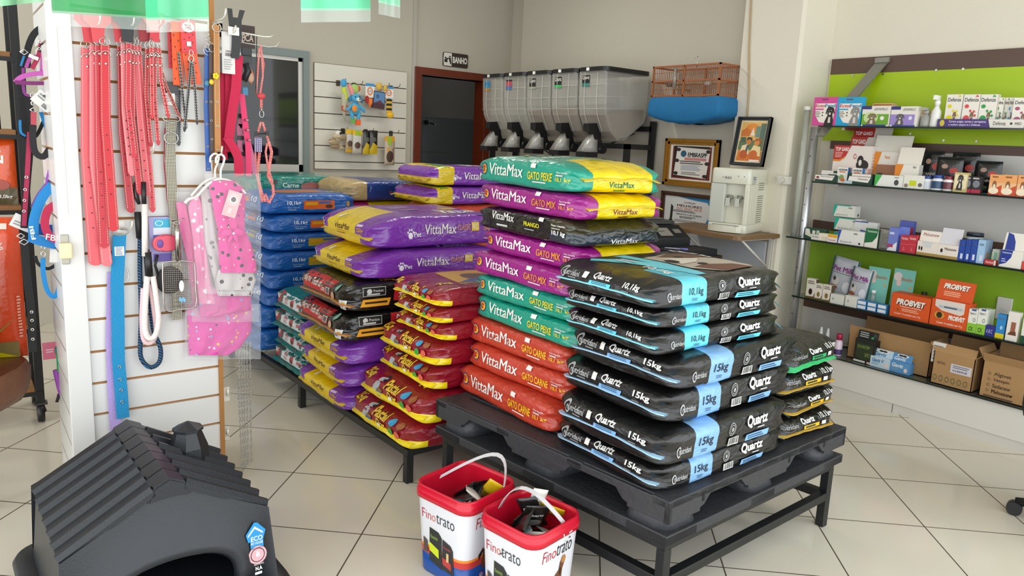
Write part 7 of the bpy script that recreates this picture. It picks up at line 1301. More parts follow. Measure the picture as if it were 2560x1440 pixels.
# retractable leash pack
t = thing('retractable_leash_pack', 'lilac blister pack with a coral retractable leash on the board', 'leash pack', (0, 0, 0))
a, b = FV(376, 655, .02), FV(455, 541, .02); mb = MB(); mb.box(a.x, a.y, a.z, b.x, a.y+.003, b.z, PAPER('a8a4d4')); mb.decals((a.x, a.y, a.z), (b.x-a.x, 0, 0), (0, 0, b.z-a.z), [('r', .1, .0, .9, .18, '6a58a8'), ('r', .15, .75, .85, .95, '3fb4d8'), ('r', .12, .6, .9, .76, 'dce4f0'), ('o', .3, .86, .12, .06, .2, 'e8f0f4'), ('r', .12, .5, .7, .6, '5a6ac8')]); mb.build('backing_card', t)
mb = MB(); c = (a+b)/2+Vector((-.005, -.022, -.012)); out = [Vector((.046*math.cos(x), 0, .033*math.sin(x))) for x in [i*.3142 for i in range(20)]]
mb.loft([[c+p*.9+Vector((0, .016, 0)) for p in out], [c+p+Vector((0, .008, 0)) for p in out], [c+p+Vector((0, -.004, 0)) for p in out], [c+p*.86+Vector((0, -.012, 0)) for p in out]], mat('d84a64', .3)); mb.build('leash_body', t)
mb = MB(); mb.torus(c+Vector((-.024, -.006, 0)), (1, 0, 0), (0, 0, 1), .02, .024, .006, mat('e2606e', .3)); mb.build('grip', t); mb = MB(); mb.ball(c+Vector((-.024, -.013, 0)), .011, .003, .016, mat('6a4a9a', .4)); mb.build('grip_hole', t)
# brush behind the scoop
t = thing('wire_brush', 'dark wire slicker brush hanging behind the litter scoop', 'brush', (0, 0, 0)); mb = MB(); q = FV(425, 700, .03); mb.ball(q, .05, .01, .055, mat('3a3838', .6, bump=.6, bscale=300)); mb.tube([q+Vector((-.03, 0, -.02)), q+Vector((-.05, 0, .06)), q+Vector((-.04, 0, .1))], .005, mat('232224', .4)); mb.build('head', t)
# litter scoop
t = thing('litter_scoop', 'shiny steel litter scoop with mesh bottom hanging on the board', 'litter scoop', (0, 0, 0))
SS = mat('b8b4ae', .18, 1, name='stainless_steel'); o = .09
mb = MB(); mb.tube([FV(442, 562, o), FV(444, 590, o), FV(446, 650, o)], [.0095, .0105, .0105], SS, 14); mb.tube([FV(437, 556, o), FV(430, 552, o-.01), FV(452, 552, o), FV(459, 545, o)], .002, SS, 6); mb.torus(FV(442, 557, o), (1, 0, 0), (0, 0, 1), .01, .006, .002, SS); mb.build('handle', t)
mb = MB(); mb.tube(smooth([FV(x, y, o) for x, y in ((446, 652), (415, 655), (407, 662), (408, 720), (414, 775), (450, 773), (489, 765), (489, 720), (487, 668), (480, 655), (446, 652))], 3), .0026, SS, 8); mb.tube([FV(414, 778, o-.03), FV(489, 768, o-.03)], .002, SS, 6); mb.tube([FV(414, 775, o), FV(414, 778, o-.03)], .002, SS, 6); mb.tube([FV(489, 765, o), FV(489, 768, o-.03)], .002, SS, 6); mb.torus(FV(448, 660, o), (1, 0, 0), (0, 0, 1), .006, .006, .0015, SS); mb.build('rim', t)
mb = MB(); 
for k in range(16): f = k/15; mb.tube([FV(409+78*f, 660, o-.005), FV(415+74*f, 772, o-.02)], .0007, SS, 4, cap=False)
for k in range(22): f = k/21; mb.tube([FV(408+6*f, 660+112*f, o-.005-.015*f), FV(488+1*f, 660+108*f, o-.005-.015*f)], .0007, SS, 4, cap=False)
mb.build('mesh', t); mb = MB(); mb.ball(FV(454, 715, o+.006), .009, .002, .022, PAPER('e8eef2')); 
for k in range(4): mb.ball(FV(450+4*k, 748+3*(k % 2), o+.006), .0035, .002, .009, PAPER('7ab8dc'))
mb.build('sticker', t)
# dog clothes
def cloth_mat(base, dots, sc=38, extra=None, thr=.2):
    m = bpy.data.materials.new('printed_fleece'); m.use_nodes = True; N, L = nodes(m); b = N['Principled BSDF']; b.inputs['Roughness'].default_value = .9; b.inputs['Sheen Weight'].default_value = .3
    tc = N.new('ShaderNodeTexCoord'); prev = None
    for i, (h, s, th) in enumerate(dots):
        v = N.new('ShaderNodeTexVoronoi'); v.inputs['Scale'].default_value = s; v.inputs['Randomness'].default_value = .9; mp = N.new('ShaderNodeMapping'); mp.inputs['Location'].default_value = (i*.37, i*.21, i*.53); L.new(tc.outputs['Object'], mp.inputs[0]); L.new(mp.outputs[0], v.inputs['Vector'])
        lt = N.new('ShaderNodeMath'); lt.operation = 'LESS_THAN'; L.new(v.outputs['Distance'], lt.inputs[0]); lt.inputs[1].default_value = th; mx = N.new('ShaderNodeMixRGB'); L.new(lt.outputs[0], mx.inputs[0])
        if prev is None: mx.inputs[1].default_value = lin(base)
        else: L.new(prev, mx.inputs[1])
        mx.inputs[2].default_value = lin(h); prev = mx.outputs[0]
    L.new(prev, b.inputs['Base Color']); nz = N.new('ShaderNodeTexNoise'); nz.inputs['Scale'].default_value = 25; L.new(tc.outputs['Object'], nz.inputs['Vector']); bp = N.new('ShaderNodeBump'); bp.inputs['Strength'].default_value = .5; bp.inputs['Distance'].default_value = .01; L.new(nz.outputs[0], bp.inputs['Height']); L.new(bp.outputs[0], b.inputs['Normal']); return m
PINKD = cloth_mat('dc3f98', [('3a2a3a', 30, .22), ('e8c8b0', 38, .14)]); PINKR = cloth_mat('dc4aa6', [('e8c040', 26, .15), ('7ab8e0', 24, .14), ('f0dcec', 30, .14), ('5a2a6a', 22, .1)]); PINKS = cloth_mat('d84ea0', [('8aa0d8', 22, .16)]); GREYP = cloth_mat('c8c0c0', [('4a4648', 34, .3)]); PALE = cloth_mat('e88ab4', [('f4e4ec', 28, .25)])
def garment(outline, out, m, th, seed, nm='cloth', parent=None):
    """soft garment from a pixel outline (left and right edge per row), with folds and thickness"""
    nx = 12; rows = []; n = len(outline)
    ff = []
    for i in range(n-1):
        for k in range(4):
            f = k/4; ff.append([outline[i][j]*(1-f)+outline[i+1][j]*f for j in range(3)])
    ff.append(list(outline[-1])); rings = []
    for r_, (y, xl, xr) in enumerate(ff):
        front = []; back = []
        for i in range(nx+1):
            u = i/nx; x = xl+(xr-xl)*u; bul = th*math.sin(math.pi*u)**.5 if 0 < u < 1 else 0
            fold = .005*math.sin(u*17+seed+r_*.12)*min(1, r_/len(ff)*1.8)
            front.append(FV(x, y, out+bul*.5+fold)); back.append(FV(x, y, out-bul*.5+fold-.002))
        rings.append(front+back[::-1])
    mb = MB(); mb.loft(rings, m, cap=False); return mb.build(nm, parent=parent)
FILM = mat('eef2f4', .1, 0, .6, bump=1, bscale=22, alpha=.13, name='clear_plastic_film')
def film_bag(x0, y0, x1, y1, o0, o1, parent, seed, skew=0):
    mb = MB(); nx, nz = 14, 18
    for o, sg in ((o1, 1), (o0, -1)):
        vs = []
        for j in range(nz+1):
            for i in range(nx+1):
                u, v = i/nx, j/nz; nn = noise.noise(Vector((u*5, v*6, seed+sg))); e = min(1, 6*min(u, 1-u, v+.05, 1.02-v)); mid = (o0+o1)/2
                vs.append(FV(x0+(x1-x0)*u+skew*v+3*nn, y0+(y1-y0)*v+2*nn, mid+(o-mid)*max(e, 0)+nn*.006))
        mb.add(vs, [(j*(nx+1)+i, j*(nx+1)+i+1, (j+1)*(nx+1)+i+1, (j+1)*(nx+1)+i) for j in range(nz) for i in range(nx)], FILM, True)
    return mb.build('film_sleeve', parent)
def hanger(px, py, o, parent):
    P = [FV(x, y, o) for x, y in ((px-12, py+8), (px-11, py-6), (px, py-14), (px+9, py-6), (px+6, py+10), (px, py+26), (px, py+48))]
    MB().tube(smooth(P), .0042, mat('e8e6e0', .3), 8).build('hanger_hook', parent); MB().tube(smooth([FV(px-60, py+92, o), FV(px-30, py+60, o), FV(px, py+48, o), FV(px+35, py+58, o), FV(px+62, py+84, o)]), .005, mat('e8e6e0', .3), 8).build('hanger_arm', parent)
GD = 'bagged dog clothes on hangers'
t = thing('dog_dress', 'pink dog dress with dark fruit print and bow, front of the bagged clothes', 'dog clothes', (0, 0, 0), group=GD)
garment([(452, 528, 585), (470, 522, 610), (500, 530, 614), (540, 536, 612), (575, 545, 612), (610, 545, 628), (655, 548, 640), (682, 552, 642)], .11, PINKD, .03, 1, 'dress', t)
garment([(675, 545, 630), (700, 540, 640), (725, 548, 630)], .10, GREYP, .014, 2, 'petticoat', t)
mb = MB(); q = FV(583, 583, .135)
for s_ in (-1, 1): mb.ball(q+Vector((s_*.022, 0, .002)), .022, .008, .015, mat('dc3f9c', .7), M=RY(s_*.3)); mb.ball(q+Vector((s_*.01, 0, -.02)), .008, .004, .02, mat('dc3f9c', .7), M=RY(-s_*.4))
mb.ball(q+Vector((0, -.006, 0)), .005, .005, .005, mat('f0e8ec', .3)); mb.build('bow', t)
a = FV(554, 500, .142); M = T(*FV(580, 510, .142))@RY(.32); mb = MB(); mb.box(-.026, -.001, -.05, .026, 0, .05, PAPER('e8b8bc'), M=M); mb.decals(M@Vector((-.026, -.001, -.05)), M.to_3x3()@Vector((.052, 0, 0)), M.to_3x3()@Vector((0, 0, .1)), [('o', .5, .68, .4, .22, .1, 'f4ecec'), ('e', .5, .68, .3, .16, 'ecdcdc'), ('e', .5, .68, .18, .1, '5a5456'), ('r', .3, .12, .62, .34, 'dccccc')]); mb.build('swing_tag', t)
hanger(552, 400, .11, t); film_bag(512, 434, 652, 735, .085, .145, t, 3)
t = thing('dog_dress', 'second bagged dog outfit in grey and white print behind the front dress', 'dog clothes', (0, 0, 0), group=GD); garment([(465, 500, 540), (520, 505, 545), (600, 510, 560), (720, 540, 630), (740, 545, 632)], .075, GREYP, .018, 4, 'dress', t); hanger(538, 398, .085, t)
t = thing('dog_dress', 'narrow pink dog outfit at the left of the bagged clothes', 'dog clothes', (0, 0, 0), group=GD); garment([(490, 478, 500), (520, 470, 512), (600, 482, 515), (700, 490, 528), (760, 498, 545)], .06, PALE, .02, 5, 'dress', t); garment([(505, 440, 465), (560, 447, 478), (650, 468, 500), (760, 480, 515)], .045, cloth_mat('d85a98', [('f0dcec', 24, .12)]), .018, 6, 'skirt', t); mb = MB(); mb.tube(smooth([FV(x, y, .07) for x, y in ((462, 508), (472, 498), (488, 493), (497, 485))]), .006, mat('ece8e4', .3), 8); mb.build('hanger_arm', t); film_bag(440, 480, 545, 790, .03, .09, t, 5, skew=25)
t = thing('dog_dress', 'pink dog skirt with pale stars hanging under the front dress', 'dog clothes', (0, 0, 0), group=GD); garment([(720, 500, 632), (740, 498, 628), (775, 498, 627), (790, 500, 560)], .055, PINKS, .02, 7, 'skirt', t); film_bag(480, 715, 648, 805, .04, .075, t, 9)
t = thing('dog_dress', 'rainbow printed pink dog skirt, lowest of the bagged clothes', 'dog clothes', (0, 0, 0), group=GD); garment([(760, 468, 630), (790, 468, 630), (830, 470, 628), (870, 471, 600), (888, 472, 570)], .035, PINKR, .022, 8, 'skirt', t); film_bag(462, 760, 652, 898, .015, .055, t, 11)
# chains
def chain(pts, lab, r=.0017, ll=.021, wd=.0065, grp=None):
    mb = MB(); P = [Vector(p) for p in pts]; tot = sum((P[i+1]-P[i]).length for i in range(len(P)-1)); n = int(tot/(ll*.82)); seg = 0; acc = 0; m = mat('cfcfcb', .35, .8, name='zinc_chain')
    for k in range(n):
        s_ = k*ll*.82; i = 0; d0 = 0
        while i < len(P)-2 and d0+(P[i+1]-P[i]).length < s_: d0 += (P[i+1]-P[i]).length; i += 1
        d = (P[i+1]-P[i]).normalized(); c = P[i]+d*(s_-d0); u = Vector((1, 0, 0)) if k % 2 == 0 else Vector((.25, 1, 0)).normalized(); mb.torus(c, d, u, ll/2, wd/2, r, m, n=8, k=4)
    return mb.build('steel_chain', label=lab, cat='chain', group=grp)
for k, (x0, x1, yb_) in enumerate(((597, 606, 1190), (604, 612, 1215), (610, 617, 1225), (617, 622, 1228), (625, 631, 1225))):
    chain([FV(x0, 860, -.08-.02*k), FV(x0+1, 1000, -.08-.02*k), FV(x1, yb_, -.08-.02*k)], ['leftmost', 'second', 'third', 'fourth', 'rightmost single'][k]+' of the hanging steel chains behind the dog house', grp='hanging steel chains')
for k in range(2): hk((566, 985+158*k-60*k), (571, 990+100*k), ('upper' if k == 0 else 'lower')+' small grey hook low on the side edge of the board', 0, .02)
# ------------------------------------------------------------------ dog house
t = thing('dog_house', 'dark grey plastic dog house with ribbed gable roof in the left foreground', 'dog house', (0, 0, 0))
HP = mat('23272d', .4, bump=.12, bscale=180, name='dark_moulded_plastic')
DHX, DHY, DHR = .437, 2.453, .032
M = T(DHX, DHY, 0)@RZ(DHR)
hw, hl, eh, rh = .300, .325, .313, .454
def dh(x, y, z): return M@Vector((x, y, z))
# base tray
mb = MB(); mb.loft([[dh(x, y, z) for x, y in rrect(hw+.045+s_, hl+.045+s_, .09, 7)] for s_, z in ((0, 0), (.006, .05), (-.004, .07), (-.045, .075))], HP); mb.build('base_tray', t)
# body: stacked outline rings up to the gable, front wall with arched opening
def outline(z): k = 1-.07*(z/eh); return [(x, y) for x, y in rrect(hw*k, hl*k, .07, 6)]
OW, OH = .17, .16
mb = MB(); seg = 14
k_ = lambda z: 1-.075*min(z, eh)/eh
ky = lambda z: 1-.20*min(z, rh)/rh
# side and back walls
for (xa_, ya_, xb_, yb_) in ((1, -1, 1, 1), (1, 1, -1, 1), (-1, 1, -1, -1)):
    r0 = [dh(xa_*hw, ya_*hl, .072), dh(xb_*hw, yb_*hl, .072)]
# rounded shell of three sides
ar = [(hw, -hl+.001)]+[p for p in rrect(hw, hl, .06, 6)[:14]]+[(-hw, -hl+.001)]
mb.loft([[dh(x*k_(z), y*ky(z), z) for x, y in ar] for z in (.072, .12, .2, eh)], HP, cap=False, closed=False)
# gable ends
for yy, front in ((-hl, True), (hl, False)):
    top = [(-hw*.93, eh), (-.02, rh-.008), (.02, rh-.008), (hw*.93, eh)]
    N_ = 24; outer = []; inner = []
    for i in range(N_+1):
        f = i/N_; x = -hw+2*hw*f; 
        zt = eh+(rh-eh)*(1-abs(x)/hw) if True else 0
        outer.append((x*.95, min(zt, rh-.01)))
        a = math.pi*(1-f); inner.append((OW*math.cos(a)*(1 if True else 0), .075+OH*max(math.sin(a), 0)**.42))
    if front:
        V0 = [dh(x, yy*ky(z), z) for x, z in outer]; V1 = [dh(x, yy*ky(z)-.0, z) for x, z in inner]; V1b = [dh(x, yy*.9, z) for x, z in inner]; V2 = [dh(x*1.2, yy*ky(z)-.016, .075+(z-.075)*1.2) for x, z in inner]; V3 = [dh(x*1.07, yy*ky(z)-.02, .075+(z-.075)*1.08) for x, z in inner]
        V0b = [dh(x*1.32, yy*ky(z), .075+(z-.075)*1.34) for x, z in inner]
        cl = [dh(-hw*.99, yy, .075)]+V0+[dh(hw*.99, yy, .075)]
        ib = [V0b[0]]+V0b+[V0b[-1]]
        mb.loft([cl, ib, [V2[0]]+V2+[V2[-1]], [V3[0]]+V3+[V3[-1]], [V1[0]]+V1+[V1[-1]], [V1b[0]]+V1b+[V1b[-1]]], HP, cap=False, closed=False)
    else:
        mb.add([dh(x, yy*ky(z), z) for x, z in [(-hw*.97, .075)]+outer+[(hw*.97, .075)]], [tuple(range(N_+3))], HP)
mb.build('body', t)
# roof with stepped ribs along both slopes
n = 7; rl = .272; hw = .283; 
for sgn in (-1, 1):
    mb = MB()
    for i in range(n):
        y0, y1 = -rl+2*rl*i/n, -rl+2*rl*(i+1)/n; lift = .022
        xe, ze = sgn*hw, eh-.002; xr, zr = sgn*.035, rh
        e_ = Vector((xe, 0, ze)); r_ = Vector((xr, 0, zr)); nrm = Vector((sgn*(rh-eh), 0, hw)).normalized()
        sh = [(y0, .004), (y0+.010, .018), (y0+.022, .018), (y0+.032, .006), (y1, .004)]
        ringe = [dh(*(e_+nrm*h)[:1], y, (e_+nrm*h).z) for y, h in sh]+[dh((e_-nrm*.012).x, y1, (e_-nrm*.012).z), dh((e_-nrm*.012).x, y0, (e_-nrm*.012).z)]
        q_ = r_*.97+e_*.03; ringm = [dh((q_+nrm*h).x, y, (q_+nrm*h).z) for y, h in sh]+[dh((q_-nrm*.012).x, y1, (q_-nrm*.012).z), dh((q_-nrm*.012).x, y0, (q_-nrm*.012).z)]
        mb.loft([ringe, ringm], HP, smooth=False)
    mb.build('roof_panel', t)
mb = MB()
for i in range(n):
    y0, y1 = -rl+2*rl*i/n+.003, -rl+2*rl*(i+1)/n-.003
    pts = [(-.06, rh-.035), (-.042, rh+.008), (0, rh+.030), (.042, rh+.008), (.06, rh-.035)]
    mb.loft([[dh(x, y, z) for x, z in pts+[(0, rh-.03)]] for y in (y0, y1)], HP, smooth=False)
pts = [(-.055, rh-.035), (-.038, rh+.004), (0, rh+.022), (.038, rh+.004), (.055, rh-.035), (0, rh-.03)]
mb.loft([[dh(x, y, z) for x, z in pts] for y in (-rl, rl)], HP, smooth=False); mb.build('ridge', t)
# chimney
mb = MB(); cx, cy = .15, .09; zc = rh-(rh-eh)*cx/hw
def oct_(r, z, k=8): return [dh(cx+r*math.cos(a*2*math.pi/k+.39), cy+r*math.sin(a*2*math.pi/k+.39), z) for a in range(k)]
mb.loft([oct_(.068, zc-.03), oct_(.062, zc+.04), oct_(.040, zc+.10)], HP, smooth=False); mb.loft([oct_(.049, zc+.095), oct_(.049, zc+.103), oct_(.005, zc+.125)], HP, smooth=False); mb.build('chimney', t)
# stickers on the front wall, right side
mb = MB(); yo = -hl*ky(.12)-.004
def dd(u0, v0, w_, h_, items):
    O = dh(u0, yo, v0); U = dh(u0+w_, yo, v0)-O; V = dh(u0, yo+hl*.2*h_/rh, v0+h_)-O; mb.decals(O, U, V, items, off=.004)
dd(.205, .125, .062, .155, [('p', [(.1, .62), (.0, .78), (.45, 1), (.62, .98), (1, .8), (.85, .62)], '1f8fd0'), ('p', [(.2, .46), (.85, .46), (.85, .7), (.2, .7)], '1f8fd0'), ('p', [(.1, .76), (.46, .92), (.85, .78), (.85, .74), (.46, .87), (.1, .72)], 'e8f0f8'), ('t', 'ECO', .24, .62, .82, .72, 'e8f0f8', .02), ('t', 'PET HOUSE', .22, .55, .82, .6, 'e8f0f8', .01), ('e', .52, .33, .46, .185, 'dca8b0'), ('o', .52, .33, .36, .145, .12, '2a2c30'), ('r', .38, .26, .66, .38, 'dca8b0'), ('p', [(.42, .3), (.62, .3), (.6, .38), (.5, .42), (.44, .36)], 'f0d8dc'), ('t', 'BEST QUALITY', .22, .46, .82, .49, '7a2a3a', .01), ('t', 'PROTEÇÃO', .3, .12, .8, .16, 'dcdcdc', .01), ('t', 'N.A', .36, .02, .7, .1, 'ececec', .04), ('l', .32, -.06, .78, -.01, 1, 'ececec')])
mb.build('sticker', t)
# ------------------------------------------------------------------ left background: trolley with shelves, harnesses, log with food bags
t = thing('display_trolley', 'black steel display trolley on castors at the far left', 'trolley', (0, 0, 0)); WDs = mat('9a6a3a', .5, bump=.1, var=.3, name='pine_board')
ya, yb_ = 4.2, 4.5; xl, xr = -.12, .30
for x, y in ((xr-.03, ya), (xr-.03, yb_), (xl, ya), (xl, yb_)):
    po_ = MB().box(x, y, .1, x+.035, y+.035, 2.1, BLK).build('post', t)
    mb = MB(); mb.cyl((x+.0, y+.017, .045), (x+.03, y+.017, .045), .045, mat('1a1a1a', .4), 18); mb.box(x-.01, y-.005, .088, x+.045, y+.04, .1, mat('3a3a3a', .4)); mb.tube([(x+.017, y+.017, .1), (x+.03, y+.017, .045)], .012, mat('2a2a2a', .4)); mb.build('castor', po_)
for z in (.16, .48, 1.06, 1.41, 1.76): mb = MB(); mb.box(xl, ya, z, xr-.035, yb_+.03, z+.022, WDs); mb.box(xl, ya-.004, z-.02, xr, ya, z, BLK); mb.build('shelf_board', t)
mb = MB(); mb.box(xl, yb_+.03, .55, xr, yb_+.034, .95, mat('3a3c3e', .5, var=.6, bscale=30)); mb.build('mesh_back', t)
tcb = lambda x, y, z, w_, h_, base, items, lab, th=.07, rot=0: pouch_at(x, y, z, w_, h_, base, items, lab, th, rot)
def pouch_at(x, y, z, w_, h_, base, items, lab, th=.07, rot=0, tilt=0, name='food_pouch'):
    o = pouch((0, 0, h_/2), w_, h_, base, items, lab, cat='food bag', name=name, th=th); o.location = (x, y, z); o.rotation_euler = (tilt, 0, rot); return o
OR = 'dd5215'
pouch_at(.16, 4.30, 1.083, .24, .31, OR, [('e', .7, .8, .08, .05, 'f0c8a8'), ('t', 'EN', .5, .62, .82, .74, 'f0ece4', .03), ('t', 'LA', .55, .54, .7, .59, 'f0ece4', .01), ('e', .35, .42, .18, .1, '8a3a18'), ('r', 0, 0, 1, .26, '5a5238'), ('e', .72, .3, .18, .08, 'a8483c'), ('t', '3,0kg', .68, .08, .92, .15, 'e8e4dc', .02), ('e', .5, .13, .12, .07, '2a2820'), ('r', .0, .24, .5, .29, '8a7a9a')], 'orange food pouch standing on the trolley shelf, marked with a weight', .06, rot=-.6)
pouch_at(.13, 4.3, 1.433, .2, .26, '1a1c20', [('r', .1, .2, .9, .5, '3a9ab8'), ('r', .1, .1, .9, .2, '7ab84a')], 'dark pouch with blue band on the upper trolley shelf', .05, rot=-.6)
mb = MB(); mb.box(.12, 4.22, .503, .23, 4.4, .62, PAPER('1f4a9a')); mb.build('blue_carton', label='blue carton on the low trolley shelf behind the harnesses', cat='box'); mb = MB(); mb.box(.12, 4.23, .622, .22, 4.4, .70, PAPER('6a1f22')); mb.build('dark_red_carton', label='dark red carton stacked on the blue carton', cat='box')
LOG = mat('7a4a2c', .45, bump=.6, bscale=14, var=.5, name='varnished_log'); LOGT = mat('6a3226', .3, bump=.15, bscale=10, var=.35)
t = thing('log_table', 'varnished log slab table at the left edge carrying food bags', 'log table', (0, 0, 0)); P = []
for i in range(30): a = i*.2094; r_ = 1+.09*noise.noise(Vector((math.cos(a)*2, math.sin(a)*2, 4))); P.append((-.10+.30*r_*math.cos(a), 3.42+.26*r_*math.sin(a)))
ring = lambda s_, z, j=0: [Vector((-.10+(x+.10)*s_+.014*noise.noise(Vector((x*22, y*22, z*9+j))), 3.42+(y-3.42)*s_+.014*noise.noise(Vector((y*22, x*22, z*9+j))), z)) for x, y in P]
mb = MB(); mb.loft([ring(.90, .40), ring(.97, .43), ring(1.0, .47), ring(1.01, .52), ring(.97, .545)], LOG, cap=True); mb.add(ring(.96, .5455), [tuple(range(30))], LOGT); mb.build('slab', t)
for x, y in ((-.25, 3.3), (.02, 3.32), (-.2, 3.58), (.0, 3.58)): mb = MB(); mb.tube([(x, y, 0), (x, y, .42)], .022, mat('2a2420', .5)); mb.build('leg', t)
pouch_at(.085, 3.50, .547, .25, .56, 'dc4a1c', [('r', .55, .92, .85, .96, 'e8d4c8'), ('t', '100%', .5, .78, .8, .83, 'f0d8c8', .01), ('o', .6, .68, .14, .05, .2, 'f0c8b0'), ('r', 0, 0, .9, .12, '8a7a4a'), ('p', [(.5, .12), (.9, .3), (.6, .18)], '7aa03a'), ('l', .92, .15, .97, .45, 14, 'f0b8a0'), ('p', [(.3, 0), (.9, 0), (.6, .05)], 'e8dc10')], 'tall orange food bag standing on the log slab', .1, rot=-.25)
pouch_at(.0, 3.34, .547, .22, .46, '1c1c1e', [('r', 0, 0, 1, .3, '6a6248'), ('p', [(.2, .1), (.9, .3), (.5, .35)], '8a9a4a'), ('p', [(.3, .01), (1, .01), (.8, .1)], 'e8dc10')], 'black and olive food bag in front of the tall orange bag on the log slab', .08, rot=-.3)
pouch_at(-.02, 3.24, .547, .22, .34, '6a624a', [('p', [(.2, .1), (.9, .1), (.8, .25)], 'e8dc10'), ('r', 0, .3, 1, 1, '23252a')], 'dark food bag nearest the front edge of the log slab', .08, rot=-.3)
# harnesses hanging from the left side of the stand
YH = 3.28
GV = lambda px, py, Y=YH: atY(px, py, Y)
def web(name, lab, cat, segs, hardware=(), grp=None, Y=YH):
    t = thing(name, lab, cat, (0, 0, 0), group=grp); mbs = {}
    for h, w_, pts, dy in segs:
        mb = MB(); P = smooth([GV(x, y, Y+dy) for x, y in pts], 4); sw = w_/FX*(YH*.9)/1.19; wv = []
        for i in range(len(P)):
            d = (P[min(i+1, len(P)-1)]-P[max(i-1, 0)]).normalized(); q = Vector((d.z, 0, -d.x)); q = q.normalized() if q.length > 1e-4 else Vector((1, 0, 0)); wv.append(q*sw)
        mb.ribbon(P, wv, .004, mat(h, .75, bump=.3, bscale=180)); mb.build('webbing', t)
    if hardware:
        for kd, x, y, s_ in hardware:
            mb = MB(); q = GV(x, y, Y-.02)
            if kd == 'r': mb.torus(q, (1, 0, 0), (0, 0, 1), s_, s_*1.3, .0022, CHROME)
            elif kd == 's': mb.torus(q, (1, 0, 0), (0, 0, 1), s_, s_*.8, .0024, CHROME, n=4)
            else: mb.torus(q, (1, 0, 0), (0, 0, 1), .0045, .0045, .0016, mat('e0dcd4', .2, 1), n=10, k=5)
            mb.build({'r': 'ring', 's': 'buckle', 'e': 'eyelet'}[kd], t)
    return t
web('dog_harness', 'black and pink muzzle strap harness at the top left of the stand', 'harness', [('1c1b1f', 16, [(118, 60), (85, 85), (68, 130), (70, 170)], .04), ('b83a5a', 11, [(112, 72), (104, 105), (96, 140), (80, 172)], .0), ('1c1b1f', 9, [(112, 92), (100, 130)], -.01)], (('s', 102, 104, .008), ('e', 98, 122, 0), ('e', 92, 145, 0)))
web('dog_harness', 'orchid pink dog harness with tartan strap', 'harness', [('b85aa8', 12, [(122, 90), (110, 130), (106, 180)], -.02), ('c05aae', 12, [(38, 206), (55, 192), (90, 184), (124, 184)], -.03), ('7a2a6a', 10, [(38, 206), (80, 208), (124, 208)], -.035), ('a84a98', 8, [(65, 170), (75, 145), (90, 140)], -.01), ('8a3a8a', 7, [(58, 170), (60, 230), (80, 240)], .0)], (('e', 112, 160, 0),))
web('dog_harness', 'large black harness with light blue trim hanging under the orchid one', 'harness', [('1a1a1d', 20, [(52, 130), (55, 240), (62, 330), (58, 345)], .06), ('1a1a1d', 16, [(70, 240), (78, 300), (72, 340)], .03), ('2a86c0', 5, [(52, 165), (60, 140)], .02), ('1f80c0', 6, [(50, 300), (52, 330), (64, 340)], .02), ('1a1a1d', 10, [(82, 310), (90, 380), (120, 390)], .02), ('1f80c0', 9, [(102, 280), (112, 310), (116, 320)], .04), ('1a1a1d', 9, [(62, 345), (90, 340), (110, 300)], .05)], (('s', 60, 130, .012),))
web('dog_leash', 'black and coral leash with chrome snap hook hanging in loops', 'leash', [('b84a5a', 13, [(84, 280), (84, 312)], -.03), ('232125', 16, [(83, 312), (82, 345), (88, 380), (108, 392), (124, 372)], -.02), ('a82c50', 11, [(74, 330), (70, 400), (66, 470), (60, 565)], -.01), ('1f1d20', 18, [(76, 340), (72, 400), (66, 470), (61, 570)], .005)], (('r', 82, 238, .007), ('r', 83, 258, .006), ('s', 84, 275, .011), ('e', 66, 443, 0), ('e', 63, 474, 0), ('e', 61, 501, 0), ('e', 60, 528, 0)))
web('dog_harness', 'bright blue harness with white lettering on the left side of the stand', 'harness', [('1f86cc', 24, [(132, 462), (108, 490), (92, 525), (84, 560), (84, 600)], -.04), ('1f7cc4', 26, [(74, 592), (100, 602), (142, 612)], -.045), ('1a5aa8', 30, [(84, 570), (110, 575), (140, 575)], .0), ('9a6ac0', 8, [(134, 440), (100, 480), (80, 518)], .02), ('a05ac0', 5, [(124, 420), (116, 455), (124, 470)], .01)], (('e', 112, 512, 0),))
web('dog_harness', 'raspberry red harness overlapping the bright blue one', 'harness', [('b8294f', 20, [(142, 510), (120, 525), (112, 560), (124, 590), (148, 602)], -.06)], ())
mb = MB(); q = GV(92, 600, YH-.08); mb.decals(q, GV(82, 556, YH-.08)-q, GV(77, 602, YH-.08)-q, [('t', 'FBI', .05, .1, .8, .8, 'e8ecf0', .02)]); mb.build('lettering_patch', bpy.data.objects['dog_harness.003'])
mb = MB(); mb.decals(GV(112, 600, YH-.1), GV(146, 606, YH-.1)-GV(112, 600, YH-.1), GV(114, 582, YH-.1)-GV(112, 600, YH-.1), [('t', 'FBI', .05, .1, .9, .9, 'e8ecf0', .01)]); mb.build('lettering_patch', bpy.data.objects['dog_harness.004'])
def tagc(px, py, w_, h_, tilt, items, lab, Y): q = GV(px, py, Y); return card('price_tag', q, w_, h_, 'dcdad8', items, lab, 'price tag', th=.001, tilt=tilt)
tagc(112, 255, .075, .05, .75, [('b', .5, .1, .85, .4, '3a3a3a'), ('l', .1, .5, .6, .8, 2, '8a8a8a'), ('e', .3, .8, .05, .08, '3a3a3a')], 'white paper tag tilted beside the chrome snap hook', YH-.06)
tagc(62, 560, .085, .05, .5, [('l', .1, .2, .6, .5, 2, '8a8a8a')], 'white paper tag behind the end of the coral leash', YH+.01)
tagc(84, 165-22, .03, .012, .4, [], 'tiny white tag on the black muzzle harness', YH-.05)
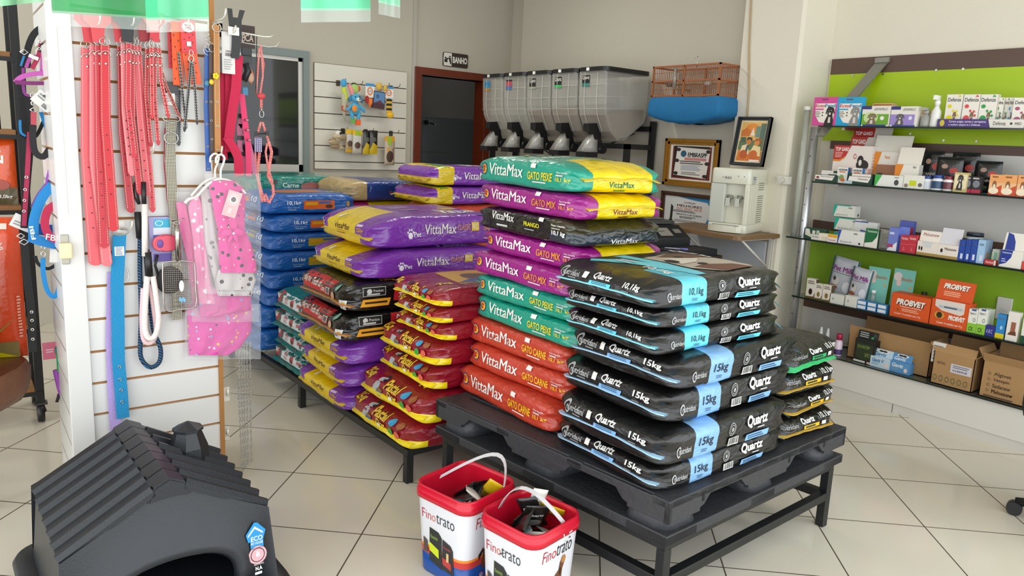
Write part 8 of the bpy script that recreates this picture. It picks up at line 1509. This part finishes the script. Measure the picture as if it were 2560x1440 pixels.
web('dog_collar', 'black leather collar with eyelets hanging lowest at the left', 'dog collar', [('1c1b1c', 20, [(60, 590), (66, 680), (78, 780), (82, 880)], .03)], (('s', 60, 605, .014), ('s', 52, 590, .012), ('e', 79, 780, 0), ('e', 80, 801, 0), ('e', 81, 824, 0), ('e', 82, 848, 0)))
web('dog_leash', 'blue leash loop with chrome snap hook at the left', 'leash', [('1f86cc', 12, [(108, 645), (108, 680), (118, 725), (136, 742), (148, 715), (146, 660)], -.01), ('1a1a1c', 9, [(88, 640), (96, 660), (120, 672), (142, 660)], .03)], (('r', 108, 618, .006), ('r', 108, 635, .007)))
tagc(136, 640, .03, .05, .1, [], 'small white tag beside the ivory catch', YH-.03)
t = thing('toy_pack', 'pink header pack with green cards and purple toy hanging low left', 'toy pack', (0, 0, 0))
def fl(x0, y0, x1, y1, Y, base, items, nm): a, b = GV(x0, y1, Y), GV(x1, y0, Y); mb = MB(); mb.box(a.x, a.y, a.z, b.x, a.y+.002, b.z, PAPER(base)); mb.decals((a.x, a.y, a.z), (b.x-a.x, 0, 0), (0, 0, b.z-a.z), items); return mb.build(nm, t)
fl(108, 852, 160, 900, 3.45, 'd8708a', [('l', .15, .4, .6, .6, 2, 'f0c8d0')], 'header_card'); fl(138, 864, 166, 885, 3.42, '2a7a5a', [('r', .1, .1, .9, .9, '3a8a9a')], 'green_card'); fl(143, 882, 168, 930, 3.40, '2a9a4a', [('r', .1, .25, .9, .85, '4aa8a0'), ('l', .15, .55, .8, .75, 2, 'd8f0e0')], 'green_card')
mb = MB(); mb.tube(smooth([GV(x, y, 3.42) for x, y in ((140, 925), (148, 960), (156, 990))]), [.012]*13, mat('9a4ab0', .5)); mb.tube([GV(148, 985, 3.42), GV(142, 1005, 3.42)], .006, mat('1c1c1e', .5)); mb.build('toy', t)
# ------------------------------------------------------------------ green plastic bunting near the camera
GRN = mat('068a42', .35, trans=0, alpha=.93, name='green_plastic_film'); GRL = mat('2cb47c', .35, alpha=.85); WPL = mat('d8e4dc', .2, alpha=.3)
def flag(x0, x1, yb0, yb1, D, m, lab, hem=None, seed=0, diam=None):
    mb = MB(); nx, nz = 12, 8; Yd = D
    def Pt(u, v, dz=0): x = x0+(x1-x0)*u; yb = yb0+(yb1-yb0)*u; q = atY(x, yb, Yd+.01*math.sin(u*9+seed)+.03*(1-v)); return q+Vector((0, 0, v*.22))
    vs = [Pt(i/nx, j/nz) for j in range(nz+1) for i in range(nx+1)]; n0 = len(vs); vs2 = [v+Vector((0, .0006, 0)) for v in vs]
    F_ = [(j*(nx+1)+i, j*(nx+1)+i+1, (j+1)*(nx+1)+i+1, (j+1)*(nx+1)+i) for j in range(nz) for i in range(nx)]
    mb.add(vs, F_, m, True)
    o = mb.build('bunting_flag', label=lab, cat='bunting flag', group='green bunting over the entrance')
    if hem:
        mb = MB(); vs = [Pt(i/nx, 0)+Vector((0, -.001, -.022*(1-j)+.004*j)) for j in (0, 1) for i in range(nx+1)]; mb.add(vs, [(i, i+1, nx+2+i, nx+1+i) for i in range(nx)], hem, True); mb.build('clear_hem', o)
    return o
flag(130, 395, 32, 48, 1.60, GRN, 'wide green plastic flag over the wide coral collars', WPL, 1); flag(365, 522, 50, 48, 1.5, GRL, 'light green plastic flag over the paw print cards', WPL, 2); flag(0, 112, 16, 4, 1.75, mat('8ad0a0', .35, alpha=.7), 'pale green flag corner at the upper left edge', None, 3)
flag(752, 926, 26, 26, 1.40, mat('5ad0a0', .35, alpha=.8), 'mint green flag hanging over the back wall left of the doorway', WPL, 4); flag(946, 1000, 6, 18, 1.36, mat('8adcb8', .35, alpha=.7), 'small mint flag corner right of the larger mint flag', WPL, 5)
mb = MB(); mb.tube([(-.4, 1.9, 1.93), (.4, 1.56, 1.92), (.7, 1.33, 1.94), (2.2, .9, 2.2)], .002, mat('e8e8e8', .5), 5); mb.build('white_cord', label='thin white cord the green flags hang from above the picture', cat='cord')
# ------------------------------------------------------------------ black swivel chair cut by the right edge
t = thing('swivel_chair', 'black swivel chair cut by the right picture edge', 'chair', (3.62, .76, 0), -1.05); BP = mat('17181a', .45)
for k in range(5):
    a = k*1.2566+.35; mb = MB(); c, s_ = math.cos(a), math.sin(a); mb.tube([(0, 0, .09), (.13*c, .13*s_, .08), (.25*c, .25*s_, .06)], [.03, .024, .018], BP, 8); lg_ = mb.build('leg', t)
    mb = MB(); mb.cyl((.25*c-s_*.02, .25*s_+c*.02, .03), (.25*c+s_*.02, .25*s_-c*.02, .03), .03, BP, 14); mb.build('castor', lg_)
MB().cyl((0, 0, .08), (0, 0, .42), .024, mat('2a2a2c', .3, .6), 14).build('gas_column', t)
mb = MB(); mb.loft([[Vector((x*s_, y*s_, z)) for x, y in rrect(.24, .23, .08, 5)] for s_, z in ((.9, .42), (1, .44), (1, .48), (.93, .505))], mat('1d1d1f', .8)); mb.build('seat', t)
mb = MB(); mb.loft([[Vector((-.24-.02*abs(x)+d, x, z)) for x, z in [(a*.21, .62+b*.2) for a, b in ((-1, -.8), (-.8, -1), (.8, -1), (1, -.8), (1, .8), (.8, 1), (-.8, 1), (-1, .8))]] for d in (0, .05)], mat('1d1d1f', .8)); mb.build('backrest', t)
for s_ in (-1, 1): mb = MB(); mb.tube(smooth([(-.12, s_*.24, .42), (-.13, s_*.28, .58), (-.1, s_*.28, .66), (.12, s_*.28, .68)]), .014, BP, 8); mb.build('armrest', t)
